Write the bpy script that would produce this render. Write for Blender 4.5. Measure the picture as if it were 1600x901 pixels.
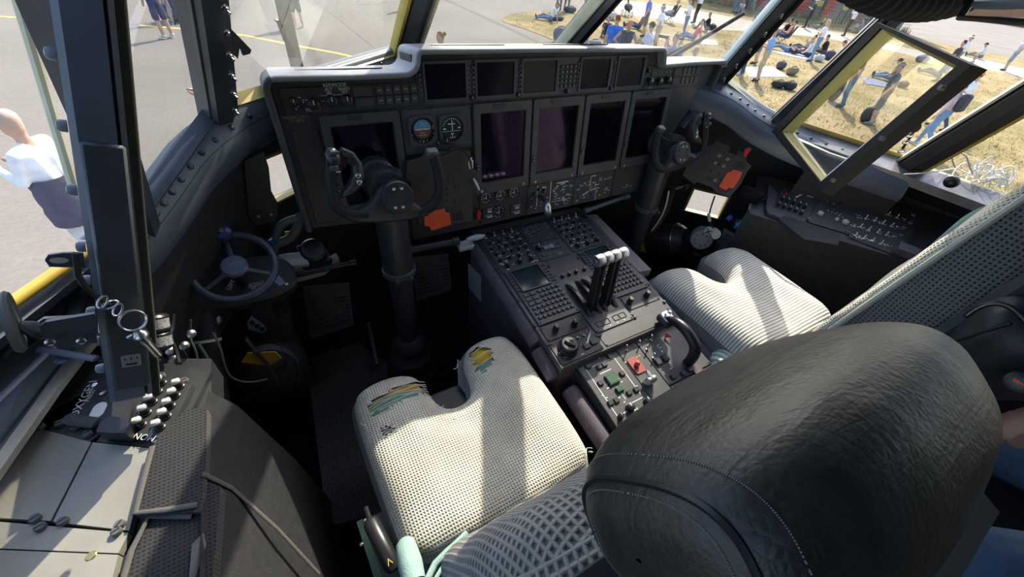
import bpy, bmesh, math, random
from math import sin, cos, pi, radians, sqrt, atan2, hypot
from mathutils import Matrix, Vector
from mathutils.geometry import delaunay_2d_cdt
V = Vector
random.seed(7)
for o in list(bpy.data.objects):
    bpy.data.objects.remove(o, do_unlink=True)
SC = bpy.context.scene
COL = SC.collection

# ------------------------------------------------------------------ camera
CAMP = V((-0.74, 0.0, 1.40))
CR = V((0.8685855, -0.4850318, 0.1015054))      # camera right
CU = V((0.2660944, 0.6293234, 0.7301684))       # camera up
CB = V((-0.4180346, -0.6072036, 0.6756854))     # camera back
FPX = 620.0
cam_d = bpy.data.cameras.new('camera')
cam = bpy.data.objects.new('camera', cam_d)
COL.objects.link(cam)
cam.matrix_world = Matrix(((CR.x, CU.x, CB.x, CAMP.x), (CR.y, CU.y, CB.y, CAMP.y), (CR.z, CU.z, CB.z, CAMP.z), (0, 0, 0, 1)))
cam_d.sensor_fit = 'HORIZONTAL'
cam_d.sensor_width = 36.0
cam_d.lens = 36.0 * FPX / 1600.0
cam_d.clip_start = 0.02
cam_d.clip_end = 600
SC.camera = cam

# ------------------------------------------------------------------ world, sun, exposure
SUN_EL, SUN_AZ = radians(39), radians(44)       # azimuth counter-clockwise from +x
sun_dir = V((cos(SUN_AZ) * cos(SUN_EL), sin(SUN_AZ) * cos(SUN_EL), sin(SUN_EL)))
W = bpy.data.worlds.new('World'); SC.world = W; W.use_nodes = True
nt = W.node_tree; nt.nodes.clear()
sky = nt.nodes.new('ShaderNodeTexSky'); sky.sky_type = 'NISHITA'; sky.sun_disc = False
sky.sun_elevation = SUN_EL; sky.sun_rotation = pi / 2 - SUN_AZ
sky.air_density = 1.0; sky.dust_density = 2.0; sky.ozone_density = 1.0
bg = nt.nodes.new('ShaderNodeBackground'); bg.inputs[1].default_value = 0.36
wo = nt.nodes.new('ShaderNodeOutputWorld')
nt.links.new(sky.outputs[0], bg.inputs[0]); nt.links.new(bg.outputs[0], wo.inputs[0])
sl = bpy.data.lights.new('sun', 'SUN'); sl.energy = 6.3; sl.angle = radians(0.55); sl.color = (1.0, 0.90, 0.74)
so = bpy.data.objects.new('sun', sl); COL.objects.link(so); so.location = (6, 6, 8)
so.rotation_euler = sun_dir.to_track_quat('Z', 'Y').to_euler()
SC.view_settings.view_transform = 'Standard'; SC.view_settings.look = 'None'
SC.view_settings.gamma = 1.0; SC.view_settings.use_curve_mapping = False
SC.view_settings.exposure = 0.45

# ------------------------------------------------------------------ survey: a sight line through the photograph met with a plane of the cockpit
def ray(px, py):
    return (CR * ((px - 800) / FPX) + CU * (-(py - 450.5) / FPX) - CB)
def onx(px, py, x): d = ray(px, py); return CAMP + d * ((x - CAMP.x) / d.x)
def ony(px, py, y): d = ray(px, py); return CAMP + d * ((y - CAMP.y) / d.y)
def onz(px, py, z): d = ray(px, py); return CAMP + d * ((z - CAMP.z) / d.z)
def onp(px, py, p, n): d = ray(px, py); return CAMP + d * ((V(p) - CAMP).dot(V(n)) / d.dot(V(n)))
GZ = -2.2                                        # the apron outside
def gnd(px, py): return onz(px, py, GZ)

# ------------------------------------------------------------------ mesh builder
def frame(o, x, y):                              # matrix from an origin, an x axis and a y hint
    x = V(x).normalized(); z = x.cross(V(y)).normalized(); y = z.cross(x)
    return Matrix(((x.x, y.x, z.x, o[0]), (x.y, y.y, z.y, o[1]), (x.z, y.z, z.z, o[2]), (0, 0, 0, 1)))
def zframe(o, z, xh=(1, 0, 0)):
    z = V(z).normalized(); xh = V(xh)
    if abs(z.dot(xh.normalized())) > .95: xh = V((0, 1, 0))
    y = z.cross(xh).normalized(); x = y.cross(z)
    return Matrix(((x.x, y.x, z.x, o[0]), (x.y, y.y, z.y, o[1]), (x.z, y.z, z.z, o[2]), (0, 0, 0, 1)))
def T(x, y, z): return Matrix.Translation((x, y, z))
def RZ(a): return Matrix.Rotation(a, 4, 'Z')
def RX(a): return Matrix.Rotation(a, 4, 'X')
def RY(a): return Matrix.Rotation(a, 4, 'Y')
def rrect(w, h, r, n=4, cx=0, cy=0):
    P = []
    for (sx, sy, a0) in ((1, 1, 0), (-1, 1, pi / 2), (-1, -1, pi), (1, -1, 3 * pi / 2)):
        for i in range(n + 1):
            a = a0 + i * pi / 2 / n
            P.append((cx + sx * (w / 2 - r) + r * cos(a), cy + sy * (h / 2 - r) + r * sin(a)))
    return P
def circ(r, n=20, cx=0, cy=0): return [(cx + r * cos(2 * pi * i / n), cy + r * sin(2 * pi * i / n)) for i in range(n)]
def inset(P, d):
    n = len(P); out = []
    for i in range(n):
        a, b, c = V(P[i - 1]).to_2d(), V(P[i]).to_2d(), V(P[(i + 1) % n]).to_2d()
        e1 = (b - a); e2 = (c - b)
        e1 = e1.normalized() if e1.length > 1e-9 else e2.normalized()
        e2 = e2.normalized() if e2.length > 1e-9 else e1
        n1 = V((-e1.y, e1.x)); n2 = V((-e2.y, e2.x)); m = (n1 + n2)
        if m.length < 1e-6: m = n1
        m.normalize(); k = max(.4, m.dot(n1))
        out.append((b.x + m.x * d / k, b.y + m.y * d / k))
    return out
class MB:
    def __init__(s): s.v = []; s.f = []; s.m = []; s.uv = None
    def add(s, vs, fs, M=None, mi=0):
        b = len(s.v)
        s.v += [tuple(M @ V(p)) if M is not None else tuple(p) for p in vs]
        s.f += [tuple(b + i for i in f) for f in fs]; s.m += [mi] * len(fs); return s
    def box(s, c, d, M=None, mi=0):
        x, y, z = [k / 2 for k in d]
        vs = [(c[0] + a * x, c[1] + b * y, c[2] + e * z) for a in (-1, 1) for b in (-1, 1) for e in (-1, 1)]
        return s.add(vs, [(0, 1, 3, 2), (4, 6, 7, 5), (0, 4, 5, 1), (2, 3, 7, 6), (0, 2, 6, 4), (1, 5, 7, 3)], M, mi)
    def cbox(s, c, d, b=.002, M=None, mi=0):
        h = [k / 2 for k in d]; vs = []; idx = {}
        for ax in range(3):
            for sg in (-1, 1):
                o1, o2 = (ax + 1) % 3, (ax + 2) % 3
                for s1 in (-1, 1):
                    for s2 in (-1, 1):
                        p = [0, 0, 0]; p[ax] = sg * h[ax]; p[o1] = s1 * (h[o1] - b); p[o2] = s2 * (h[o2] - b)
                        key = [0, 0, 0]; key[ax] = sg; key[o1] = s1; key[o2] = s2
                        idx[(ax, tuple(key))] = len(vs); vs.append((c[0] + p[0], c[1] + p[1], c[2] + p[2]))
        fs = []
        for ax in range(3):
            o1, o2 = (ax + 1) % 3, (ax + 2) % 3
            for sg in (-1, 1):
                q = []
                for s1, s2 in ((-1, -1), (1, -1), (1, 1), (-1, 1)):
                    k = [0, 0, 0]; k[ax] = sg; k[o1] = s1; k[o2] = s2; q.append(idx[(ax, tuple(k))])
                fs.append(tuple(q if sg > 0 else q[::-1]))
            for s1 in (-1, 1):
                for s2 in (-1, 1):
                    k1 = [0, 0, 0]; k1[ax] = -1; k1[o1] = s1; k1[o2] = s2; k2 = list(k1); k2[ax] = 1
                    q = (idx[(o1, tuple(k1))], idx[(o1, tuple(k2))], idx[(o2, tuple(k2))], idx[(o2, tuple(k1))])
                    fs.append(q if s1 * s2 < 0 else q[::-1])
        for a in (-1, 1):
            for bb in (-1, 1):
                for cc in (-1, 1):
                    k = (a, bb, cc); q = (idx[(0, k)], idx[(1, k)], idx[(2, k)])
                    fs.append(q if a * bb * cc > 0 else q[::-1])
        return s.add(vs, fs, M, mi)
    def prism(s, P, z0, z1, M=None, mi=0, ch=0, caps=True):
        n = len(P); vs = [(x, y, z0) for x, y in P]; fs = []
        if ch:
            vs += [(x, y, z1 - ch) for x, y in P] + [(x, y, z1) for x, y in inset(P, ch)]; L = 3
        else:
            vs += [(x, y, z1) for x, y in P]; L = 2
        for k in range(L - 1):
            for i in range(n):
                j = (i + 1) % n; fs.append((k * n + i, k * n + j, (k + 1) * n + j, (k + 1) * n + i))
        if caps: fs += [tuple(range(n - 1, -1, -1)), tuple(range((L - 1) * n, L * n))]
        return s.add(vs, fs, M, mi)
    def ring(s, P, Q, z0, z1, M=None, mi=0):       # frame between outline P and hole Q (same count)
        n = len(P); vs = [(x, y, z0) for x, y in P] + [(x, y, z1) for x, y in P] + [(x, y, z1) for x, y in Q] + [(x, y, z0) for x, y in Q]
        fs = []
        for i in range(n):
            j = (i + 1) % n
            for k in range(4):
                a, b = k * n, ((k + 1) % 4) * n; fs.append((a + i, a + j, b + j, b + i))
        return s.add(vs, fs, M, mi)
    def cyl(s, p0, p1, r0, r1=None, n=14, M=None, mi=0, caps=True):
        r1 = r0 if r1 is None else r1; p0 = V(p0); p1 = V(p1); F = zframe(p0, p1 - p0); L = (p1 - p0).length
        vs = [F @ V((r0 * cos(2 * pi * i / n), r0 * sin(2 * pi * i / n), 0)) for i in range(n)] + [F @ V((r1 * cos(2 * pi * i / n), r1 * sin(2 * pi * i / n), L)) for i in range(n)]
        fs = [(i, (i + 1) % n, n + (i + 1) % n, n + i) for i in range(n)]
        if caps: fs += [tuple(range(n - 1, -1, -1)), tuple(range(n, 2 * n))]
        return s.add(vs, fs, M, mi)
    def tube(s, path, r, n=8, closed=False, M=None, mi=0, flat=1.0, up=None):
        path = [V(p) for p in path]; m = len(path); rs = r if isinstance(r, (list, tuple)) else [r] * m
        vs = []; fs = []; nx = None
        for i in range(m):
            a = path[i - 1] if (i > 0 or closed) else path[i]; b = path[(i + 1) % m] if (i < m - 1 or closed) else path[i]
            t = (b - a).normalized()
            if nx is None:
                h = V(up) if up else (V((0, 0, 1)) if abs(t.z) < .9 else V((1, 0, 0))); nx = h - t * h.dot(t)
            else: nx = nx - t * nx.dot(t)
            nx.normalize(); ny = t.cross(nx)
            for k in range(n):
                q = 2 * pi * k / n; vs.append(path[i] + nx * (rs[i] * flat * cos(q)) + ny * (rs[i] * sin(q)))
        for i in range(m if closed else m - 1):
            j = (i + 1) % m
            for k in range(n): fs.append((i * n + k, i * n + (k + 1) % n, j * n + (k + 1) % n, j * n + k))
        if not closed: fs += [tuple(range(n - 1, -1, -1)), tuple(range((m - 1) * n, m * n))]
        return s.add(vs, fs, M, mi)
    def lathe(s, prof, M=None, n=20, mi=0):
        vs = []; fs = []; m = len(prof)
        for r, z in prof: vs += [(r * cos(2 * pi * i / n), r * sin(2 * pi * i / n), z) for i in range(n)]
        for k in range(m - 1):
            for i in range(n): j = (i + 1) % n; fs.append((k * n + i, k * n + j, (k + 1) * n + j, (k + 1) * n + i))
        fs += [tuple(range(n - 1, -1, -1)), tuple(range((m - 1) * n, m * n))]
        return s.add(vs, fs, M, mi)
    def ell(s, c, r, M=None, nu=14, nv=8, mi=0):
        vs = [(c[0], c[1], c[2] - r[2])]; fs = []
        for j in range(1, nv):
            p = -pi / 2 + pi * j / nv
            vs += [(c[0] + r[0] * cos(p) * cos(2 * pi * i / nu), c[1] + r[1] * cos(p) * sin(2 * pi * i / nu), c[2] + r[2] * sin(p)) for i in range(nu)]
        vs.append((c[0], c[1], c[2] + r[2])); L = len(vs) - 1
        for i in range(nu):
            k = (i + 1) % nu; fs.append((0, 1 + k, 1 + i)); fs.append((L, L - nu + i, L - nu + k))
            for j in range(nv - 2): fs.append((1 + j * nu + i, 1 + j * nu + k, 1 + (j + 1) * nu + k, 1 + (j + 1) * nu + i))
        return s.add(vs, fs, M, mi)
    def grid(s, nu, nv, fn, M=None, mi=0, wu=False, wv=False):
        vs = [fn(i / (nu if wu else nu - 1), j / (nv if wv else nv - 1)) for j in range(nv) for i in range(nu)]; fs = []
        for j in range(nv if wv else nv - 1):
            for i in range(nu if wu else nu - 1):
                a, b = (i + 1) % nu, (j + 1) % nv; fs.append((j * nu + i, j * nu + a, b * nu + a, b * nu + i))
        return s.add(vs, fs, M, mi)
    def slab(s, P, n, th, mi=0):                  # world polygon thickened along n
        P = [V(p) for p in P]; n = V(n).normalized() * th; k = len(P)
        fs = [tuple(range(k)), tuple(range(2 * k - 1, k - 1, -1))] + [(i, i + k, (i + 1) % k + k, (i + 1) % k) for i in range(k)]
        return s.add(P + [p - n for p in P], fs, None, mi)
    def mesh(s, name, mats, smooth=40):
        me = bpy.data.meshes.new(name); me.from_pydata(s.v, [], s.f)
        for m in (mats if isinstance(mats, (list, tuple)) else [mats]): me.materials.append(m)
        if any(s.m): me.polygons.foreach_set('material_index', s.m)
        if smooth:
            me.polygons.foreach_set('use_smooth', [True] * len(me.polygons)); me.set_sharp_from_angle(angle=radians(smooth))
        if s.uv:
            ul = me.uv_layers.new(name='UVMap'); vi = [l.vertex_index for l in me.loops]; ul.data.foreach_set('uv', [c for i in vi for c in s.uv[i]])
        me.validate(); me.update(); return me
def fixnormals(me):
    bm = bmesh.new(); bm.from_mesh(me); bmesh.ops.recalc_face_normals(bm, faces=bm.faces); bm.to_mesh(me); bm.free()
def ob(name, mb, mats=None, parent=None, smooth=40, Mx=None, fix=False):
    me = mb.mesh(name, mats, smooth) if isinstance(mb, MB) else mb
    if fix: fixnormals(me)
    o = bpy.data.objects.new(name, me); COL.objects.link(o)
    if Mx is not None: o.matrix_basis = Mx
    if parent is not None:
        o.parent = parent
        o.matrix_parent_inverse = INV.get(parent.name, Matrix.Identity(4))
        INV[o.name] = (Mx.inverted() if Mx is not None else Matrix.Identity(4))
    elif Mx is not None: INV[o.name] = Mx.inverted()
    return o
INV = {}
def tag(o, label, cat=None, group=None, kind=None):
    o['label'] = label
    if cat: o['category'] = cat
    if group: o['group'] = group
    if kind: o['kind'] = kind
    return o
def thing(name, loc, label, cat, group=None):
    o = bpy.data.objects.new(name, None); COL.objects.link(o); o.location = loc; o.empty_display_size = .05
    INV[o.name] = Matrix.Translation(-V(loc)); return tag(o, label, cat, group)
def struct(name, mb, mats, parent=None, label=None, smooth=40, fix=True):
    o = ob(name, mb, mats, parent, smooth, fix=fix)
    if parent is None: o['kind'] = 'structure'
    if label: o['label'] = label
    return o
def textmesh(s, size, mat, ext=0.0):
    key = (s, round(size, 5), mat.name)
    if key in TXT: return TXT[key]
    cu = bpy.data.curves.new('lettering', 'FONT'); cu.body = s; cu.size = size; cu.align_x = 'CENTER'; cu.align_y = 'CENTER'; cu.resolution_u = 2; cu.extrude = ext
    cu.space_line = .8
    to = bpy.data.objects.new('lettering', cu); me = bpy.data.meshes.new_from_object(to); me.name = 'lettering'
    me.materials.clear(); me.materials.append(mat); bpy.data.objects.remove(to); bpy.data.curves.remove(cu); TXT[key] = me; return me
TXT = {}
def text(s, size, M, parent, mat): return ob('lettering', textmesh(s, size, mat), None, parent, Mx=M)

# ------------------------------------------------------------------ materials
def mat(name, col, rough=.5, metal=0., spec=.5, noise=None, bump=None, coat=0, sheen=0):
    m = bpy.data.materials.new(name); m.use_nodes = True; n = m.node_tree; b = n.nodes['Principled BSDF']
    c4 = (*col, 1) if len(col) == 3 else col
    b.inputs['Base Color'].default_value = c4; b.inputs['Roughness'].default_value = rough; b.inputs['Metallic'].default_value = metal
    b.inputs['Specular IOR Level'].default_value = spec
    if coat: b.inputs['Coat Weight'].default_value = coat; b.inputs['Coat Roughness'].default_value = .15
    if sheen: b.inputs['Sheen Weight'].default_value = sheen
    tc = n.nodes.new('ShaderNodeTexCoord')
    if noise:
        sc, amt = noise[:2]; no = n.nodes.new('ShaderNodeTexNoise'); no.inputs['Scale'].default_value = sc; no.inputs['Detail'].default_value = 5
        n.links.new(tc.outputs['Object'], no.inputs['Vector'])
        mp = n.nodes.new('ShaderNodeMapRange'); mp.inputs[1].default_value = .3; mp.inputs[2].default_value = .7; mp.inputs[3].default_value = 1 - amt; mp.inputs[4].default_value = 1 + amt
        n.links.new(no.outputs[0], mp.inputs[0])
        mx = n.nodes.new('ShaderNodeMix'); mx.data_type = 'RGBA'; mx.blend_type = 'MULTIPLY'; mx.inputs[0].default_value = 1; mx.inputs[6].default_value = c4
        n.links.new(mp.outputs[0], mx.inputs[7]); n.links.new(mx.outputs[2], b.inputs['Base Color'])
    if bump:
        sc, st = bump; nb = n.nodes.new('ShaderNodeTexNoise'); nb.inputs['Scale'].default_value = sc; nb.inputs['Detail'].default_value = 4
        n.links.new(tc.outputs['Object'], nb.inputs['Vector']); bp = n.nodes.new('ShaderNodeBump'); bp.inputs['Strength'].default_value = st; bp.inputs['Distance'].default_value = .002
        n.links.new(nb.outputs[0], bp.inputs['Height']); n.links.new(bp.outputs[0], b.inputs['Normal'])
    return m
def mnode(m): return m.node_tree, m.node_tree.nodes['Principled BSDF']
def weave(name, dark, light, cell, axes='XY', depth=.5, rough=.9, wear=.15, line=False, sharp=.5):
    """woven cloth: raised threads around small pits (a grid), or parallel ribs"""
    m = mat(name, light, rough, spec=.2, sheen=.15); n, b = mnode(m); N = n.nodes.new; L = n.links.new
    tc = N('ShaderNodeTexCoord'); sp = N('ShaderNodeSeparateXYZ'); L(tc.outputs['UV' if axes == 'UV' else 'Object'], sp.inputs[0]); ge = N('ShaderNodeNewGeometry'); sn_ = N('ShaderNodeSeparateXYZ'); L(ge.outputs['True Normal'], sn_.inputs[0])
    ax = {'X': 0, 'Y': 1, 'Z': 2, 'U': 0, 'V': 1}; hs = []
    for a in (axes if line or axes == 'UV' else 'XYZ'):
        mu = N('ShaderNodeMath'); mu.operation = 'MULTIPLY'; mu.inputs[1].default_value = 2 * pi / cell; L(sp.outputs[ax[a]], mu.inputs[0])
        sn = N('ShaderNodeMath'); sn.operation = 'SINE'; L(mu.outputs[0], sn.inputs[0])
        h = N('ShaderNodeMapRange'); h.inputs[1].default_value = -1; h.inputs[2].default_value = 1; L(sn.outputs[0], h.inputs[0])
        if not line and axes != 'UV':
            ab = N('ShaderNodeMath'); ab.operation = 'ABSOLUTE'; L(sn_.outputs[ax[a]], ab.inputs[0]); wt = N('ShaderNodeMapRange'); wt.inputs[1].default_value = .62; wt.inputs[2].default_value = .80; wt.inputs[3].default_value = 1; wt.inputs[4].default_value = 0; L(ab.outputs[0], wt.inputs[0])
            h2 = N('ShaderNodeMath'); h2.operation = 'MULTIPLY'; L(h.outputs[0], h2.inputs[0]); L(wt.outputs[0], h2.inputs[1]); h = h2
        hs.append(h)
        if line: break
    if line: hv = hs[0].outputs[0]
    else:
        mxx = N('ShaderNodeMath'); mxx.operation = 'MAXIMUM'; L(hs[0].outputs[0], mxx.inputs[0]); L(hs[1].outputs[0], mxx.inputs[1]); hv = mxx.outputs[0]
        if len(hs) > 2: my = N('ShaderNodeMath'); my.operation = 'MAXIMUM'; L(mxx.outputs[0], my.inputs[0]); L(hs[2].outputs[0], my.inputs[1]); hv = my.outputs[0]
    cr = N('ShaderNodeMapRange'); cr.inputs[1].default_value = sharp - .25; cr.inputs[2].default_value = sharp + .3; cr.interpolation_type = 'SMOOTHSTEP'; L(hv, cr.inputs[0])
    mx = N('ShaderNodeMix'); mx.data_type = 'RGBA'; mx.inputs[6].default_value = (*dark, 1); mx.inputs[7].default_value = (*light, 1); L(cr.outputs[0], mx.inputs[0])
    no = N('ShaderNodeTexNoise'); no.inputs['Scale'].default_value = 9; no.inputs['Detail'].default_value = 6; L(tc.outputs['Object'], no.inputs[0])
    mp = N('ShaderNodeMapRange'); mp.inputs[1].default_value = .3; mp.inputs[2].default_value = .7; mp.inputs[3].default_value = 1 - wear; mp.inputs[4].default_value = 1 + wear; L(no.outputs[0], mp.inputs[0])
    m2 = N('ShaderNodeMix'); m2.data_type = 'RGBA'; m2.blend_type = 'MULTIPLY'; m2.inputs[0].default_value = 1; L(mx.outputs[2], m2.inputs[6]); L(mp.outputs[0], m2.inputs[7]); L(m2.outputs[2], b.inputs['Base Color'])
    bp = N('ShaderNodeBump'); bp.inputs['Strength'].default_value = depth; bp.inputs['Distance'].default_value = .003; L(hv, bp.inputs['Height']); L(bp.outputs[0], b.inputs['Normal'])
    return m
def glassmat(name, tint=(.97, .98, .97), refl=.06):
    m = bpy.data.materials.new(name); m.use_nodes = True; n = m.node_tree; n.nodes.clear()
    tr = n.nodes.new('ShaderNodeBsdfTransparent'); tr.inputs[0].default_value = (*tint, 1); gl = n.nodes.new('ShaderNodeBsdfGlossy'); gl.inputs['Roughness'].default_value = .02
    lw = n.nodes.new('ShaderNodeLayerWeight'); lw.inputs[0].default_value = .25; mp = n.nodes.new('ShaderNodeMapRange'); mp.inputs[3].default_value = refl * .35; mp.inputs[4].default_value = refl * 4
    n.links.new(lw.outputs['Fresnel'], mp.inputs[0]); mx = n.nodes.new('ShaderNodeMixShader'); out = n.nodes.new('ShaderNodeOutputMaterial')
    n.links.new(mp.outputs[0], mx.inputs[0]); n.links.new(tr.outputs[0], mx.inputs[1]); n.links.new(gl.outputs[0], mx.inputs[2]); n.links.new(mx.outputs[0], out.inputs[0]); return m
BLK = mat('black_paint', (.030, .031, .034), .42, noise=(14, .25), bump=(300, .12))
BLK2 = mat('panel_black', (.034, .035, .038), .5, noise=(20, .2), bump=(500, .1))
BEZ = mat('bezel_grey', (.060, .062, .066), .5, noise=(30, .15))
KNOB = mat('knob_black', (.016, .016, .018), .35)
RUB = mat('black_rubber', (.018, .018, .019), .62, spec=.3, bump=(200, .15))
FRM = mat('frame_blueblack', (.055, .066, .084), .38, noise=(8, .3), bump=(120, .08))
HULL = mat('hull_black', (.027, .028, .031), .6, noise=(10, .3), bump=(60, .2))
CARP = mat('floor_carpet', (.020, .020, .022), .95, spec=.1, noise=(120, .5), bump=(400, .6))
VINY = mat('quilted_black', (.021, .021, .024), .7, noise=(60, .3), bump=(250, .5))
YEL = mat('zinc_yellow', (.46, .33, .045), .45, noise=(12, .25))
SEAL = mat('pale_seal', (.62, .60, .42), .5, noise=(10, .2))
STEEL = mat('steel', (.55, .55, .56), .28, metal=1, noise=(60, .15))
ALU = mat('brushed_aluminium', (.62, .61, .60), .38, metal=1, bump=(400, .2))
WHT = mat('white_marking', (.75, .75, .72), .6)
DIMW = mat('grey_marking', (.30, .30, .30), .6)
RED = mat('red_paint', (.55, .02, .02), .4)
ORG = mat('orange_vinyl', (.80, .10, .025), .55, noise=(30, .1), bump=(200, .2))
GLS = glassmat('window_glass')
SCRN = mat('dark_screen', (.004, .005, .007), .07, spec=.45)
SCRB = mat('blue_dark_screen', (.006, .008, .016), .12, spec=.14)
SCRN.node_tree.nodes['Principled BSDF'].inputs['Specular Tint'].default_value = (.42, .25, .72, 1)          # violet anti-glare coating
LGREY = mat('light_grey_paint', (.42, .42, .41), .45, noise=(20, .12))
CONS = mat('console_grey', (.30, .285, .24), .40, noise=(9, .18), bump=(220, .1))
TRAY = mat('window_tray', (.085, .10, .125), .42, noise=(6, .3), bump=(90, .1))
GREEN = mat('zinc_green', (.028, .075, .045), .45, noise=(25, .25))
MINT = mat('mint_webbing', (.27, .42, .38), .75, noise=(40, .15), bump=(300, .4))
PURP = mat('plum_vinyl', (.085, .068, .088), .7, noise=(40, .2), bump=(350, .4))
LEATH = mat('black_leather', (.026, .028, .027), .46, noise=(7, .35), bump=(55, .35))
BRWN = mat('brown_board', (.060, .048, .042), .75, noise=(30, .2), bump=(300, .2))
# ================================================================== THE SETTING
def tarmac_mat():
    m = mat('tarmac_mat', (.195, .179, .157), .9, spec=.2, noise=(.35, .10), bump=(40, .3)); n, b = mnode(m); N = n.nodes.new; L = n.links.new
    tc = N('ShaderNodeTexCoord'); base = b.inputs['Base Color'].links[0].from_socket
    no = N('ShaderNodeTexNoise'); no.inputs['Scale'].default_value = 14; no.inputs['Detail'].default_value = 8; no.inputs['Roughness'].default_value = .75; L(tc.outputs['Object'], no.inputs[0])
    mp = N('ShaderNodeMapRange'); mp.inputs[1].default_value = .3; mp.inputs[2].default_value = .7; mp.inputs[3].default_value = .84; mp.inputs[4].default_value = 1.12; L(no.outputs[0], mp.inputs[0])
    mx = N('ShaderNodeMix'); mx.data_type = 'RGBA'; mx.blend_type = 'MULTIPLY'; mx.inputs[0].default_value = 1; L(base, mx.inputs[6]); L(mp.outputs[0], mx.inputs[7])
    # repaired seams and tyre marks: thin wavy dark lines
    vo = N('ShaderNodeTexWave'); vo.inputs['Scale'].default_value = .035; vo.inputs['Distortion'].default_value = 3.5; vo.inputs['Detail'].default_value = 1; vo.inputs['Detail Scale'].default_value = .4; L(tc.outputs['Object'], vo.inputs[0])
    th = N('ShaderNodeMapRange'); th.inputs[1].default_value = .0; th.inputs[2].default_value = .006; th.inputs[3].default_value = .72; th.inputs[4].default_value = 1; L(vo.outputs[1], th.inputs[0])
    m3 = N('ShaderNodeMix'); m3.data_type = 'RGBA'; m3.blend_type = 'MULTIPLY'; m3.inputs[0].default_value = 1; L(mx.outputs[2], m3.inputs[6]); L(th.outputs[0], m3.inputs[7]); L(m3.outputs[2], b.inputs['Base Color']); return m
def grass_mat():
    m = mat('dry_grass', (.4, .33, .13), .95, spec=.1, bump=(9, 1.0)); n, b = mnode(m); N = n.nodes.new; L = n.links.new
    tc = N('ShaderNodeTexCoord'); a = N('ShaderNodeTexNoise'); a.inputs['Scale'].default_value = .45; a.inputs['Detail'].default_value = 8; a.inputs['Roughness'].default_value = .65; L(tc.outputs['Object'], a.inputs[0])
    r = N('ShaderNodeValToRGB'); e = r.color_ramp.elements; e[0].position = .34; e[0].color = (.15, .145, .055, 1); e[1].position = .62; e[1].color = (.33, .25, .13, 1)
    k = e.new(.47); k.color = (.25, .195, .09, 1); L(a.outputs[0], r.inputs[0])
    f = N('ShaderNodeTexNoise'); f.inputs['Scale'].default_value = 7; f.inputs['Detail'].default_value = 9; f.inputs['Roughness'].default_value = .8; L(tc.outputs['Object'], f.inputs[0])
    mp = N('ShaderNodeMapRange'); mp.inputs[1].default_value = .3; mp.inputs[2].default_value = .7; mp.inputs[3].default_value = .5; mp.inputs[4].default_value = 1.45; L(f.outputs[0], mp.inputs[0])
    mx = N('ShaderNodeMix'); mx.data_type = 'RGBA'; mx.blend_type = 'MULTIPLY'; mx.inputs[0].default_value = 1; L(r.outputs[0], mx.inputs[6]); L(mp.outputs[0], mx.inputs[7]); L(mx.outputs[2], b.inputs['Base Color']); return m
TARM = tarmac_mat(); GRASS = grass_mat()
ROAD = mat('pale_road', (.36, .325, .275), .9, spec=.2, noise=(2, .1), bump=(30, .2)); YLINE = mat('yellow_line', (.62, .46, .10), .8, noise=(6, .15))
def gpoly(name, pts, z, m, label):
    P2 = [V((p[0], p[1])) for p in pts]; k = len(P2); vv, _, ff, *_r = delaunay_2d_cdt(P2, [(i, (i + 1) % k) for i in range(k)], [], 1, 1e-6); b = MB(); fs = []
    for f in ff:
        a, c, d = (vv[i] for i in f[:3]); fs.append(tuple(f) if (c - a).cross(d - a) > 0 else tuple(reversed(f)))
    b.add([(p.x, p.y, GZ + z) for p in vv], fs); o = struct(name, b, m, label=label, smooth=0, fix=False); return o
gpoly('tarmac', [(-90, -60), (120, -60), (120, 120), (-90, 120)], 0, TARM, 'pale grey concrete apron around the aircraft')
tip = [gnd(*p) for p in ((900, 76), (870, 65), (830, 49), (800, 39), (786, 34), (784, 31), (790, 25), (804, 21), (830, 18), (862, 16.5), (905, 18), (960, 22), (1010, 27), (1060, 36), (1130, 47), (1200, 51), (1280, 58), (1370, 74), (1430, 89), (1530, 106), (1600, 121))]
dirg = (tip[0] - tip[3]).normalized(); far = tip[0] + dirg * 14
e1 = tip[-1] + (tip[-1] - tip[-2]).normalized() * 60
gpoly('grass_field', [far, *tip, e1, (110, -50, 0), (far.x + 2, -50, 0)], .012, GRASS, 'dry yellow grass field where the crowd sits')
up = [gnd(*p) for p in ((962, 0), (1000, 2.5), (1060, 11), (1130, 24), (1200, 37), (1280, 46), (1370, 63), (1430, 78), (1530, 91), (1600, 107))]
hi = [gnd(*p) for p in ((1600, 92), (1500, 74), (1420, 56), (1370, 40), (1300, 26), (1230, 16), (1150, 8), (1080, -3), (1010, -12), (960, -16))]
gpoly('grass_verge', [*up, *hi], .012, GRASS, 'strip of green verge between the pale road and the fence')
lo = tip[11:]
gpoly('road', [*lo, *reversed(up)], .006, ROAD, 'pale service road between two strips of grass')
def strip(name, px, w, m, label):
    P = [gnd(*p) for p in px]; b = MB()
    for i in range(len(P) - 1):
        d = (P[i + 1] - P[i]).normalized(); nn = V((-d.y, d.x, 0)) * w / 2
        b.slab([P[i] - nn, P[i + 1] - nn, P[i + 1] + nn, P[i] + nn], (0, 0, 1), .01)
    for k in range(len(b.v)): b.v[k] = (b.v[k][0], b.v[k][1], b.v[k][2] + .006)
    return struct(name, b, m, label=label, smooth=0)
strip('trim_1', [(-60, 21), (0, 26), (170, 36), (320, 48), (385, 56), (460, 71), (530, 84), (592, 99), (640, 112)], .16, YLINE, 'yellow taxi line painted on the apron')
JOINT = mat('tarmac_joint', (.16, .155, .15), .9)
strip('trim_2', [(480, -8), (530, 30), (598, 84), (640, 120)], .07, JOINT, 'dark joint line across the apron')
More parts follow.
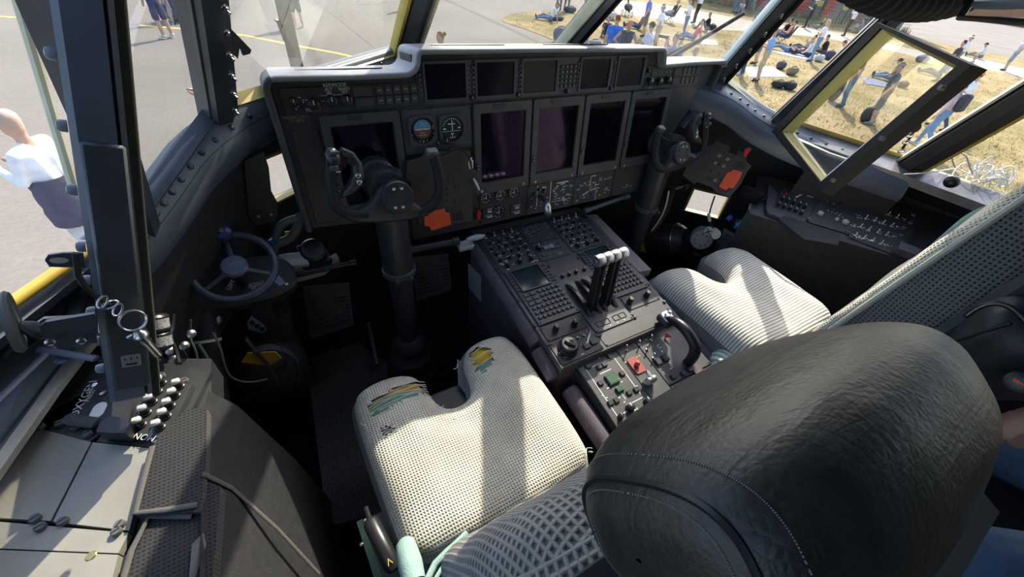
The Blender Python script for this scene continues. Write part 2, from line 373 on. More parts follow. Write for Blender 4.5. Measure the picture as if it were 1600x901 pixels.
strip('trim_3', [(700, -6), (640, 0), (560, 8)], .05, JOINT, 'faint joint line near the top of the apron')
strip('trim_4', [(226, -4), (205, 50), (190, 110), (184, 150)], .28, mat('tyre_mark', (.23, .225, .22), .9), 'broad grey tyre mark on the apron')

# ---- hull nodes: sill (F) and window tops (H), right side; the left is the mirror image
F = [(.31, 1.42, 1.06), (.83, 1.07, 1.04), (1.0, .86, .925), (1.30, .47, .88), (1.42, -.10, .88), (1.42, -1.25, .88)]
H = [(.30, .80, 1.68), (.69, .69, 1.68), (.79, .46, 1.68), (1.04, .09, 1.68), (1.12, -.40, 1.68), (1.12, -1.25, 1.68)]
def sd(p, s): return V((p[0] * s, p[1], p[2]))
b = MB(); b.box((0, .2, -.02), (3.2, 3.2, .04)); struct('floor', b, CARP, label='dark carpeted cockpit floor', smooth=0)
b = MB()
roof = [sd(p, -1) for p in H] + [sd(p, 1) for p in reversed(H)]
b.slab([p + V((0, 0, .05)) for p in roof], (0, 0, 1), .06); struct('ceiling', b, HULL, label='dark cockpit roof', smooth=0)
b = MB(); b.box((0, -1.27, .85), (3.16, .04, 1.75)); struct('wall_back', b, HULL, label='dark rear bulkhead of the cockpit', smooth=0)
def wallseg(b, A, B, z0, zt, inward, hole=None, th=.03):
    A = V(A); B = V(B); d = B - A; d.z = 0; L = d.length; d.normalize(); n = V((-d.y, d.x, 0)); n = n if n.dot(V(inward)) > 0 else -n
    def P(s, z): return V((A.x + d.x * s, A.y + d.y * s, z))
    def top(s): return A.z + (B.z - A.z) * s / L + zt
    def q(s0, s1, za, zb):
        fa = top if za == 't' else (lambda s: za); fb = top if zb == 't' else (lambda s: zb)
        b.slab([P(s0, fa(s0)), P(s1, fa(s1)), P(s1, fb(s1)), P(s0, fb(s0))], n, th)
    if not hole: q(0, L, z0, 't')
    else:
        s0, s1, za, zb = hole
        q(0, s0, z0, 't'); q(s1, L, z0, 't'); q(s0, s1, z0, za); q(s0, s1, zb, 't')
    return P, n, L
def hole_px(A, B, pts):
    A = V(A); B = V(B); d = B - A; d.z = 0; dn = d.normalized(); n = V((-dn.y, dn.x, 0)); ss = []; zz = []
    for p in pts:
        q = onp(*p, A, n); ss.append((q - A).dot(dn)); zz.append(q.z)
    return min(ss), max(ss), min(zz), max(zz)
WN = [0]
def pane(pts, n, name=None, label=None, seal=None, th=.008):
    WN[0] += 1; b = MB(); b.slab(pts, n, th); o = struct(f'window_{WN[0]}', b, GLS, label=label, smooth=0)
    P = [V(p) for p in pts]; c = sum(P, V()) / len(P); s = MB(); k = len(P); nn = V(n).normalized() * .012
    for i in range(k):
        a, e = P[i], P[(i + 1) % k]; ai = a + (c - a).normalized() * .011; ei = e + (c - e).normalized() * .011
        s.slab([a + nn, e + nn, ei + nn, ai + nn], n, .03)
    ob('window_seal', s, seal or YEL, o, 0, fix=True); return o
# lower hull (set outboard of the sill) with chin windows
FO = [(.36, 1.54, .92), (.92, 1.16, .90), (1.12, .94, .79), (1.42, .54, .75), (1.54, -.10, .75), (1.54, -1.25, .75)]
bl = MB(); br = MB(); bf = MB()
for s in (-1, 1):
    for i in range(5): (bl if s < 0 else br).slab([sd(F[i], s) + V((0, 0, -.012)), sd(F[i + 1], s) + V((0, 0, -.012)), sd(FO[i + 1], s) + V((0, 0, .004)), sd(FO[i], s) + V((0, 0, .004))], (0, 0, 1), .012)
bf.slab([sd(F[0], -1) + V((0, 0, -.012)), sd(F[0], 1) + V((0, 0, -.012)), sd(FO[0], 1), sd(FO[0], -1)], (0, 0, 1), .012)
wallseg(bf, sd(FO[0], -1), sd(FO[0], 1), 0, 0, (0, -1, 0))
hl = hole_px(sd(FO[1], -1), sd(FO[0], -1), [(366, 262), (468, 228), (470, 296), (372, 322)])
P, n, L = wallseg(bf, sd(FO[1], -1), sd(FO[0], -1), 0, 0, (0, -1, 0), (max(hl[0], .02), min(hl[1], .62), hl[2], hl[3]))
CH_L = [P(max(hl[0], .02), hl[2]), P(min(hl[1], .62), hl[2]), P(min(hl[1], .62), hl[3]), P(max(hl[0], .02), hl[3])], n
wallseg(bf, sd(FO[0], 1), sd(FO[1], 1), 0, 0, (0, -1, 0))
wallseg(bl, sd(FO[2], -1), sd(FO[1], -1), 0, 0, (1, 0, 0))
hr = hole_px(FO[1], FO[2], [(1083, 292), (1165, 352), (1092, 330), (1168, 312)])
P, n, L = wallseg(br, FO[1], FO[2], 0, 0, (-1, 0, 0), (max(hr[0], .01), min(hr[1], .295), hr[2], hr[3]))
CH_R = [P(max(hr[0], .01), hr[2]), P(min(hr[1], .295), hr[2]), P(min(hr[1], .295), hr[3]), P(max(hr[0], .01), hr[3])], n
for i in (2, 3, 4):
    wallseg(bl, sd(FO[i], -1), sd(FO[i + 1], -1), 0, 0, (1, 0, 0)); wallseg(br, FO[i], FO[i + 1], 0, 0, (-1, 0, 0))
# upper aft hull between the last window post and the bulkhead
for bb, s in ((bl, -1), (br, 1)):
    bb.slab([sd(F[4], s).lerp(sd(F[5], s), .80), sd(F[5], s), sd(H[5], s), sd(H[4], s).lerp(sd(H[5], s), .80)], (-s, 0, 0), .03)
struct('wall_front', bf, HULL, label='black lower nose wall behind the instrument panel', smooth=0)
struct('wall_left', bl, HULL, label='black side wall on the pilot side', smooth=0)
struct('wall_right', br, HULL, label='black side wall on the copilot side', smooth=0)
pane(CH_L[0], CH_L[1], label='bright chin window below the left windscreen ledge')
pane(CH_R[0], CH_R[1], label='bright chin window beside the copilot footwell')
# windscreen panes
def wp(a, b_, s1, s2, label, nin, seal=None):
    A, B = sd(F[a], s1), sd(F[b_], s2); C, D = sd(H[b_], s2), sd(H[a], s1)
    n = (B - A).cross(D - A).normalized(); n = n if n.dot(V(nin)) > 0 else -n
    return pane([A, B, C, D], n, label=label, seal=seal)
wp(0, 0, -1, 1, 'middle windscreen pane above the instrument panel', (0, -1, 0))
wp(1, 0, -1, -1, 'windscreen pane in front of the pilot', (0, -1, 0))
wp(0, 1, 1, 1, 'windscreen pane in front of the copilot', (0, -1, 0))
wp(2, 1, -1, -1, 'narrow corner pane left of the pilot windscreen', (1, -.5, 0), FRM)
wp(1, 2, 1, 1, 'narrow corner pane right of the copilot windscreen', (-1, -.5, 0), SEAL)
wp(3, 4, 1, 1, 'aft side pane behind the copilot side opening', (-1, 0, 0), SEAL)
wp(3, 4, -1, -1, 'aft side pane beside the pilot seat', (1, 0, 0), SEAL)
for s, lab in ((1, 'rearmost side pane on the copilot side'), (-1, 'rearmost side pane on the pilot side')):
    A, B = sd(F[4], s), sd(F[4], s).lerp(sd(F[5], s), .80); C, D = sd(H[4], s).lerp(sd(H[5], s), .80), sd(H[4], s); n = (B - A).cross(D - A).normalized(); n = n if n.x * s < 0 else -n
    pane([A, B, C, D], n, label=lab, seal=FRM)
# posts
TN = [4]
def trim(mb, m, label, smooth=35):
    TN[0] += 1; return struct(f'trim_{TN[0]}', mb, m, label=label, smooth=smooth)
def post(A, B, w, d, inward, label, face=FRM, edge=(None, None), bolts=0, ext=.0):
    A = V(A); B = V(B); z = (B - A).normalized(); A = A - z * ext; inn = V(inward); x = z.cross(inn).normalized(); y = x.cross(z).normalized() * 1
    y = y if y.dot(inn) > 0 else -y; x = y.cross(z).normalized()
    L = (B - A).length; M = Matrix(((x.x, y.x, z.x, A.x), (x.y, y.y, z.y, A.y), (x.z, y.z, z.z, A.z), (0, 0, 0, 1)))
    b = MB(); pr = [(w / 2, -.02), (w / 2, d * .55), (w * .44, d * .62), (w * .40, d), (-w * .10, d), (-w * .14, d * .6), (-w / 2, d * .55), (-w / 2, -.02)]
    b.prism(pr, 0, L, M); o = trim(b, face, label)
    for k, mm in enumerate(edge):
        if mm:
            e = MB(); sx = (1, -1)[k]; e.prism(rrect(.010, .045, .003, 2, sx * (w / 2 + .004), d * .3), 0, L, M); ob('edge_seal', e, mm, o)
    if bolts:
        bm_ = MB(); bm_.lathe([(.008, 0), (.008, .002), (.0055, .003), (.0055, .007), (.003, .0075), (.003, .014), (.0005, .015)], n=10); me = bm_.mesh('bolt', STEEL)
        for i in range(bolts): ob('bolt', me, None, o, Mx=M @ T(-w * .32, d * .57, .03 + i * (L - .1) / bolts) @ RX(-pi / 2))
    return o, M
post(sd(F[0], -1), sd(H[0], -1), .066, .036, (0, -1, 0), 'slanting windscreen post left of the middle pane', edge=(YEL, SEAL), ext=.05)
post(sd(F[0], 1), sd(H[0], 1), .066, .036, (0, -1, 0), 'slanting windscreen post right of the middle pane', edge=(SEAL, RUB), ext=.05)
p1, P1M = post(sd(F[1], -1), sd(H[1], -1), .062, .035, (.55, -1, 0), 'blue black corner post with a row of bolts on the pilot side', bolts=14, ext=.02)
post(F[1], H[1], .050, .03, (-.7, -1, 0), 'broad corner post on the copilot side with pale edge', edge=(mat('pale_blue_edge', (.42, .55, .62), .4), RUB), bolts=10, ext=.02)
post(F[2], H[2], .06, .045, (-1, -.5, 0), 'front post of the copilot side opening', ext=.02)
pl5, _ = post(sd(F[2], -1), sd(H[2], -1), .05, .03, (1, -.5, 0), 'front post of the pilot side opening', ext=.02)
b = MB(); b.tube([onx(14, -40, -1.0), onx(28, 0, -1.01), onx(92, 215, -1.06), onx(118, 300, -1.08)], .0075, 8); ob('edge_seal', b, SEAL, pl5)
post(F[3], H[3], .075, .05, (-1, -.25, 0), 'aft post of the copilot side opening with yellow inner edge', edge=(ALU, YEL), face=BLK, ext=.0)
post(sd(F[3], -1), sd(H[3], -1), .075, .05, (1, -.25, 0), 'aft post of the pilot side opening', ext=.0)
post(F[4], H[4], .08, .05, (-1, 0, 0), 'post between the two rear panes on the copilot side'); post(sd(F[4], -1), sd(H[4], -1), .08, .05, (1, 0, 0), 'post between the two rear panes on the pilot side')
# header rails along the window tops
for s, side in ((-1, 'left'), (1, 'right')):
    b = MB()
    for i in range(4): b.tube([sd(H[i], s), sd(H[i + 1], s)], .035, 6)
    trim(b, FRM, f'rail along the window tops on the {side} side')
b = MB(); b.tube([sd(H[0], -1), sd(H[0], 1)], .035, 6); trim(b, FRM, 'rail above the middle windscreen pane')
# ledges below the windscreen (a rolled sill following the nose) with rivets
def smoothpath(P, k=3):
    P = [V(p) for p in P]
    for _ in range(k):
        Q = [P[0]]
        for i in range(len(P) - 1): Q += [P[i].lerp(P[i + 1], .25), P[i].lerp(P[i + 1], .75)]
        P = Q + [P[-1]]
    return P
def ledge(s, side):
    base = smoothpath([sd(F[0], s), sd(F[1], s), sd(F[2], s), sd(F[2], s).lerp(sd(F[3], s), 1.0 if s > 0 else .16)], 3)
    prof = [(-.035, .012), (.0, .015), (.012, .004), (.045, -.006), (.075, -.02), (.10, -.045), (.112, -.08), (.105, -.10)] if s > 0 else [(-.035, .014), (.0, .015), (.006, .010), (.016, -.008), (.022, -.024), (.028, -.046), (.027, -.068), (.016, -.086)]
    rows = []
    for i, p in enumerate(base):
        a = base[max(i - 1, 0)]; c = base[min(i + 1, len(base) - 1)]; t = (c - a); t.z = 0; t.normalize(); n = V((-t.y, t.x, 0)); n = n if n.dot(V((-s, -.6, 0))) > 0 else -n
        rows.append([p + n * q[0] + V((0, 0, q[1])) for q in prof])
    b = MB(); m = len(prof); vs = [p for r in rows for p in r]
    b.add(vs, [(i * m + k, i * m + k + 1, (i + 1) * m + k + 1, (i + 1) * m + k) for i in range(len(rows) - 1) for k in range(m - 1)])
    o = trim(b, mat('ledge_' + side, (.095, .115, .145), .34, noise=(7, .25), bump=(80, .1)), f'riveted black ledge with painted sky sheen under the windscreen on the {side} side', 60)  # blue lift in the base colour stands in for sky reflection
    rv = MB(); rv.lathe([(.0065, 0), (.006, .002), (.004, .0035), (.0005, .004)], n=10); me = rv.mesh('rivet', FRM)
    acc = 0
    for i in range(4, len(rows) - 1):
        a, c = rows[i][3], rows[i + 1][3]; d = (c - a).length; acc += d
        while acc > .028:
            acc -= .028; ob('rivet', me, None, o, Mx=zframe(a.lerp(c, .5) - V((0, 0, .001)), V((0, 0, 1)) if s > 0 else V((.55, -.45, .7))))
    sm = MB()
    for i in range(1, len(rows) - 1): sm.add([rows[i][4] + V((0, 0, .0015)), rows[i + 1][4] + V((0, 0, .0015)), rows[i + 1][4].lerp(rows[i + 1][5], .08) + V((0, 0, .0015)), rows[i][4].lerp(rows[i][5], .08) + V((0, 0, .0015))], [(0, 1, 2, 3)])
    ob('panel_joint', sm, KNOB, o)
    return rows, o
LEDGE_L, ledge_l = ledge(-1, 'left'); LEDGE_R, ledge_r = ledge(1, 'right')
b = MB(); b.slab([sd(F[0], -1), sd(F[0], 1), sd(F[0], 1) + V((0, -.16, -.05)), sd(F[0], -1) + V((0, -.16, -.05))], (0, 0, 1), .03); trim(b, FRM, 'deck behind the glareshield under the middle pane')
# inner curtain / lining hanging below the ledges
for rows, s, side in ((LEDGE_L, -1, 'left'), (LEDGE_R, 1, 'right')):
    b = MB(); k0 = next(i for i, r in enumerate(rows) if r[0].y < 1.10); top = [r[-1] for r in rows[k0:]]
    m = len(top); vs = top + [p + V((s * .03, .02, -.30)) for p in top]
    b.add(vs, [(i, i + 1, m + i + 1, m + i) for i in range(m - 1) if s < 0 or top[i].y < .70]); trim(b, VINY, f'black lining hanging below the {side} ledge')
# ================================================================== INSTRUMENT PANEL
ct, st = cos(radians(9)), sin(radians(9))
PO = V((0, 1.0421, .9946)); PVv = V((0, st, ct)); PNn = V((0, -ct, st))
PM = Matrix(((1, 0, 0, 0), (0, st, -ct, PO.y), (0, ct, st, PO.z), (0, 0, 0, 1)))
def UV(px, py, w=0):
    p = onp(px, py, PO + PNn * w, PNn) - PO; return p.x, p.dot(PVv)
def pm(u, v, w=0): return PM @ T(u, v, w)
panel = thing('instrument_panel', (0, 1.04, .60), 'wide black main instrument panel with tall dark screens under a grey hood', 'instrument panel')
b = MB(); b.prism([(-.718, .10), (-.718, -.25), (-.45, -.272), (-.45, -.35), (.53, -.35), (.57, -.2), (.645, -.10), (.74, .01), (.772, .10)], -.09, 0, PM); ob('panel_plate', b, BLK2, panel, 30, fix=True)
b = MB(); b.prism([(-.40, .09), (.455, .09), (.455, .142), (-.40, .145)], -.09, 0.001, PM); ob('upper_plate', b, BLK2, panel, 30, fix=True)
# hood: a thick grey rim following the top and the left edge
def arc(cx, cy, r, a0, a1, n=5): return [(cx + r * cos(radians(a0 + (a1 - a0) * i / n)), cy + r * sin(radians(a0 + (a1 - a0) * i / n))) for i in range(n + 1)]
path = [(-.734, -.25)] + arc(-.706, .085, .03, 180, 90) + [(-.55, .112)] + arc(-.425, .140, .028, 270, 360, 4)[0:] + arc(-.377, .140, .02, 180, 90, 4) + [(-.2, .159), (0, .158), (.25, .155)] + arc(.435, .130, .024, 90, 0, 4) + [(.461, .106), (.6, .110)] + arc(.768, .090, .02, 90, 0, 4) + [(.775, .05), (.745, -.03), (.655, -.125)]
def rim(pth, th, w0, w1, b):
    n = len(pth); inner = []
    for i in range(n):
        a = V(pth[max(i - 1, 0)]).to_2d(); c = V(pth[min(i + 1, n - 1)]).to_2d(); d = (c - a).normalized(); inner.append((pth[i][0] + d.y * th, pth[i][1] - d.x * th))
    vs = []
    for i in range(n):
        (ox, oy), (ix, iy) = pth[i], inner[i]; mx, my = (ox + ix) / 2, (oy + iy) / 2
        vs += [(ox, oy, w0), (ox, oy, w1 - .008), (ox * .7 + mx * .3, oy * .7 + my * .3, w1 - .002), (mx, my, w1), (ix * .7 + mx * .3, iy * .7 + my * .3, w1 - .002), (ix, iy, w1 - .008), (ix, iy, w0)]
    fs = [(i * 7 + k, (i + 1) * 7 + k, (i + 1) * 7 + k + 1, i * 7 + k + 1) for i in range(n - 1) for k in range(6)]
    b.add(vs, fs + [tuple(range(7)), tuple(range((n - 1) * 7 + 6, (n - 1) * 7 - 1, -1))], PM)
HOOD = mat('hood_grey', (.25, .25, .255), .45, noise=(15, .12), bump=(400, .25))
b = MB(); rim(path[5:-3], .014, -.12, .035, b); ob('glareshield', b, HOOD, panel, 50, fix=True)
b = MB(); rim(path[:6], .016, -.10, .022, b); ob('panel_rim', b, BEZ, panel, 50, fix=True); b = MB(); rim(path[-5:], .014, -.10, .022, b); ob('panel_rim', b, BEZ, panel, 50, fix=True)
for u0, u1, v in ((-.66, -.47, .1145), (-.33, -.12, .161), (.02, .26, .160)):
    b = MB(); b.add([(u0, v, -.055), (u1, v, -.045), (u1 + .01, v, -.05), (u0 + .01, v, -.06), (u0, v - .004, -.055), (u1, v - .004, -.045), (u1 + .01, v - .004, -.05), (u0 + .01, v - .004, -.06)], [(0, 1, 2, 3), (7, 6, 5, 4), (0, 4, 5, 1), (1, 5, 6, 2), (2, 6, 7, 3), (3, 7, 4, 0)], PM); ob('vent_slot', b, KNOB, panel, 0, fix=True)
# --- generic small pieces (shared meshes)
def M_knob(r, h, m=KNOB):
    b = MB(); b.lathe([(r * 1.15, 0), (r * 1.15, h * .25), (r, h * .3), (r * .95, h * .92), (r * .8, h), (.0005, h)], n=14); b.box((0, r * .45, h), (r * .18, r * .8, h * .08), mi=1); return b.mesh('knob', [m, WHT])
def M_btn(w, h, d, m=BEZ): b = MB(); b.cbox((0, 0, d / 2), (w, h, d), min(w, h, d) * .22); return b.mesh('button', m, 30)
def M_screw(r=.0032): b = MB(); b.lathe([(r, 0), (r, r * .4), (r * .7, r * .6), (.0003, r * .6)], n=8); b.box((0, 0, r * .62), (r * 1.3, r * .25, r * .1), mi=1); return b.mesh('screw', [BEZ, KNOB])
def M_toggle(h=.014):
    b = MB(); b.lathe([(.0045, 0), (.0045, .003), (.003, .004), (.0005, .004)], n=8); b.cyl((0, 0, .003), (0, h * .35, h), .0014, .0026, 8); b.ell((0, h * .37, h), (.0027, .0027, .0027), nu=8, nv=5); return b.mesh('toggle', STEEL)
K_S, K_M, K_L = M_knob(.006, .011), M_knob(.0085, .014), M_knob(.012, .016)
B_S, B_M, B_K = M_btn(.0075, .0075, .004), M_btn(.017, .015, .004), M_btn(.0105, .0095, .0055)
SCW = M_screw(); TOG = M_toggle(); WK = M_btn(.020, .0125, .004); WK0 = WK
def dashes(M, items, parent, m=WHT, name='markings'):    # flat printed marks: (u, v, w, h)
    b = MB()
    for u, v, w, h in items: b.add([(u - w / 2, v - h / 2, 0), (u + w / 2, v - h / 2, 0), (u + w / 2, v + h / 2, 0), (u - w / 2, v + h / 2, 0)], [(0, 1, 2, 3)], M)
    o = ob(name, b, m, parent, 0); o['kind'] = 'stuff'; return o
def plate(M, u0, u1, v0, v1, w, parent, name='subpanel', m=BLK2, r=.003, screws=True, ch=.0012):
    b = MB(); b.prism(rrect(u1 - u0, v1 - v0, r, 2, (u0 + u1) / 2, (v0 + v1) / 2), -.004, w, M, ch=ch); o = ob(name, b, m, parent, 25)
    if screws:
        for x in (u0 + .006, u1 - .006):
            for y in (v0 + .006, v1 - .006): ob('screw', SCW, None, o, Mx=M @ T(x, y, w))
    return o
# --- tall multifunction displays
def mfd(u, name_i, scr):
    b = MB(); n = 3; P = rrect(.190, .262, .006, n, u + .076, -.1065); Q = rrect(.152, .203, .003, n, u + .076, -.1015)
    b.ring(P, Q, 0, .012, PM); o = ob('multifunction_display', b, BEZ, panel, 30, fix=True)
    s = MB(); s.prism(rrect(.156, .207, .002, 2, u + .076, -.1015), 0, .005, PM); ob('screen', s, scr, o, 0)
    e = MB(); e.ring(rrect(.152, .203, .003, n, u + .076, -.1015), rrect(.147, .198, .003, n, u + .076, -.1015), .004, .009, PM); ob('inner_bezel', e, KNOB, o, 0, fix=True)
    for du in (.0, .152): ob('screw', M_scr_big, None, o, Mx=pm(u + du, -.228, .012))
    b2 = MB(); b2.cbox((0, 0, .002), (.008, .020, .004), .001); b2.box((0, .004, .0045), (.004, .004, .001), mi=1); b2.box((0, -.005, .0045), (.004, .004, .001), mi=1); ob('rocker', b2, [KNOB, DIMW], o, Mx=pm(u - .0125, -.15, .012))
    l = MB(); l.box((u + .06, .016, .013), (.035, .010, .003), PM); ob('latch', l, BLK, o, 0); return o
b = MB(); b.lathe([(.005, 0), (.005, .002), (.0035, .003), (.0005, .0015)], n=10); M_scr_big = b.mesh('screw', STEEL)
for i, u in enumerate((-.619, -.22, -.022, .176, .374)): mfd(u, i, SCRN)
# --- upper row of five small displays with bezel keys
up_ = plate(PM, -.392, .402, .030, .132, .006, panel, 'upper_display_bank', BEZ)
for i, (a, c) in enumerate(((-.371, -.26), (-.227, -.112), (-.082, .032), (.124, .236), (.272, .382))):
    b = MB(); P = rrect(c - a + .012, .094, .003, 2, (a + c) / 2, .084); Q = rrect(c - a, .081, .002, 2, (a + c) / 2, .084); b.ring(P, Q, .006, .012, PM); o = ob('small_display', b, BEZ, panel, 25, fix=True)
    s = MB(); s.prism(rrect(c - a, .081, .002, 2, (a + c) / 2, .084), .004, .0075, PM); ob('screen', s, SCRB, o, 0)
mk = []
for u in (-.384, -.251, -.237, -.104, -.091, .041, .113, .244, .258, .391):
    for k in range(6):
        v = .056 + k * .0115; ob('bezel_key', B_S, None, up_, Mx=pm(u, v, .006)); mk.append((u, v, .0035 if k % 2 else .002, .002))
for r_ in range(5):
    for c_ in range(4): u, v = .054 + c_ * .0155, .055 + r_ * .013; ob('keypad_key', B_K, None, up_, Mx=pm(u, v, .006)); mk.append((u, v, .003, .0045))
dashes(pm(0, 0, .0122), mk, up_, DIMW)
for u in (-.244, -.097, .077, .251): ob('knob', K_S, None, up_, Mx=pm(u, .040, .006))
# --- reference/mode panels
ref = plate(PM, -.706, -.392, .030, .086, .004, panel, 'reference_mode_panel')
for (px, py, k) in ((458, 158, K_M), (489, 162, K_L), (517, 157, K_L), (541, 156, K_L), (462, 170, K_S)):
    u, v = UV(px, py); ob('knob', k, None, ref, Mx=pm(u, v, .004))
for i in range(2): ob('key', M_btn(.045, .021, .004), None, ref, Mx=pm(-.527, .072 - i * .024, .004))
for i in range(5):
    for j in range(2): ob('key', M_btn(.0165, .019, .004), None, ref, Mx=pm(-.488 + i * .0215, .072 - j * .023, .004))
dashes(pm(0, 0, .0083), [(-.488 + i * .0215, .072 - j * .023, .009, .0025) for i in range(5) for j in range(2)], ref, DIMW)
def ptext(s, px, py, size, parent, w=.0048, m=WHT):
    u, v = UV(px, py, w); return text(s, size, pm(u, v, w), parent, m)
ptext('REF/MODE', 523, 133, .011, ref); ptext('ALT\nSEL', 514, 142.5, .0095, ref); ptext('BARO\nSET', 538, 141.5, .0095, ref); ptext('REF SET', 490, 171, .010, ref)
dashes(pm(0, 0, .0046), [(-.668, .066, .006, .002), (-.662, .058, .002, .008), (-.655, .06, .006, .002), (-.635, .05, .012, .002), (-.675, .048, .005, .002), (-.6, .067, .05, .0008), (-.6, .056, .05, .0008)], ref)
ptext('RADIO CALL\n17-5870', 463, 186, .0095, panel, .002, DIMW)
rr = plate(PM, .405, .70, .026, .098, .004, panel, 'copilot_reference_panel')
s = MB(); s.box((.458, .078, .005), (.055, .02, .004), PM); ob('screen', s, mat('green_lcd', (.03, .06, .04), .3), rr, 0)
for u, v, k in ((.425, .052, K_L), (.47, .050, K_L), (.512, .052, K_L), (.41, .084, K_S)): ob('knob', k, None, rr, Mx=pm(u, v, .004))
for j in range(2):
    ob('key', M_btn(.04, .026, .004), None, rr, Mx=pm(.56, .078 - j * .03, .004))
    for i in range(4): ob('key', M_btn(.018, .023, .004), None, rr, Mx=pm(.594 + i * .0225, .078 - j * .03, .004))
dashes(pm(0, 0, .0046), [(.49, .091, .016, .003), (.505, .078, .007, .004), (.523, .078, .007, .004), (.44, .031, .014, .003), (.412, .095, .007, .003)], rr, DIMW)
# lower-left vent ribs beside the pilot display
v_ = plate(PM, -.705, -.645, -.24, -.005, .004, panel, 'side_cover', BLK)
# --- standby instruments
stb = plate(PM, -.443, -.245, -.092, .022, .005, panel, 'standby_plate', BEZ)
def gauge(u, v, r, parent, face=KNOB, sq=False, name='gauge', w=.005):
    b = MB()
    if sq: b.ring(rrect(r * 2.25, r * 2.25, r * .45, 5, u, v), circ(r, 24, u, v), w, w + .008, PM)
    else: b.ring(circ(r * 1.16, 24, u, v), circ(r, 24, u, v), w - .004, w + .004, PM)
    o = ob(name, b, BEZ if sq else BLK, parent, 30, fix=True); s = MB(); s.prism(circ(r, 24, u, v), w - .003, w + .0005, PM); ob('dial', s, face, o, 0); return o
def halfdisc(r, a0, a1, n=14): return [(r * cos(radians(a0 + (a1 - a0) * i / n)), r * sin(radians(a0 + (a1 - a0) * i / n))) for i in range(n + 1)]
ua, va = UV(661, 204, .01); g = gauge(ua, va, .034, stb, sq=True, name='attitude_indicator')
b = MB(); b.prism(halfdisc(.024, 0, 180), 0, .001, pm(ua, va + .003, .0056)); ob('sky_half', b, mat('gauge_blue', (.10, .34, .52), .5), g, 0)
b = MB(); b.prism(halfdisc(.024, 180, 360), 0, .001, pm(ua, va + .003, .0056)); ob('ground_half', b, mat('gauge_brown', (.20, .075, .045), .5), g, 0)
dashes(pm(ua, va, .0072), [(0, .003, .04, .002), (0, .012, .014, .001), (0, .018, .009, .001), (0, -.006, .014, .001), (0, -.012, .02, .001), (-.009, .002, .012, .0025), (.009, .002, .012, .0025), (0, -.029, .003, .004), (-.01, -.028, .002, .003), (.01, -.028, .002, .003), (-.03, -.01, .003, .002), (.03, -.01, .003, .002)], g)
b = MB(); b.add([(.028, .0, 0), (.031, .0, 0), (.033, .016, 0), (.028, .010, 0)], [(0, 1, 2, 3)], pm(ua, va, .0074)); ob('flag', b, YEL, g, 0)
ub, vb = UV(707, 201, .01); g = gauge(ub, vb, .034, stb, sq=True, name='altimeter')
dd = []
for k in range(11):
    a = radians(20 + k * 14); dd.append((.026 * cos(a), .026 * sin(a), .003, .003))
dashes(pm(ub, vb, .0065), dd + [(0, -.007, .06, .0012), (.001, .008, .0025, .03), (-.006, .012, .012, .003), (.006, .012, .008, .003), (-.022, .0, .008, .004), (.022, .001, .008, .004), (0, -.02, .002, .012), (0, -.014, .009, .003), (-.006, -.024, .006, .002), (.006, -.024, .006, .002)], g)
for px, py, k in ((683, 223, K_S), (696, 220, K_M)):
    u, v = UV(px, py, .01); ob('knob', k, None, stb, Mx=pm(u, v, .010))
for u, v in ((-.252, .014), (-.252, -.085), (-.436, -.085), (-.34, .014), (-.34, -.085)): ob('screw', SCW, None, stb, Mx=pm(u, v, .005))
# --- engine and warning strip below the displays
low = plate(PM, -.224, -.048, -.348, -.242, .004, panel, 'engine_gauge_panel')
for px, py, r in ((759, 309, .019), (782, 305, .019), (803, 300, .019), (779, 331, .022)):
    u, v = UV(px, py, .004); g = gauge(u, v, r, low, name='round_gauge')
    dashes(pm(u, v, .0062), [(r * .8 * cos(a * .55), r * .8 * sin(a * .55), .003, .003) for a in range(11)] + [(0, .004, .0016, r * 1.1), (-.004, .0, r * .7, .0018)], g)
for px, py, s in ((763, 331, 'LEFT'), (806, 325, 'RIGHT')):
    u, v = UV(px, py, .004); bx_ = plate(PM, u - .022, u + .022, v - .022, v + .018, .008, low, 'annunciator', BLK, screws=False); text(s, .0085, pm(u + .003, v + .010, .0086), bx_, WHT); dashes(pm(u + .003, v + .002, .0086), [(-.006 + k * .004, 0, .003, .006) for k in range(4)] + [(-.008 + k * .004, -.0185, .003, .005) for k in range(5)], bx_)
    text('LOW SPEED', .0058, pm(u, v - .0105, .0086), bx_, WHT)
u, v = UV(748, 333, .01); b = MB(); b.prism(rrect(.011, .034, .005, 3, 0, -.006), .004, .012, pm(u, v)); b.cyl((0, 0, .0), (0, 0, .016), .007, n=10, M=pm(u, v)); ob('red_lever', b, RED, low)
gear = plate(PM, -.044, .150, -.350, -.242, .004, panel, 'landing_gear_panel')
rnd = random.Random(3)
dashes(pm(0, 0, .0046), [(-.005, -.285, .0022, .075), (.05, -.285, .003, .09), (.1, -.318, .085, .0016), (.022, -.258, .016, .004), (.1, -.252, .05, .004), (.1, -.258, .02, .003)] + [(rnd.uniform(.06, .14), rnd.uniform(-.335, -.262), rnd.uniform(.004, .012), .003) for _ in range(22)] + [(rnd.uniform(-.03, .04), rnd.uniform(-.335, -.262), rnd.uniform(.003, .008), .003) for _ in range(9)], gear)
dashes(pm(0, 0, .0048), [(.075, -.309, .014, .004), (.108, -.308, .018, .004)], gear, mat('green_lamp', (.12, .45, .15), .5), 'green_lamp')
for u, v in ((.066, -.27), (.132, -.272), (.066, -.30), (.132, -.305), (.075, -.33), (.115, -.335), (.1, -.28)): ob('toggle', TOG, None, gear, Mx=pm(u, v, .004))
for u, v in ((.0, -.262), (-.018, -.275), (.02, -.27)): ob('knob', K_S, None, gear, Mx=pm(u, v, .004))
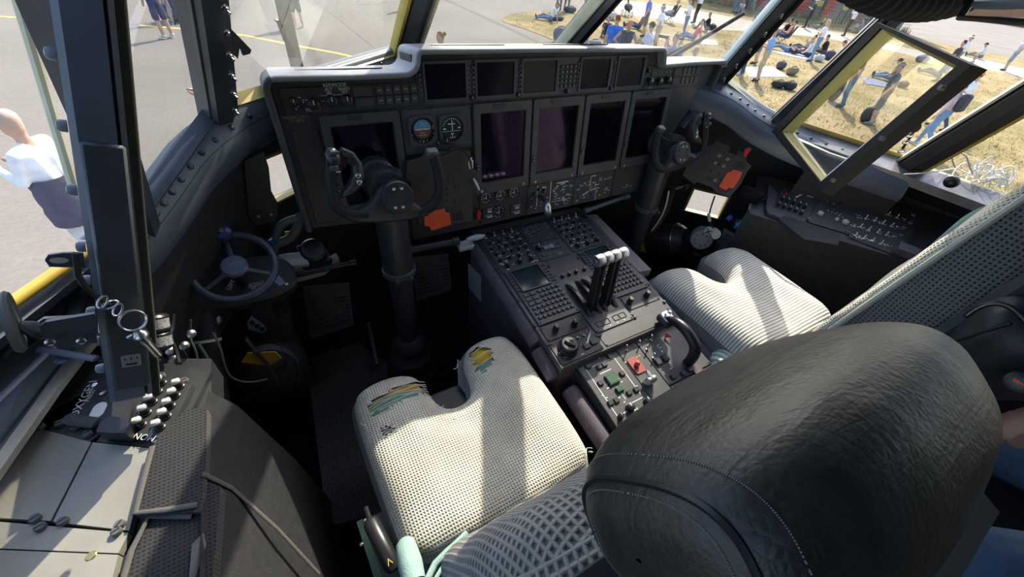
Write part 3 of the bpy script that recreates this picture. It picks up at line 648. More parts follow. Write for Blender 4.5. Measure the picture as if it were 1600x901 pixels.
# gear lever with wheel shaped knob
kp = onp(855, 326, PO + PNn * .07, PNn); b = MB(); base = PM @ V((.01, -.29, .0)); b.tube([base, base.lerp(kp, .5) + V((0, 0, .01)), kp], [.008, .007, .006], 8); lv = ob('gear_lever', b, BLK, panel)
b = MB(); b.lathe([(.008, -.011), (.019, -.011), (.024, -.006), (.025, 0), (.024, .006), (.019, .011), (.008, .011)], zframe(kp, (1, -.5, .25)), 22); b.lathe([(.009, -.008), (.009, .008)], zframe(kp, (1, -.5, .25)), 12); ob('wheel_knob', b, ALU, lv)
hyd = plate(PM, .156, .338, -.350, -.242, .004, panel, 'hydraulic_panel')
dashes(pm(0, 0, .0046), [(.228, -.275, .002, .05), (.25, -.30, .05, .0016), (.262, -.325, .002, .045), (.24, -.25, .022, .003)] + [(rnd.uniform(.17, .33), rnd.uniform(-.34, -.255), rnd.uniform(.005, .014), .0028) for _ in range(30)], hyd)
for u, v in ((.18, -.278), (.205, -.28), (.24, -.276), (.27, -.272), (.295, -.27), (.315, -.268)): ob('toggle', TOG, None, hyd, Mx=pm(u, v, .004))
for u, v in ((.185, -.32), (.22, -.322), (.245, -.318)): ob('button', B_M, None, hyd, Mx=pm(u, v, .004))
bl_ = plate(PM, .344, .52, -.350, -.242, .003, panel, 'blank_panel'); dashes(pm(0, 0, .0036), [(.42, -.315, .010, .004), (.41, -.322, .022, .002), (.44, -.321, .014, .002)], bl_)
for u in (-.045, .153): 
    b = MB(); b.box((u, -.295, .001), (.004, .10, .004), PM); ob('gap_strip', b, KNOB, panel, 0)
# rods below the panel
def rod(p0, p1, r, m, parent, ends=True):
    b = MB(); p0 = V(p0); p1 = V(p1); b.cyl(p0, p1, r, n=10)
    if ends:
        d = (p1 - p0); b.cyl(p0, p0 + d * .12, r * 1.35, n=10); b.cyl(p1 - d * .12, p1, r * 1.35, n=10)
    return ob('support_rod', b, m, parent)
rod(ony(634, 392, .94), ony(716, 376, .94), .011, BLK, panel); rod(ony(912, 330, .97), ony(982, 306, .97), .009, FRM, panel)
# knee board mount behind the pilot yoke with orange card
board = thing('tablet_mount', pm(-.34, -.33, .03).translation, 'black slotted mounting board right of the pilot yoke with an orange card', 'mount board')
uv = [UV(*p, .025) for p in ((636, 252), (660, 245), (664, 238), (700, 236), (706, 232), (735, 236), (735, 262), (744, 266), (744, 300), (738, 304), (738, 345), (700, 350), (655, 352), (650, 330), (644, 326), (642, 285), (634, 280))]
b = MB(); b.prism(uv[::-1], 0, .006, pm(0, 0, .022)); ob('board', b, BRWN, board, 0, fix=True)
uv = [UV(*p, .035) for p in ((662, 333), (694, 325), (697, 332), (702, 332), (705, 350), (674, 360), (671, 353), (664, 353))]
b = MB(); b.prism(uv[::-1], 0, .003, pm(0, 0, .034)); tag(ob('card', b, ORG, board, 0, fix=True), 'orange card')
for p in ((699, 294), (712, 292), (699, 303), (698, 313), (711, 311)): 
    u, v = UV(*p, .028); b = MB(); b.lathe([(.0045, 0), (.003, .0012), (.0005, .0005)], pm(u, v, .0282), 10); ob('hole_rim', b, KNOB, board)
b = MB()
for k in range(4): u, v = UV(709 + k * 4, 337, .028); b.box((u, v, .0285), (.003, .028, .001), PM)
ob('slots', b, KNOB, board, 0)
cord = [onp(*p, PO + PNn * q, PNn) for p, q in (((690, 243), .05), ((705, 236), .06), ((715, 232), .06), ((725, 236), .06), ((733, 247), .055), ((737, 262), .05))]
b = MB(); b.tube(cord, .0025, 6); ob('cord', b, RUB, board)
b = MB(); b.tube([onp(*p, PO + PNn * .05, PNn) for p in ((737, 246), (733, 254), (734, 263), (738, 262), (738, 250))], .0028, 6); ob('white_clip', b, WHT, board); b = MB(); b.tube([onp(*p, PO + PNn * .035, PNn) for p in ((740, 279), (745, 288), (749, 297))], [.003, .004, .003], 6); ob('white_clip', b, WHT, board)
# ================================================================== CENTRE PEDESTAL
S1 = .124; n1 = sqrt(1 + S1 * S1)
def PZ(y): return .595 - S1 * (.985 - y)
D1 = Matrix(((1, 0, 0, 0), (0, 1 / n1, -S1 / n1, 0), (0, S1 / n1, 1 / n1, PZ(0)), (0, 0, 0, 1)))       # v = y * n1
S2 = .15; n2 = sqrt(1 + S2 * S2)
def PZ2(y): return .505 - S2 * (.47 - y)
D2 = Matrix(((1, 0, 0, 0), (0, 1 / n2, -S2 / n2, 0), (0, S2 / n2, 1 / n2, PZ2(0)), (0, 0, 0, 1)))
def d1(x, y, w=0): return D1 @ T(x, y * n1, w)
def d2(x, y, w=0): return D2 @ T(x, y * n2, w)
def Q1(px, py, w=0): p = D1.inverted() @ onp(px, py, D1 @ V((0, 0, w)), D1.to_3x3() @ V((0, 0, 1))); return p.x, p.y / n1
def Q2(px, py, w=0): p = D2.inverted() @ onp(px, py, D2 @ V((0, 0, w)), D2.to_3x3() @ V((0, 0, 1))); return p.x, p.y / n2
ped = thing('centre_pedestal', (0, .6, 0), 'black centre pedestal packed with keypads, knobs and throttle levers', 'pedestal')
b = MB(); b.prism([(.45, 0), (1.03, 0), (1.03, PZ(1.03)), (.45, PZ(.45))], -.232, .232, Matrix(((0, 0, 1, 0), (1, 0, 0, 0), (0, 1, 0, 0), (0, 0, 0, 1)))); ob('body', b, PURP, ped, 0, fix=True)
b = MB(); b.prism([(.09, 0), (.452, 0), (.452, PZ2(.452) - .004), (.09, PZ2(.09) - .004)], -.178, .232, Matrix(((0, 0, 1, 0), (1, 0, 0, 0), (0, 1, 0, 0), (0, 0, 0, 1)))); ob('aft_body', b, BLK, ped, 0, fix=True)
def pplate(x0, x1, y0, y1, w=.004, name='control_panel', m=BLK2, D=None, screws=True):
    D = D1 if D is None else D; k = n1 if D is D1 else n2
    return plate(D, x0, x1, y0 * k, y1 * k, w, ped, name, m, screws=screws)
b = MB(); b.prism(rrect(.462, .552 * n1, .004, 2, 0, .7275 * n1), -.006, .001, D1); ob('top_plate', b, BLK, ped, 0)
rnd = random.Random(5)
def rowmarks(x0, x1, y0, y1, n, D, k, w, parent, m=WHT):
    dashes(D @ T(0, 0, w), [(rnd.uniform(x0, x1), rnd.uniform(y0, y1) * k, rnd.uniform(.004, .011), .0024) for _ in range(n)], parent, m)
# audio panels: rows of small knobs
for x0, x1, yb in ((-.226, -.074, .812), (.060, .206, .818)):
    p = pplate(x0, x1, yb, .995, .004, 'audio_panel'); W_ = x1 - x0
    for r_, (nn, kind) in enumerate(((4, TOG), (4, K_S), (5, K_S), (5, K_S), (4, K_S), (3, K_M))):
        for c_ in range(nn): ob('knob' if kind is not TOG else 'toggle', kind, None, p, Mx=d1(x0 + W_ * (c_ + .6 + .12 * (r_ % 2)) / (nn + .35), .982 - r_ * .028 - .004, .004) @ RZ(rnd.uniform(-1.2, 1.2)))
    ob('button', B_M, None, p, Mx=d1(x1 - .025, yb + .045, .004)); rowmarks(x0 + .01, x1 - .01, yb + .01, .99, 46, D1, n1, .0046, p)
p = pplate(-.071, .052, .905, 1.0, .004, 'switch_panel')
for c_ in range(4):
    for r_ in range(2): ob('key', B_M, None, p, Mx=d1(-.022 + c_ * .0195, .978 - r_ * .019, .004))
for x, y in ((-.05, .972), (-.05, .935), (-.03, .955)): ob('key', B_M, None, p, Mx=d1(x, y, .004))
rowmarks(-.06, .045, .91, .995, 16, D1, n1, .0046, p, DIMW)
p = pplate(-.073, .046, .815, .900, .004, 'switch_panel'); ob('knob', K_L, None, p, Mx=d1(-.052, .872, .004))
lgk = M_btn(.021, .017, .005, mat('pale_key', (.20, .23, .26), .4))
for i in range(2): ob('key', lgk, None, p, Mx=d1(-.025 + i * .022, .868, .004))
for i in range(3):
    for j in range(2): ob('key', B_M, None, p, Mx=d1(.0 + .018 * i, .878 - j * .018, .004))
ob('key', B_M, None, p, Mx=d1(-.05, .838, .004)); rowmarks(-.065, .04, .82, .895, 16, D1, n1, .0046, p, DIMW)
# control display units with screen and keypad
for x0 in (-.219, .070):
    p = pplate(x0, x0 + .149, .592, .812, .007, 'control_display_unit', BEZ, screws=False)
    b = MB(); b.ring(rrect(.110, .092, .003, 2, x0 + .069, .763 * n1), rrect(.100, .082, .002, 2, x0 + .069, .763 * n1), .007, .012, D1); ob('screen_bezel', b, BLK, p, 25, fix=True)
    b = MB(); b.prism(rrect(.102, .084, .002, 2, x0 + .069, .763 * n1), .004, .008, D1); ob('screen', b, mat('unit_screen', (.012, .03, .04), .12), p, 0)
    for xx in (x0 + .008, x0 + .130, x0 + .141):
        for k in range(6): ob('line_key', B_S, None, p, Mx=d1(xx, .728 + k * .0135, .007))
    for r_ in range(6):
        for c_ in range(8):
            if c_ < 3 and r_ < 3:
                if c_ == 2: continue
                ob('wide_key', WK, None, p, Mx=d1(x0 + .019 + c_ * .0235, .704 - r_ * .0175, .007))
            else: ob('key', B_K, None, p, Mx=d1(x0 + .016 + c_ * .0167, .704 - r_ * .0178, .007))
    dashes(D1 @ T(0, 0, .0127), [(x0 + .016 + c_ * .0167, (.704 - r_ * .0178) * n1, .003, .004) for r_ in range(6) for c_ in range(8) if not (c_ < 3 and r_ < 3)], p, DIMW)
    for xx in (x0 + .008, x0 + .141):
        for yy in (.600, .716, .804): ob('screw', SCW, None, p, Mx=d1(xx, yy, .007))
# throttle quadrant
q = pplate(-.070, .078, .505, .750, .005, 'throttle_quadrant', BEZ)
b = MB()
for x in (-.034, .030): b.prism(rrect(.024, .15 * n1, .004, 2, x, .63 * n1), .005, .0056, D1)
ob('lever_slot', b, KNOB, q, 0)
for x in (-.052, -.012, .012, .052):
    pts = [d1(x, .70 - .14 * t, .006 + .020 * sin(pi * min(1, t * 1.05)) ** .7).translation for t in [i / 10 for i in range(11)]]
    b = MB(); vs = []; m = len(pts)
    for pt in pts: vs += [pt + V((-.005, 0, 0)), pt + V((.005, 0, 0)), pt + V((.005, 0, -.03)), pt + V((-.005, 0, -.03))]
    b.add(vs, [(i * 4 + k, i * 4 + (k + 1) % 4, (i + 1) * 4 + (k + 1) % 4, (i + 1) * 4 + k) for i in range(m - 1) for k in range(4)] + [(3, 2, 1, 0), tuple(range((m - 1) * 4, m * 4))]); ob('slot_guard', b, KNOB, q, 30, fix=True)
for i in range(2):
    for j in range(2):
        b = MB(); b.ring(rrect(.024, .019, .001, 1), rrect(.021, .016, .001, 1), 0, .002); ob('indicator_frame', b, KNOB, q, 0, Mx=d1(-.040 + i * .064 + j * .025, .53, .005), fix=True)
for x in (-.045, -.018, .010, .045): ob('knob', K_S, None, q, Mx=d1(x, .732, .005))
dashes(D1 @ T(0, 0, .0056), [(x, y * n1, .006, .003) for x in (-.032, .030) for y in (.70, .665, .575, .56)] + [(-.04 + k * .028, .513 * n1, .003, .004) for k in range(4)], q)
# throttle levers with four aluminium barrel knobs
topc = ony(955, 401, .615); ax = (ony(978, 391, .612) - ony(930, 412, .612)); axd = V((1, .05, .05)).normalized(); L_ = .30 * ax.length
for k, xo in ((0, -.028), (1, .026)):
    lv = MB(); kc = V((topc.x + (-.030 if k == 0 else .028), topc.y, topc.z)); bs = d1(xo, .585, -.01).translation
    dv = (kc - bs).normalized(); w_ = .011
    for off in ((-.009, 0), (.009, 0)):
        P = [bs + V((off[0], -.013, 0)), bs + V((off[0], .013, 0)), kc + V((off[0], .010, 0)), kc + V((off[0], -.010, 0))]; lv.slab(P, (1, 0, 0), .007)
    lv.slab([bs + V((.009, -.011, 0)), bs + V((.009, .011, 0)), kc + V((.009, .008, -.02)), kc + V((.009, -.008, -.02))], (1, 0, 0), .024)
    o = ob('throttle_lever', lv, KNOB, ped, 0, fix=True)
    for j in (-1, 1):
        M_ = zframe(kc + V((j * .0145, 0, 0)), (1, .04, .03)); kb = MB(); kb.lathe([(.010, -.0138), (.0165, -.0130), (.0175, -.011), (.0178, 0), (.0175, .011), (.0165, .0130), (.010, .0138)], M_, 22); kb.lathe([(.006, -.0155), (.006, .0155)], M_, 10); ob('barrel_knob', kb, ALU, o)
# small control strips behind the units
p = pplate(-.222, -.078, .536, .588, .004, 'knob_strip')
for x, y in ((-.181, .573), (-.118, .567)): ob('knob', M_knob(.0085, .022), None, p, Mx=d1(x, y - .01, .004))
p = pplate(.086, .222, .536, .588, .004, 'knob_strip')
for x in (.106, .18): ob('knob', M_knob(.0085, .022), None, p, Mx=d1(x, .562, .004))
p = pplate(-.226, -.078, .456, .532, .004, 'trim_panel')
b = MB(); b.lathe([(.030, 0), (.030, .006), (.026, .009), (.026, .020), (.022, .024), (.012, .024), (.010, .018), (.0005, .018)], d1(-.181, .497, .004), 26); o = ob('rotary_selector', b, KNOB, p); b = MB(); b.cbox((0, 0, .026), (.010, .034, .010), .002, d1(-.181, .497, .004) @ RZ(.6)); ob('selector_grip', b, BEZ, o)
for i, (x, y) in enumerate(((-.126, .482), (-.098, .486))): ob('key', M_btn(.021, .019, .006), None, p, Mx=d1(x, y, .004))
for x, y in ((-.133, .515), (-.112, .515)): ob('toggle', M_toggle(.018), None, p, Mx=d1(x, y, .004) @ RZ(-1.2))
rowmarks(-.21, -.09, .462, .528, 14, D1, n1, .0046, p)
p = pplate(-.070, .222, .456, .500, .003, 'blank_panel', BLK2)
for x, y in ((-.074, .50), (.083, .52), (.085, .508), (.226, .52), (.226, .60), (.226, .70), (.226, .8), (-.229, .60), (-.229, .70), (-.229, .53), (-.075, .76), (-.06, .79), (.062, .79)): ob('screw', SCW, None, ped, Mx=d1(x, y, .003) @ Matrix.Scale(1.7, 4))
# aft section: panels with the sheen put into a lighter base colour
AFTP = mat('aft_panel', (.075, .075, .076), .42, noise=(30, .12))
p = pplate(-.174, -.032, .10, .454, .004, 'cargo_control_panel', AFTP, D2)
for px, py in ((904, 572), (957, 549), (927, 567), (935, 562), (942, 595), (962, 598), (978, 612), (987, 608), (955, 626), (963, 622)):
    pass
sqk = M_btn(.016, .014, .006, BLK)
for px, py in ((919, 572), (953, 556), (936, 573), (944, 569), (938, 598), (972, 583), (983, 613), (994, 608), (954, 629), (963, 625)):
    x, y = Q2(px, py, .006); ob('key', sqk, None, p, Mx=d2(x, y, .004))
for px, py, r in ((985, 636, .011), (1012, 626, .010), (970, 650, .007)):
    x, y = Q2(px, py, .01); ob('knob', M_knob(r, .016), None, p, Mx=d2(x, y, .004))
pcb = mat('circuit_green', (.02, .10, .045), .4, noise=(400, .9))
for px, py, w_, h_ in ((956, 592, .030, .026), (968, 608, .020, .012)):
    x, y = Q2(px, py, .006); b = MB(); b.box((0, 0, .003), (w_ * 1.15, h_ * 1.2, .006)); b.box((0, 0, .0065), (w_, h_, .002), mi=1); ob('green_display', b, [BLK, pcb], p, 0, Mx=d2(x, y, .004))
ln = []
def linepx(a, c):
    x0, y0 = Q2(*a, .004); x1, y1 = Q2(*c, .004); ln.append(((x0 + x1) / 2, (y0 + y1) / 2 * n2, max(abs(x1 - x0), .0022), max(abs(y1 - y0), .0022)))
ln += [(-.103, .432 * n2, .10, .0022), (-.155, .36 * n2, .0022, .145), (-.053, .37 * n2, .0022, .12), (-.08, .30 * n2, .055, .0022), (-.135, .287 * n2, .04, .0022), (-.09, .24 * n2, .0022, .09), (-.105, .405 * n2, .04, .0022), (-.103, .372 * n2, .045, .0018), (-.103, .335 * n2, .0018, .04)]
dashes(D2 @ T(0, 0, .0047), ln, p); rowmarks(-.165, -.04, .12, .45, 34, D2, n2, .0047, p)
p = pplate(-.030, .044, .10, .458, .004, 'guarded_switch_panel', AFTP, D2)
x, y = Q2(994, 570, .006); b = MB(); b.prism(rrect(.036, .052, .008, 3), .0, .005, d2(x, y, .003)); o = ob('red_recess', b, mat('red_cup', (.30, .055, .045), .5), p); b = MB(); b.ell((0, 0, .010), (.008, .008, .010), d2(x, y, .004)); ob('red_lamp', b, mat('red_lens', (.6, .12, .1), .15), o)
x, y = Q2(980, 546, .01); ob('toggle', M_toggle(.024), None, p, Mx=d2(x, y, .004) @ RZ(.7))
x, y = Q2(1012, 590, .02); b = MB(); b.box((0, 0, .010), (.028, .018, .020), d2(x, y - .01, .004)); b.cyl((-.012, 0, .024), (.012, 0, .024), .010, n=12, M=d2(x, y - .01, .004)); b.cbox((.0, .012, .03), (.012, .030, .010), .003, d2(x, y - .01, .004)); ob('silver_guard', b, STEEL, p)
HZ = mat('hazard_yellow', (.55, .45, .12), .6); x, y = Q2(980, 548, .004); dashes(D2 @ T(0, 0, .0047), [(x - .03 + k * .011, (y + dy) * n2, .006, .003) for k in range(6) for dy in (-.028, .026)], p, HZ, 'hazard_marks')
p = pplate(.047, .228, .295, .458, .004, 'flap_control_panel', AFTP, D2)
for px, py in ((1000, 538), (1018, 530), (1012, 545), (1022, 558)): x, y = Q2(px, py, .01); ob('toggle', M_toggle(.02), None, p, Mx=d2(x, y, .004) @ RZ(rnd.uniform(-1, 1)))
for px, py in ((1028, 565), (1039, 559)): x, y = Q2(px, py, .006); ob('key', M_btn(.020, .022, .008, BLK), None, p, Mx=d2(x, y, .004))
rowmarks(.055, .12, .31, .45, 16, D2, n2, .0047, p)
p = pplate(.047, .228, .10, .291, .004, 'trim_indicator_panel', AFTP, D2)
for px, py in ((1052, 588), (1068, 583), (1078, 577)): x, y = Q2(px, py, .006); ob('key', M_btn(.018, .016, .008, BLK), None, p, Mx=d2(x, y, .004))
x, y = Q2(1092, 580, .006); ob('wide_key', M_btn(.034, .040, .004, mat('plum_key', (.10, .07, .08), .5)), None, p, Mx=d2(x, y, .004)); rowmarks(.055, .22, .2, .285, 12, D2, n2, .0047, p)
# flap grip: looped black handle with silver switch head
gx = .155; gp = [onx(*a, gx) for a in ((1054, 577), (1070, 571), (1084, 557), (1087, 542), (1080, 526), (1068, 511), (1056, 502), (1045, 500))]
gp = smoothpath(gp, 2); b = MB(); b.tube(gp, [.0125 + .004 * sin(pi * i / (len(gp) - 1)) for i in range(len(gp))], 12); g = ob('flap_grip', b, KNOB, ped)
hp = onx(1040, 500, gx); b = MB(); b.cbox((0, 0, 0), (.040, .050, .026), .007, zframe(hp, (-.1, -.1, 1))); ob('grip_head', b, BLK, g)
b = MB(); Mh = zframe(hp + V((0, 0, .014)), (-.1, -.15, 1)); b.prism(rrect(.034, .042, .010, 3), 0, .006, Mh, ch=.002); b.lathe([(.008, .006), (.009, .014), (.006, .018), (.0005, .018)], Mh @ T(-.006, .0, 0), 12); b.lathe([(.006, .006), (.0075, .012), (.004, .015), (.0005, .015)], Mh @ T(.011, .008, 0), 12); b.lathe([(.004, .006), (.005, .010), (.0005, .011)], Mh @ T(.006, -.012, 0), 10); ob('switch_head', b, STEEL, g)
rp = onx(1044, 526, gx); b = MB(); b.prism([(-.012, 0), (.012, -.004), (.0, .016)], 0, .004, zframe(rp, (-.7, -.3, .5))); ob('red_tab', b, RED, g, 0)
# padded bolsters along the pedestal edges
def bolster(p0, p1, r, m=PURP, parent=None, name='bolster'):
    p0 = V(p0); p1 = V(p1); d = p1 - p0; b = MB(); path = [p0 + d * t for t in (0, .03, .15, .5, .85, .97, 1)]; b.tube(path, [r * .8, r, r, r * 1.03, r, r, r * .8], 14); return ob(name, b, m, parent)
bolster((-.240, 1.0, PZ(1.0) - .03), (-.240, .56, PZ(.56) - .028), .024, parent=ped); bolster((-.243, .548, PZ(.55) - .04), (-.243, .455, PZ(.455) - .045), .024, parent=ped)
bolster((-.205, .425, .448), (-.205, .24, .430), .027, parent=ped); bolster((-.207, .232, .428), (-.207, .10, .42), .029, parent=ped)
bolster((.240, .96, PZ(.96) - .02), (.240, .56, PZ(.56) - .03), .020, parent=ped); bolster((.255, .45, .475), (.255, .30, .455), .026, parent=ped); bolster((.256, .29, .452), (.256, .1, .43), .028, parent=ped)
# side cheek on the right with sunlight put into its lighter plum, and the placard on the left cheek
b = MB(); b.slab([(.236, .99, .585), (.30, .99, .575), (.30, .66, .545), (.236, .66, .555)], (0, 0, 1), .03); ob('side_shelf', b, mat('sunlit_plum_shelf', (.20, .175, .18), .6, noise=(20, .1)), ped, 0, fix=True)
pl = [onx(*a, -.2345) for a in ((731, 411), (751, 432), (751, 471), (732, 449))]; b = MB(); b.slab(pl, (-1, 0, 0), .002); o = ob('placard', b, mat('placard_grey', (.33, .36, .40), .5), ped, 0, fix=True)
c = sum(pl, V()) / 4; dashes(frame(c + V((-.001, 0, .006)), (0, -1, 0), (0, 0, 1)), [(-.014 + .007 * k, .012 - .004 * k, .003, .008) for k in range(5)] + [(-.008 + .001 * k, -.008 - .007 * k, .026, .0016) for k in range(4)], o, mat('placard_ink', (.1, .11, .13), .6))
# parking brake T handle
hb = onp(728, 372, PO + PNn * .03, PNn); b = MB(); b.cbox((0, 0, 0), (.05, .03, .02), .003, zframe(hb + V((-.01, -.02, -.012)), (0, -.3, 1))); pb = ob('brake_base', b, LGREY, ped)
b = MB(); b.ell((0, 0, 0), (.034, .010, .009), zframe(onp(743, 371, PO + PNn * .06, PNn), (0, -.2, 1))); ob('brake_handle', b, mat('pale_handle', (.36, .42, .42), .4), pb)

# ================================================================== YOKES
def yoke(name, hub, px_mode, label, mirror):
    t = thing(name, (hub.x, .93, 0), label, 'control yoke')
    n = V((0, -cos(radians(18)), sin(radians(18))))
    HUBP = V((-.525, .875, .882))
    def pp(px, py, off=0):
        p = onp(px, py, HUBP + n * off, n) - HUBP
        return hub + V((p.x * mirror, p.y, p.z))
    # main horn tube
    pts = [pp(*a) for a in ((521, 236), (518, 262), (517, 285), (521, 312), (530, 328), (548, 335), (575, 336))]
    b = MB(); b.tube(smoothpath(pts, 2), .0135, 12); o1 = ob('horn', b, RUB, t)
    pts = [pp(*a) for a in ((652, 331), (668, 327), (681, 316), (688, 300), (687, 280), (684, 262), (678, 246), (674, 239))]
    b = MB(); b.tube(smoothpath(pts, 2), .0135, 12); o2 = ob('horn', b, RUB, t)
    tp = pts[-1]; b = MB(); b.cbox((0, 0, 0), (.030, .024, .020), .004, zframe(tp + n * .004, (0, -.3, 1))); ob('horn_cap', b, BEZ, o2)
    # crossbar: swelling body around the hub
    bar = [a for a in ((533, 331), (556, 330), (577, 318), (590, 298), (606, 286), (628, 288), (641, 302), (648, 316), (660, 324), (672, 328), (668, 336), (648, 341), (622, 345), (590, 347), (560, 347), (540, 342))]
    P = [pp(*a) - hub for a in bar]; Mb = frame(hub, (1, 0, 0), V((0, sin(radians(18)), cos(radians(18))))); Pi = [(Mb.inverted() @ (hub + p)) for p in P]; poly = [(p.x, p.y) for p in Pi]
    if mirror > 0: poly = poly[::-1]
    b = MB(); b.prism(poly, -.022, .012, Mb, ch=.006); ob('crossbar', b, BLK, t, 50, fix=True)
    b = MB(); hc = pp(618, 306); Mh = zframe(hc + n * .012, n); b.lathe([(.040, 0), (.040, .010), (.037, .014), (.0005, .014)], Mh, 28); hb = ob('hub_cap', b, BLK, t)
    for k in range(8):
        a = k * pi / 4 + .3; bb = MB(); bb.lathe([(.004, 0), (.004, .002), (.002, .003), (.0005, .002)], n=8); ob('hub_screw', bb.mesh('hub_screw', STEEL if k in (1, 2, 5, 6) else KNOB), None, hb, Mx=Mh @ T(.024 * cos(a), .024 * sin(a), .014))
    b = MB(); b.lathe([(.046, 0), (.046, .02), (.044, .03), (.044, .085), (.05, .09), (.05, .13)], zframe(hc - n * .02 + V((-.012 * mirror, 0, .012)), -n + V((0, 0, .18))), 26); ob('drum', b, BLK, t)
    # switch pod: sickle inside the outer horn, grip switches
    sk = [(534, 230), (552, 237), (565, 254), (569, 275), (563, 292), (550, 303), (533, 310), (536, 297), (546, 286), (551, 271), (548, 255), (538, 246), (528, 243)]
    Pi = [Mb.inverted() @ pp(*a) for a in sk]; poly = [(p.x, p.y) for p in Pi]; poly = poly if mirror < 0 else poly[::-1]
    b = MB(); b.prism(poly, -.016, .010, Mb, ch=.005); pod = ob('switch_pod', b, BLK, t, 50, fix=True)
    for a, r in (((549, 251), .009), ((558, 273), .006), ((560, 283), .006)): b = MB(); b.lathe([(r, 0), (r, .003), (r * .7, .004), (.0005, .003)], zframe(pp(*a) + n * .010, n), 12); ob('pod_button', b, KNOB if r > .008 else STEEL, pod)
    b = MB(); b.cbox((0, 0, 0), (.030, .052, .034), .009, frame(pp(521, 250) + n * .004, (1, 0, 0), (0, .2, 1))); gh = ob('grip_head', b, KNOB, t)
    for k, a in enumerate(((521, 237), (521, 246), (520, 261))): b = MB(); b.cbox((0, 0, 0), (.018, .007 if k < 2 else .012, .006), .002, zframe(pp(*a) + n * .022, n)); ob('grip_switch', b, BEZ, gh)
    dashes(frame(pp(521, 242) + n * .0222, (1, 0, 0), (0, .2, 1)), [(0, 0, .016, .0022), (0, .012, .013, .002), (0, -.028, .008, .003), (0, -.034, .010, .003)], gh)
    # column with collar and boot
    top = hub + V((0, .055, .0)); low = V((hub.x + .004 * mirror, hub.y + .025, .26))
    b = MB(); b.tube([top + V((0, 0, .03)), top + V((0, .0, -.1)), top.lerp(low, .45)], [.040, .043, .044], 20); c = ob('column', b, BLK, t)
    b = MB(); b.tube([top.lerp(low, .42), low], [.035, .031], 18); ob('lower_column', b, BLK, t)
    mid = top.lerp(low, .44); b = MB(); b.lathe([(.046, -.010), (.049, -.008), (.049, .008), (.046, .010)], zframe(mid, top - low), 20); b.cyl(mid + V((-.02, -.045, 0)), mid + V((-.02, -.055, 0)), .007, n=8); b.cyl(mid + V((.02, -.045, 0)), mid + V((.02, -.055, 0)), .007, n=8); ob('collar', b, BEZ, t)
    b = MB(); b.lathe([(.033, .06), (.04, .055), (.058, .035), (.06, .02), (.045, .0), (.05, -.01), (.075, -.03), (.078, -.05), (.055, -.075), (.06, -.085), (.09, -.11), (.095, -.135), (.07, -.16), (.08, -.18), (.11, -.215), (.115, -.262)], T(low.x, low.y, low.z), 24); ob('boot', b, mat('boot_rubber_' + name, (.03, .026, .025), .7), t)
    return t
yoke('pilot_yoke', V((-.525, .875, .882)), 0, 'black pilot control yoke and column in front of the left screen', 1)
yoke('copilot_yoke', onx(1060, 236, .525), 0, 'black copilot control yoke and column at the right of the panel', -1)
# ================================================================== SEATS
def seg_dist(p, P):
    best = 9
    for i in range(len(P)):
        a, c = P[i - 1], P[i]; dx, dy = c[0] - a[0], c[1] - a[1]; L = dx * dx + dy * dy
        t = 0 if L == 0 else max(0, min(1, ((p[0] - a[0]) * dx + (p[1] - a[1]) * dy) / L)); d = hypot(p[0] - a[0] - t * dx, p[1] - a[1] - t * dy)
        if d < best: best = d
    return best
def inside(p, P):
    r = False
    for i in range(len(P)):
        (x0, y0), (x1, y1) = P[i - 1], P[i]
        if (y0 > p[1]) != (y1 > p[1]) and p[0] < (x1 - x0) * (p[1] - y0) / (y1 - y0) + x0: r = not r
    return r
def densify(P, s):
    Q = []
    for i in range(len(P)):
        a, c = P[i], P[(i + 1) % len(P)]; k = max(1, int(hypot(c[0] - a[0], c[1] - a[1]) / s))
        Q += [(a[0] + (c[0] - a[0]) * j / k, a[1] + (c[1] - a[1]) * j / k) for j in range(k)]
    return Q
def chaikin(P, k=2):
    for _ in range(k):
        Q = []
        for i in range(len(P)):
            a, c = P[i], P[(i + 1) % len(P)]; Q += [(a[0] * .75 + c[0] * .25, a[1] * .75 + c[1] * .25), (a[0] * .25 + c[0] * .75, a[1] * .25 + c[1] * .75)]
        P = Q
    return P
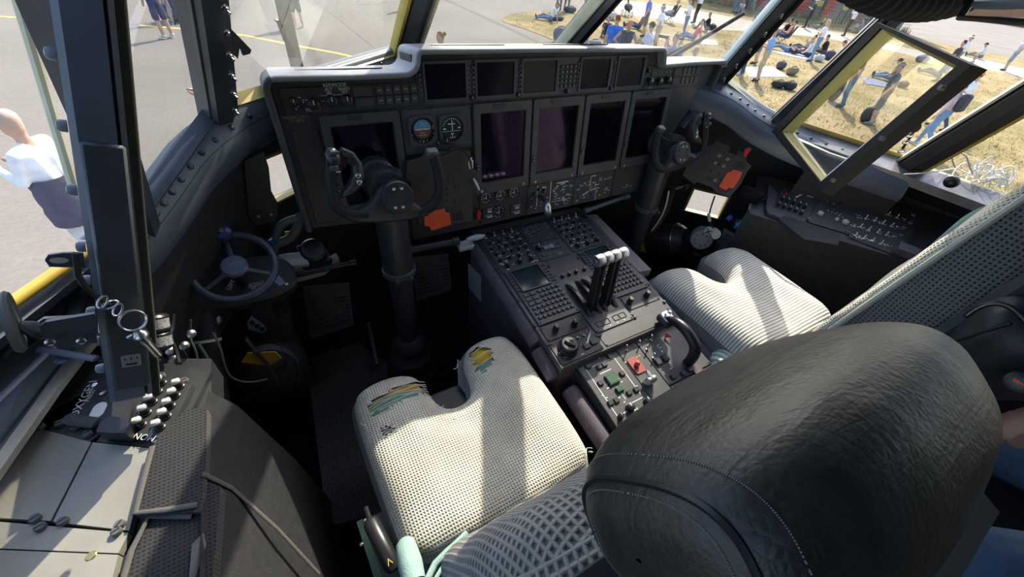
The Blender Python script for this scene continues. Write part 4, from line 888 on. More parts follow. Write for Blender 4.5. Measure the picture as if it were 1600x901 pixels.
def pillow(outl, M, r, crown, step=.012, holes=(), drop=0.0):
    """padded top: height falls off in a round edge of radius r towards the outline"""
    O = densify(outl, step); n = len(O); rings = [O, inset(O, r * .12), inset(O, r * .35), inset(O, r * .7)]; pts = []; 
    for k, R_ in enumerate(rings): pts += R_
    xs = [p[0] for p in O]; ys = [p[1] for p in O]; y = min(ys)
    while y < max(ys):
        x = min(xs)
        while x < max(xs):
            p = (x, y)
            if inside(p, O) and seg_dist(p, O) > r * .9: pts.append(p)
            x += step
        y += step
    ed = [(i, (i + 1) % n) for i in range(n)]
    vv, ee, ff, *_ = delaunay_2d_cdt([V(p) for p in pts], ed, [], 1, 1e-6)
    b = MB(); vs = []
    for p in vv:
        d = seg_dist(p, O); t = min(1, d / r); h = r * (sqrt(max(0, 1 - (1 - t) ** 2)) - 1); vs.append((p.x, p.y, h + crown(p.x, p.y, d)))
    fs = []
    for f in ff:
        c = (sum(vv[i].x for i in f) / len(f), sum(vv[i].y for i in f) / len(f))
        if not inside(c, O) or any(inside(c, h) for h in holes): continue
        fs.append(tuple(f))
    b.add(vs, fs, M); b.uv = []
    for p in vv:                                  # unroll the rounded edge so the cloth keeps its scale
        d = seg_dist(p, O)
        if d >= r or d < 1e-5 and False: b.uv.append((p.x, p.y)); continue
        q = min(O, key=lambda o_: (o_[0] - p.x) ** 2 + (o_[1] - p.y) ** 2); nv = V((p.x - q[0], p.y - q[1]))
        if nv.length < 1e-5: cx = sum(o_[0] for o_ in O) / n; cy = sum(o_[1] for o_ in O) / n; nv = V((cx - p.x, cy - p.y))
        nv.normalize(); arc_ = r * math.acos(max(-1, 1 - d / r)); k = (arc_ - d) - r * (pi / 2 - 1); b.uv.append((p.x + nv.x * k, p.y + nv.y * k))
    return b, O
def skirt(O, z0, z1, M, bulge=.0):
    b = MB(); n = len(O); vs = []
    for z, s in ((z0, 0), (z0 * .65 + z1 * .35, -bulge), (z0 * .3 + z1 * .7, -bulge * .8), (z1, 0)): vs += [(x, y, z) for x, y in (inset(O, s) if s else O)]
    b.add(vs, [(k * n + i, k * n + (i + 1) % n, (k + 1) * n + (i + 1) % n, (k + 1) * n + i) for k in range(3) for i in range(n)] + [tuple(range(n))], M)
    arc_ = [0]
    for i in range(1, n): arc_.append(arc_[-1] + hypot(O[i][0] - O[i - 1][0], O[i][1] - O[i - 1][1]))
    b.uv = [(arc_[k % n], v[2]) for k, v in enumerate(vs)]; return b
def noisef(x, y, s=1.0): return sin(x * 31 * s + 1.3) * cos(y * 27 * s + .4) * .5 + sin(x * 63 * s + y * 41 * s) * .25
CLOTH = weave('cream_mesh_cloth', (.33, .31, .25), (.68, .64, .52), .0064, 'XY', .8, sharp=.36)
SIDEC = weave('grey_mesh_side', (.06, .06, .065), (.26, .26, .26), .0070, 'YZ', .8, sharp=.45)
WAFF = weave('grey_waffle', (.075, .075, .075), (.27, .262, .24), .0088, 'UV', 1.0, wear=.25, sharp=.55)
WAFF2 = WAFF; CLOTHU = weave('cream_mesh_uv', (.24, .225, .18), (.66, .62, .50), .0066, 'UV', .8, sharp=.36)
RIB = weave('cream_ribbed_cloth', (.34, .33, .29), (.74, .72, .64), .0095, 'Y', .7, line=True, sharp=.35)
DRKW = weave('dark_grey_weave', (.035, .035, .038), (.15, .15, .15), .0075, 'YZ', .9, sharp=.45)
THR = mat('white_thread', (.72, .70, .62), .8)
def foam_mat():
    m = mat('foam_bands', (.4, .4, .1), .8); n, b = mnode(m); N = n.nodes.new; L = n.links.new; tc = N('ShaderNodeTexCoord'); sp = N('ShaderNodeSeparateXYZ'); L(tc.outputs['Object'], sp.inputs[0])
    no = N('ShaderNodeTexNoise'); no.inputs['Scale'].default_value = 30; L(tc.outputs['Object'], no.inputs[0]); ad = N('ShaderNodeMath'); ad.operation = 'MULTIPLY_ADD'; ad.inputs[1].default_value = .012; L(no.outputs[0], ad.inputs[0]); L(sp.outputs[1], ad.inputs[2])
    r = N('ShaderNodeValToRGB'); r.color_ramp.interpolation = 'CONSTANT'; mp = N('ShaderNodeMapRange'); mp.inputs[1].default_value = .50; mp.inputs[2].default_value = .70; L(ad.outputs[0], mp.inputs[0]); L(mp.outputs[0], r.inputs[0])
    e = r.color_ramp.elements; e[0].position = 0; e[0].color = (.16, .27, .19, 1); e[1].position = .44; e[1].color = (.60, .30, .02, 1)
    for p, c in ((.10, (.52, .22, .05, 1)), (.17, (.17, .30, .21, 1)), (.50, (.60, .46, .03, 1)), (.76, (.48, .46, .10, 1))): k = e.new(p); k.color = c
    L(r.outputs[0], b.inputs['Base Color']); return m
FOAM = foam_mat()
def seat_base(t, x, zt, y0=.16, y1=.60):
    b = MB(); b.cbox((x, (y0 + y1) / 2, zt - .03), (.40, y1 - y0, .05), .01); ob('seat_pan', b, BLK, t)
    b = MB(); b.prism([(-.15, -.18), (.15, -.18), (.15, .16), (-.15, .16)], 0.10, zt - .05, T(x, .36, 0)); ob('seat_post', b, BLK, t, 0)
    for s in (-1, 1): b = MB(); b.cbox((x + s * .13, .28, .05), (.05, .75, .09), .008); ob('floor_rail', b, BEZ, t)
def backrest(t, x, zb, h, yb, lean, wd, th, mf, ms, name='backrest', r=.05, side=.02):
    up = V((0, -sin(lean), cos(lean))); M = frame((x, yb, zb), (1, 0, 0), up)     # local z = forward-up normal? made to face the front
    M = Matrix(((1, 0, 0, x), (0, up.y, -up.z * -1, yb), (0, up.z, up.y * -1, zb), (0, 0, 0, 1)))
    out = chaikin([(-wd * .48, 0), (wd * .48, 0), (wd * .52, h * .45), (wd * .47, h * .85), (wd * .30, h), (-wd * .30, h), (-wd * .47, h * .85), (-wd * .52, h * .45)], 3)
    b, O = pillow(out, M, r, lambda u, v, d: .012 * min(1, d / .12) + .004 * noisef(u, v) + side * (abs(u) / (wd / 2)) ** 3, .02)
    ob(name, b, mf, t, 60, fix=True); s = skirt(O, -r + side * .9, -.05 - th, M, .012); ob(name + '_side', s, ms, t, 60, fix=True)
    return M, O
def superell(c, hx, hy, hz, e, tx, ty, nu=64, nv=33, wr=0.0):
    R_ = Matrix.Rotation(tx, 4, 'X') @ Matrix.Rotation(ty, 4, 'Y'); M = Matrix.Translation(c) @ R_
    def s(a): return (1 if a >= 0 else -1) * abs(a) ** e
    def fn(u, v):                       # poles on the local x axis so the seams are rings
        ph = -pi / 2 + pi * (v * .998 + .001); th = 2 * pi * u; k = 1 + wr * (sin(7 * ph + 3 * sin(th * 2)) * .5 + sin(13 * th + 5 * ph) * .3)
        return (hx * s(sin(ph)), hy * s(cos(ph)) * s(cos(th)) * k, hz * s(cos(ph)) * s(sin(th)) * k)
    b = MB(); b.grid(nu, nv, fn, M, wu=True); return b, M, s
def leather():
    m = mat('creased_leather', (.030, .032, .031), .42, spec=.55); n, b = mnode(m); N = n.nodes.new; L = n.links.new; tc = N('ShaderNodeTexCoord')
    a = N('ShaderNodeTexNoise'); a.inputs['Scale'].default_value = 16; a.inputs['Detail'].default_value = 9; a.inputs['Roughness'].default_value = .62; a.inputs['Distortion'].default_value = 1.2; L(tc.outputs['Object'], a.inputs[0])
    mp_ = N('ShaderNodeMapping'); mp_.inputs['Scale'].default_value = (9, 60, 30); L(tc.outputs['Object'], mp_.inputs[0]); w = N('ShaderNodeTexNoise'); w.inputs['Scale'].default_value = 1; w.inputs['Detail'].default_value = 5; w.inputs['Distortion'].default_value = 2; L(mp_.outputs[0], w.inputs[0])
    v = N('ShaderNodeTexVoronoi'); v.feature = 'DISTANCE_TO_EDGE'; v.inputs['Scale'].default_value = 190; L(tc.outputs['Object'], v.inputs[0])
    m1 = N('ShaderNodeMath'); m1.operation = 'MULTIPLY_ADD'; m1.inputs[1].default_value = .6; L(w.outputs[0], m1.inputs[0]); L(a.outputs[0], m1.inputs[2])
    m2 = N('ShaderNodeMath'); m2.operation = 'MULTIPLY_ADD'; m2.inputs[1].default_value = .25; L(v.outputs[0], m2.inputs[0]); L(m1.outputs[0], m2.inputs[2])
    bp = N('ShaderNodeBump'); bp.inputs['Strength'].default_value = .28; bp.inputs['Distance'].default_value = .005; L(m2.outputs[0], bp.inputs['Height']); L(bp.outputs[0], b.inputs['Normal'])
    r = N('ShaderNodeValToRGB'); e = r.color_ramp.elements; e[0].position = .35; e[0].color = (.012, .013, .013, 1); e[1].position = .7; e[1].color = (.034, .035, .032, 1); L(a.outputs[0], r.inputs[0]); L(r.outputs[0], b.inputs['Base Color'])
    q = N('ShaderNodeMapRange'); q.inputs[3].default_value = .34; q.inputs[4].default_value = .58; L(a.outputs[0], q.inputs[0]); L(q.outputs[0], b.inputs['Roughness']); return m
LTH = leather()
def headrest(t, c, hx, hy, hz, tx, ty, seam):
    b, M, s = superell(c, hx, hy, hz, .68, tx, ty, wr=.006); h = ob('headrest', b, LTH, t, 80, fix=True)
    for sx, r in ((seam, .0022), (seam + .010, .0012)):
        ring = []
        cp = (max(0., 1 - abs(sx / hx) ** (2 / .68))) ** .5; kk = cp ** .68
        for i in range(64):
            th = 2 * pi * i / 64; ring.append(M @ V((sx, hy * 1.004 * kk * s(cos(th)), hz * 1.004 * kk * s(sin(th)))))
        if r > .002: b = MB(); b.tube(ring, r, 6, closed=True); ob('piping', b, KNOB, h)
        else:
            st_ = MB()
            for side in (-.005, .014):
                cp = (max(0., 1 - abs((seam + side) / hx) ** (2 / .68))) ** .5; kk = cp ** .68
                P = [M @ V((seam + side, hy * 1.006 * kk * s(cos(2 * pi * i / 520)), hz * 1.006 * kk * s(sin(2 * pi * i / 520)))) for i in range(520)]
                for i in range(0, 520, 2): st_.tube([P[i], P[(i + 1) % 520]], .0005, 4)
            o = ob('stitching', st_, mat('stitch_thread', (.16, .155, .14), .7), h); o['kind'] = 'stuff'
    return h
# ---- pilot seat
ps = thing('pilot_chair', (-.51, .3, 0), 'pilot seat with torn cream mesh cushion and big black leather headrest', 'seat')
ZS = .503; seat_base(ps, -.51, .42)
outl = chaikin([(-.735, .215), (-.62, .205), (-.51, .20), (-.40, .205), (-.285, .215), (-.272, .30), (-.272, .45), (-.270, .60), (-.285, .675), (-.36, .685), (-.425, .665), (-.452, .60), (-.458, .54), (-.475, .505), (-.52, .495), (-.552, .51), (-.566, .56), (-.575, .635), (-.62, .665), (-.68, .668), (-.742, .645), (-.752, .58), (-.748, .45), (-.742, .3)], 2)
def zpoly(px, z=ZS): return [(lambda p: (p.x, p.y))(onz(*a, z)) for a in px]
tears = [zpoly(p, ZS - .012) for p in (((574, 638), (600, 622), (632, 604), (655, 594), (664, 600), (668, 612), (640, 628), (612, 642), (588, 656)), ((733, 548), (745, 543), (765, 548), (770, 562), (764, 578), (752, 592), (742, 576)), ((596, 676), (612, 668), (618, 676), (604, 690)))]
def crownp(x, y, d): return -.5 * max(0, y - .58) ** 1.3 + .006 * noisef(x, y, .6) - .010 * max(0, 1 - abs(x + .51) / .12) * min(1, d / .06) + .012 * min(1, d / .1)
b, O = pillow(outl, T(0, 0, ZS), .045, crownp, .011, tears); ob('cushion_cover', b, CLOTH, ps, 60, fix=True)
s = skirt(O, -.045, -.13, T(0, 0, ZS), .010)
for k, v in enumerate(s.v): s.v[k] = (v[0], v[1], v[2] + (-.5 * max(0, v[1] - .58) ** 1.3 if v[2] > ZS - .05 else 0))
ob('cushion_side', s, SIDEC, ps, 60, fix=True)
bi, O2 = pillow(inset(outl, .006), T(0, 0, ZS - .007), .045, crownp, .016); tag(ob('foam_core', bi, FOAM, ps, 60, fix=True), 'yellow and green foam core showing through the tears')
rnd = random.Random(11)
def zs(x, y):
    d = seg_dist((x, y), O); t_ = min(1, d / .045); return ZS + .045 * (sqrt(max(0, 1 - (1 - t_) ** 2)) - 1) + crownp(x, y, d)
for ti, tp in enumerate(tears):
    x0, x1 = min(p[0] for p in tp), max(p[0] for p in tp); y0, y1 = min(p[1] for p in tp), max(p[1] for p in tp)
    for k in range((8, 4, 4)[ti]):
        yy = y0 + (y1 - y0) * (k + .5) / (8, 4, 4)[ti]; xa, xb = x0 - .004, x1 + .004; P = []
        for j in range(7):
            x = xa + (xb - xa) * j / 6; y_ = yy + .35 * (x - (xa + xb) / 2) * .15 + rnd.uniform(-.003, .003); P.append((x, y_, zs(x, y_) + .0005 + rnd.uniform(0, .002)))
        inn = [p for p in P if inside((p[0], p[1]), densify(tp, .01)) or seg_dist((p[0], p[1]), tp) < .012]
        if len(inn) > 2: b = MB(); b.tube(inn, .0009, 5); ob('loose_thread', b, THR, ps)
for (px, py) in ((770, 566), (772, 572), (768, 580), (742, 590), (712, 575), (700, 660), (692, 632), (608, 700), (575, 668), (921, 706), (925, 700)):
    p = onz(px, py, ZS - .005); P = [p]
    for j in range(5): p = p + V((rnd.uniform(-.008, .008), rnd.uniform(-.008, .008), rnd.uniform(-.004, .004))); P.append(p)
    b = MB(); b.tube(P, .0008, 5); ob('loose_thread', b, THR, ps)
# frayed flaps on the front edges
for pts in (((552, 640), (566, 668), (586, 690), (590, 672), (566, 645)), ((566, 668), (572, 690), (596, 702), (590, 680)), ((714, 560), (716, 600), (728, 615), (742, 598), (732, 572)), ((735, 612), (738, 624), (752, 622), (756, 604))):
    P = [onz(a, c, ZS - .07) for a, c in pts]; b = MB(); b.slab(P, (0, .6, 1), .004); ob('torn_flap', b, SIDEC, ps, 0, fix=True)
seam = [(x, y) for x, y in inset(outl, .030)]; 
Mb, Ob = backrest(ps, -.505, .50, .575, .200, .235, .385, .075, WAFF2, WAFF)
headrest(ps, V((-.488, .011, 1.156)), .148, .055, .091, .558, .087, -.134)
b = MB(); b.cbox((-.49, .035, 1.04), (.06, .03, .12), .006); ob('headrest_post', b, BLK, ps)
b = MB(); b.slab([(-.66, .02, 1.07), (-.34, .02, 1.07), (-.30, .075, .55), (-.70, .075, .55)], (0, 1, .2), .02); ob('back_shell', b, BLK, ps, 0, fix=True)
# far side panel seen at the right of the headrest
sp_ = [onx(*a, x) for a, x in (((1528, 758), -.36), ((1562, 800), -.33), ((1500, 905), -.33), ((1466, 905), -.36))]; b = MB(); b.slab(sp_, (1, 0, .5), .012); ob('headrest_wing', b, mat('wing_grey', (.075, .073, .070), .8, bump=(300, .3)), ps, 0, fix=True)
# green side frame, recline handle, armrest on the left
gp_ = [onz(*a, .40) for a in ((563, 812), (628, 788), (668, 905), (600, 930))]; b = MB(); b.slab(gp_, (0, 0, 1), .04); o = ob('green_frame', b, GREEN, ps, 0, fix=True)
b = MB(); b.slab([onz(*a, .402) for a in ((557, 815), (566, 810), (610, 935), (596, 940))], (0, 0, 1), .02); ob('green_edge', b, mat('bright_green_edge', (.04, .13, .07), .4), o, 0, fix=True)
for a in ((571, 812), (603, 804), (607, 813), (622, 828), (565, 850)): b = MB(); b.lathe([(.004, 0), (.004, .001), (.002, .002), (.0005, .002)], T(*onz(*a, .403)), 8); ob('rivet', b, STEEL, o)
h0, h1, h2 = onz(571, 792, .47), onz(577, 810, .465), onz(617, 890, .455); b = MB(); b.tube([h0, h1], [.006, .006], 10); b.tube([h1, h1.lerp(h2, .08), h1.lerp(h2, .9), h2], [.009, .0165, .0175, .012], 14); hh = ob('recline_handle', b, KNOB, ps)
text('V', .018, frame(onz(608, 876, .476), h2 - h1, V((1, 1, 0))) @ RZ(-pi / 2), hh, YEL)
b = MB(); a0, a1 = onz(632, 842, .52), onz(648, 910, .53); b.tube([a0, a0.lerp(a1, .1), a0.lerp(a1, .6), a1], [.010, .018, .022, .02], 14); ob('armrest_pad', b, MINT, ps)
b = MB(); b.tube([onz(*a, .56) for a in ((668, 905), (680, 880), (698, 862), (714, 848), (730, 832))], .006, 8); ob('webbing', b, MINT, ps)
b = MB(); b.tube([onz(*a, .555) for a in ((680, 905), (692, 885), (708, 868), (722, 856))], .004, 8); ob('webbing', b, MINT, ps)
# ---- copilot seat
cs = thing('copilot_chair', (.51, .3, 0), 'copilot seat with clean cream ribbed cushion and tall grey backrest', 'seat')
ZC = .568; seat_base(cs, .51, .48)
outc = chaikin([(.285, .215), (.40, .20), (.51, .20), (.62, .20), (.735, .215), (.745, .35), (.748, .5), (.752, .60), (.735, .66), (.66, .675), (.60, .655), (.572, .59), (.560, .53), (.53, .50), (.50, .498), (.47, .52), (.455, .58), (.435, .635), (.38, .66), (.31, .65), (.272, .60), (.275, .5), (.28, .35)], 2)
def crownc(x, y, d): return -.7 * max(0, y - .57) ** 1.3 + .004 * noisef(x, y, .6) - .008 * max(0, 1 - abs(x - .51) / .12) * min(1, d / .06) + .014 * min(1, d / .1)
b, O = pillow(outc, T(0, 0, ZC), .05, crownc, .011); ob('cushion_cover', b, RIB, cs, 60, fix=True)
s = skirt(O, -.05, -.15, T(0, 0, ZC), .012)
for k, v in enumerate(s.v): s.v[k] = (v[0], v[1], v[2] + (-.7 * max(0, v[1] - .57) ** 1.3 if v[2] > ZC - .06 else 0))
ob('cushion_side', s, SIDEC, cs, 60, fix=True)
b = MB(); P = [onz(*a, ZC - .07) for a in ((1117, 402), (1150, 436), (1147, 450), (1128, 444), (1112, 418))]; b.slab(P, (0, .3, 1), .006); ob('torn_flap', b, mat('pale_lining', (.45, .44, .41), .9, bump=(300, .4)), cs, 0, fix=True)
Mc, Oc = backrest(cs, .505, .565, .64, .195, .16, .44, .10, CLOTHU, DRKW, r=.02, side=.0)
pe = [p for p in [Mc @ V((x, y, -.018)) for x, y in Oc] if p.x < .40 and p.z > .60]; pe.sort(key=lambda p: p.z); b = MB(); b.tube(pe, .006, 6); ob('edge_piping', b, mat('pale_piping', (.50, .48, .40), .8), cs)
headrest(cs, V((.51, .0, 1.255)), .15, .055, .085, .35, .0, -.1)
b = MB(); b.slab([(.36, -.02, 1.17), (.68, -.02, 1.17), (.72, .06, .6), (.30, .06, .6)], (0, 1, .2), .02); ob('back_shell', b, BLK, cs, 0, fix=True)
strap = [onx(*a, .40) for a in ((1418, 421), (1450, 394), (1482, 366), (1512, 340), (1545, 324), (1605, 314))]; b = MB(); b.tube(smoothpath(strap, 2), .007, 8, flat=.4); ob('shoulder_strap', b, MINT, cs)
hp_ = onz(1140, 566, .47); b = MB(); b.ell(tuple(hp_), (.075, .055, .05), nu=20, nv=12); ob('hip_pad', b, weave('mint_ribbed', (.20, .30, .28), (.45, .58, .53), .016, 'X', .8, line=True), cs)
rl = [onx(*a, .27) for a in ((1440, 528), (1600, 428))]; b = MB(); d_ = (rl[1] - rl[0]); b.tube([rl[0] - d_ * .6 + V((0, -.012, 0)), rl[1] + d_ * .1 + V((0, -.012, 0))], .016, 6); ob('back_rail', b, mat('rail_slate', (.045, .055, .055), .4), cs)
# ================================================================== LEFT SIDE: swing window, tray, side console, steering wheel, footwell
def zp(pts, z): return [onz(*a, z) for a in pts]
def pslab(px, z, th, n=(0, 0, 1)): b = MB(); b.slab(zp(px, z), n, th); return b
# window tray outside the console
tray = thing('window_tray', onz(60, 600, .78), 'blue grey ledge tray under the open pilot side window', 'tray')
b = MB(); b.slab([onz(-200, 640, .855), onz(0, 497, .855), onz(110, 418, .86), onz(186, 362, .865), onz(190, 480, .79), onz(126, 541, .785), onz(0, 712, .78), onz(-90, 840, .775), onz(-260, 840, .80)], (0, 0, 1), .012); ob('tray_floor', b, TRAY, tray, 0, fix=True)
for a, c in (((0, 560), (118, 440)), ((-20, 640), (160, 470)), ((60, 545), (150, 560))):
    b = MB(); b.tube([onz(*a, .835), onz(*c, .83)], .006, 8, flat=.5); ob('stiffener', b, TRAY, tray)
b = MB(); b.tube([onz(-40, 512, .872), onz(0, 486, .872), onz(110, 410, .875), onz(175, 364, .875)], .010, 10); ob('yellow_seal', b, YEL, tray)
b = MB(); b.tube([onz(*a, .84) for a in ((133, 432), (126, 448), (116, 490), (108, 520))], [.010, .012, .010, .010], 12); ob('grey_tube', b, mat('slate_tube', (.13, .15, .17), .4), tray)
for a in ((95, 483), (45, 535), (100, 560)): b = MB(); b.lathe([(.012, 0), (.012, .002), (.008, .003), (.0005, .002)], T(*onz(*a, .822)), 14); ob('plug', b, TRAY, tray)
b = pslab(((190, 468), (196, 478), (136, 546), (90, 606), (4, 728), (-80, 850), (-94, 836), (-6, 712), (80, 592), (126, 532)), .79, .010); ob('edge_strip', b, mat('beige_strip', (.42, .39, .31), .6, noise=(30, .15)), tray, 0, fix=True)
# side console
con = thing('side_console', onz(150, 700, .3), 'grey metal side console with slotted fasteners at the pilot left', 'console')
ZQ = .752
def cpanel(px, m=CONS, name='console_panel', z=ZQ, th=.012):
    c = sum((V((*a, 0)) for a in px), V()) / len(px); P = [(a[0] + (c.x - a[0]) * .008, a[1] + (c.y - a[1]) * .008) for a in px]
    return ob(name, pslab(P, z, th), m, con, 0, fix=True)
cpanel(((44, 664), (143, 690), (79, 814), (-60, 806), (0, 726))); cpanel(((145, 690), (236, 700), (202, 829), (82, 815)))
cpanel(((-64, 809), (202, 832), (186, 864), (-110, 852))); cpanel(((-112, 854), (186, 866), (170, 930), (-180, 930)))
cpanel(((2, 726), (92, 606), (138, 548), (225, 560), (228, 590), (152, 682), (140, 690), (44, 664)), mat('console_shaded', (.055, .055, .052), .45, noise=(12, .2)), z=ZQ - .002)  # same console metal, its shade put into a darker colour
cpanel(((150, 690), (240, 560), (330, 580), (300, 640), (240, 700)), BLK, z=ZQ - .004)
b = pslab(((-190, 935), (-60, 820), (0, 735), (130, 560), (330, 560), (330, 640), (300, 935)), ZQ - .016, .06); ob('console_core', b, BLK, con, 0, fix=True)
fb = MB(); fb.lathe([(.0085, 0), (.0085, .007), (.007, .009), (.0005, .009)], n=14); fb.box((0, 0, .0092), (.0135, .0022, .001), mi=1); FAST = fb.mesh('fastener', [mat('fastener_grey', (.12, .12, .115), .4), KNOB])
for a, r in (((64, 667), .3), ((95, 663), .2), ((119, 668), .1), ((138, 679), .2), ((173, 681), 0), ((207, 683), .2), ((247, 689), .3), ((57, 811), .4), ((65, 824), .3), ((100, 815), .4), ((189, 820), .9), ((184, 831), .3), ((162, 564), .2), ((253, 588), .2), ((289, 596), .3)): ob('fastener', FAST, None, con, Mx=T(*onz(*a, ZQ)) @ RZ(r) @ Matrix.Scale(.72, 4))
b = MB(); b.lathe([(.006, 0), (.005, .001), (.0005, .001)], T(*onz(142, 868, ZQ)), 12); ob('brass_screw', b, mat('brass', (.75, .55, .2), .3, metal=1), con)
# oxygen panel and monitor panel
oxy = cpanel(((112, 656), (166, 560), (215, 566), (206, 640), (196, 676)), BLK2, 'oxygen_panel', ZQ + .006, .008)
dO = (onz(160, 575, ZQ) - onz(124, 640, ZQ)).normalized(); text('OXYGEN', .017, frame(onz(131, 622, ZQ + .0068), dO, V((-dO.y, dO.x, 0))), oxy, WHT); text('PRESS', .009, frame(onz(141, 618, ZQ + .0068), dO, V((-dO.y, dO.x, 0))), oxy, WHT)
b = MB(); b.prism(rrect(.030, .018, .009, 4), 0, .001, frame(onz(154, 641, ZQ + .0066), dO, V((-dO.y, dO.x, 0)))); ob('white_plate', b, WHT, oxy, 0)
b = MB(); kp_ = onz(161, 614, ZQ + .006); b.lathe([(.006, 0), (.006, .004), (.003, .006), (.003, .022), (.005, .026), (.0005, .028)], T(*kp_), 12); ob('toggle', b, STEEL, oxy)
b = MB(); b.tube([onz(112, 656, ZQ + .014), onz(150, 660, ZQ + .016)], .009, 8, flat=.3); b.lathe([(.010, 0), (.010, .006), (.0005, .007)], T(*onz(113, 656, ZQ + .008)), 14); ob('flat_lever', b, BEZ, oxy)
b = MB(); P = [onz(*a, ZQ + .03) for a in ((156, 660), (165, 652), (180, 650), (196, 654), (203, 660), (195, 676), (175, 676), (150, 674))]; b.slab(P, (0, 0, 1), .024); ob('black_cover', b, KNOB, oxy, 0, fix=True)
mon = cpanel(((196, 676), (237, 588), (301, 598.6), (261, 687)), BLK2, 'monitor_panel', ZQ + .008, .010)
mk_ = MB(); mk_.lathe([(.009, 0), (.009, .003), (.0075, .004), (.0075, .014), (.006, .016)], n=14); mk_.cbox((0, 0, .019), (.014, .012, .009), .0025, mi=1); MKN = mk_.mesh('monitor_knob', [KNOB, mat('knob_tip', (.50, .50, .47), .55)])
dM = (onz(253, 598.6, ZQ) - onz(221, 664, ZQ)).normalized()
for i, (a, c, s1, s2) in enumerate((((221, 664), (250.5, 668), 'VOR-1', 'VOR-2'), ((229, 645), (260, 650.5), 'TACAN-1', 'TACAN-2'), ((238.5, 628), (266.5, 634.5), '', 'ADF-2'), ((246.5, 612), (274.5, 618.6), '', 'LAIRCM'), ((253, 598.6), (281, 604), 'VOX', 'PAS'))):
    for p, s_ in ((a, s1), (c, s2)):
        q = onz(*p, ZQ + .008); ob('monitor_knob', MKN, None, mon, Mx=T(*q) @ Matrix.Scale(.85, 4))
        if s_: text(s_, .0085, frame(onz(p[0] - 10, p[1] + 1, ZQ + .0088), dM, V((-dM.y, dM.x, 0))), mon, WHT)
text('MON', .014, frame(onz(226, 682, ZQ + .0088), onz(205, 680, ZQ) - onz(240, 684, ZQ), V((0, -1, 0))), mon, WHT)
# quilted black covers on the inboard side
cov = thing('console_cover', onz(300, 760, .3), 'black quilted cover with bound edges over the inboard console side', 'cover')
QUI = weave('quilted_cover', (.020, .020, .022), (.036, .035, .036), .0055, 'XY', .5, sharp=.5); BIND = mat('binding_tape', (.10, .095, .085), .8, bump=(300, .4))
b = pslab(((237, 697), (291, 637), (324, 640), (321, 745), (313, 799), (209, 803)), ZQ + .014, .02); c1 = ob('top_cover', b, QUI, cov, 0, fix=True)
b = MB(); b.tube(zp(((238, 697), (225, 745), (211, 801), (260, 796), (308, 788)), ZQ + .016), .004, 8, flat=.5); ob('binding', b, BIND, c1)
b = pslab(((236, 805), (312, 803), (322, 750), (345, 760), (330, 935), (180, 935)), ZQ + .004, .02); c2 = ob('top_cover', b, QUI, cov, 0, fix=True)
b = MB(); b.tube(zp(((183, 935), (205, 860), (233, 806), (300, 806)), ZQ + .008), .004, 8, flat=.5); ob('binding', b, BIND, c2)
T0, T1, T2 = onz(324, 640, ZQ), onz(321, 750, ZQ), onz(318, 960, ZQ); sideP = [T0, T1, T2]
b = MB(); vs = []
for z, dx in ((ZQ + .012, 0), (.70, .022), (.45, .055), (.2, .075), (0, .08)): vs += [V((p.x + dx, p.y, z)) for p in (T0 + V((.006, .03, 0)), T0, T1, T2)]
b.add(vs, [(k * 4 + i, k * 4 + i + 1, (k + 1) * 4 + i + 1, (k + 1) * 4 + i) for k in range(4) for i in range(3)]); ob('side_cover', b, VINY, cov, 50, fix=True)
b = MB(); b.tube([T1 + V((.004, 0, .018)), T1 + V((.02, -.005, -.04)), T1 + V((.05, -.05, -.15)), T1 + V((.075, -.1, -.3))], .004, 8, flat=.5); ob('binding', b, BIND, cov)
for zz in (0.0, -.012): pass
b = MB(); b.slab([onz(300, 850, ZQ + .010), onz(317, 832, ZQ + .010), onz(322, 850, ZQ + .006), onz(306, 900, ZQ + .006), onz(295, 905, ZQ + .01)], (0, 0, 1), .006); ob('hook_patch', b, mat('hook_patch_grey', (.12, .12, .125), .9, bump=(150, 1.0)), cov, 0, fix=True)

# ---- open swing window, seen edge-on
sw = thing('swing_window', onx(208, 640, -1.03), 'thick blue black frame of the swung open pilot side window', 'window')
c0 = onx(209, 645, -1.03); c1_ = onz(129, 0, 1.30); zd = (c1_ - c0).normalized(); c2_ = c0 + zd * .78
cm_ = c0.lerp(c1_, .5) - CAMP; yb_ = (cm_ - zd * cm_.dot(zd)).normalized(); xr = yb_.cross(zd).normalized()            # x right in view, y away from the eye, z up
SWM = Matrix(((xr.x, yb_.x, zd.x, c0.x), (xr.y, yb_.y, zd.y, c0.y), (xr.z, yb_.z, zd.z, c0.z), (0, 0, 0, 1))); SL = .80; w2 = .0225
b = MB(); b.prism([(-w2, .0), (-w2 + .006, -.004), (w2 * .62, -.004), (w2 * .66, .003), (w2 * .72, .003), (w2 * .78, -.002), (w2, .0), (w2, .035), (-w2, .035)], 0.03, SL, SWM); ob('stile', b, mat('stile_slate', (.095, .115, .145), .36, noise=(8, .25), bump=(120, .08)), sw, 30, fix=True)
b = MB(); b.cbox((.002, -.004, .22), (.037, .010, .34), .003, SWM); ob('lower_cover', b, mat('frame_black', (.045, .050, .058), .4, noise=(10, .25)), sw)
b = MB(); b.prism([(w2, .004), (w2 + .008, .006), (w2 + .010, .02), (w2, .03)], 0.02, SL, SWM); ob('rubber_seal', b, RUB, sw, 0, fix=True)
b = MB(); b.prism([(w2 + .009, .01), (w2 + .0105, .01), (w2 + .0105, .02), (w2 + .009, .02)], 0.04, SL, SWM); ob('seal_edge', b, SEAL, sw, 0, fix=True)
for z0_, z1_ in ((.06, .12), (SL - .08, SL)): b = MB(); b.box((0, .16, (z0_ + z1_) / 2), (.05, .24, z1_ - z0_), SWM); ob('rail', b, FRM, sw, 0)
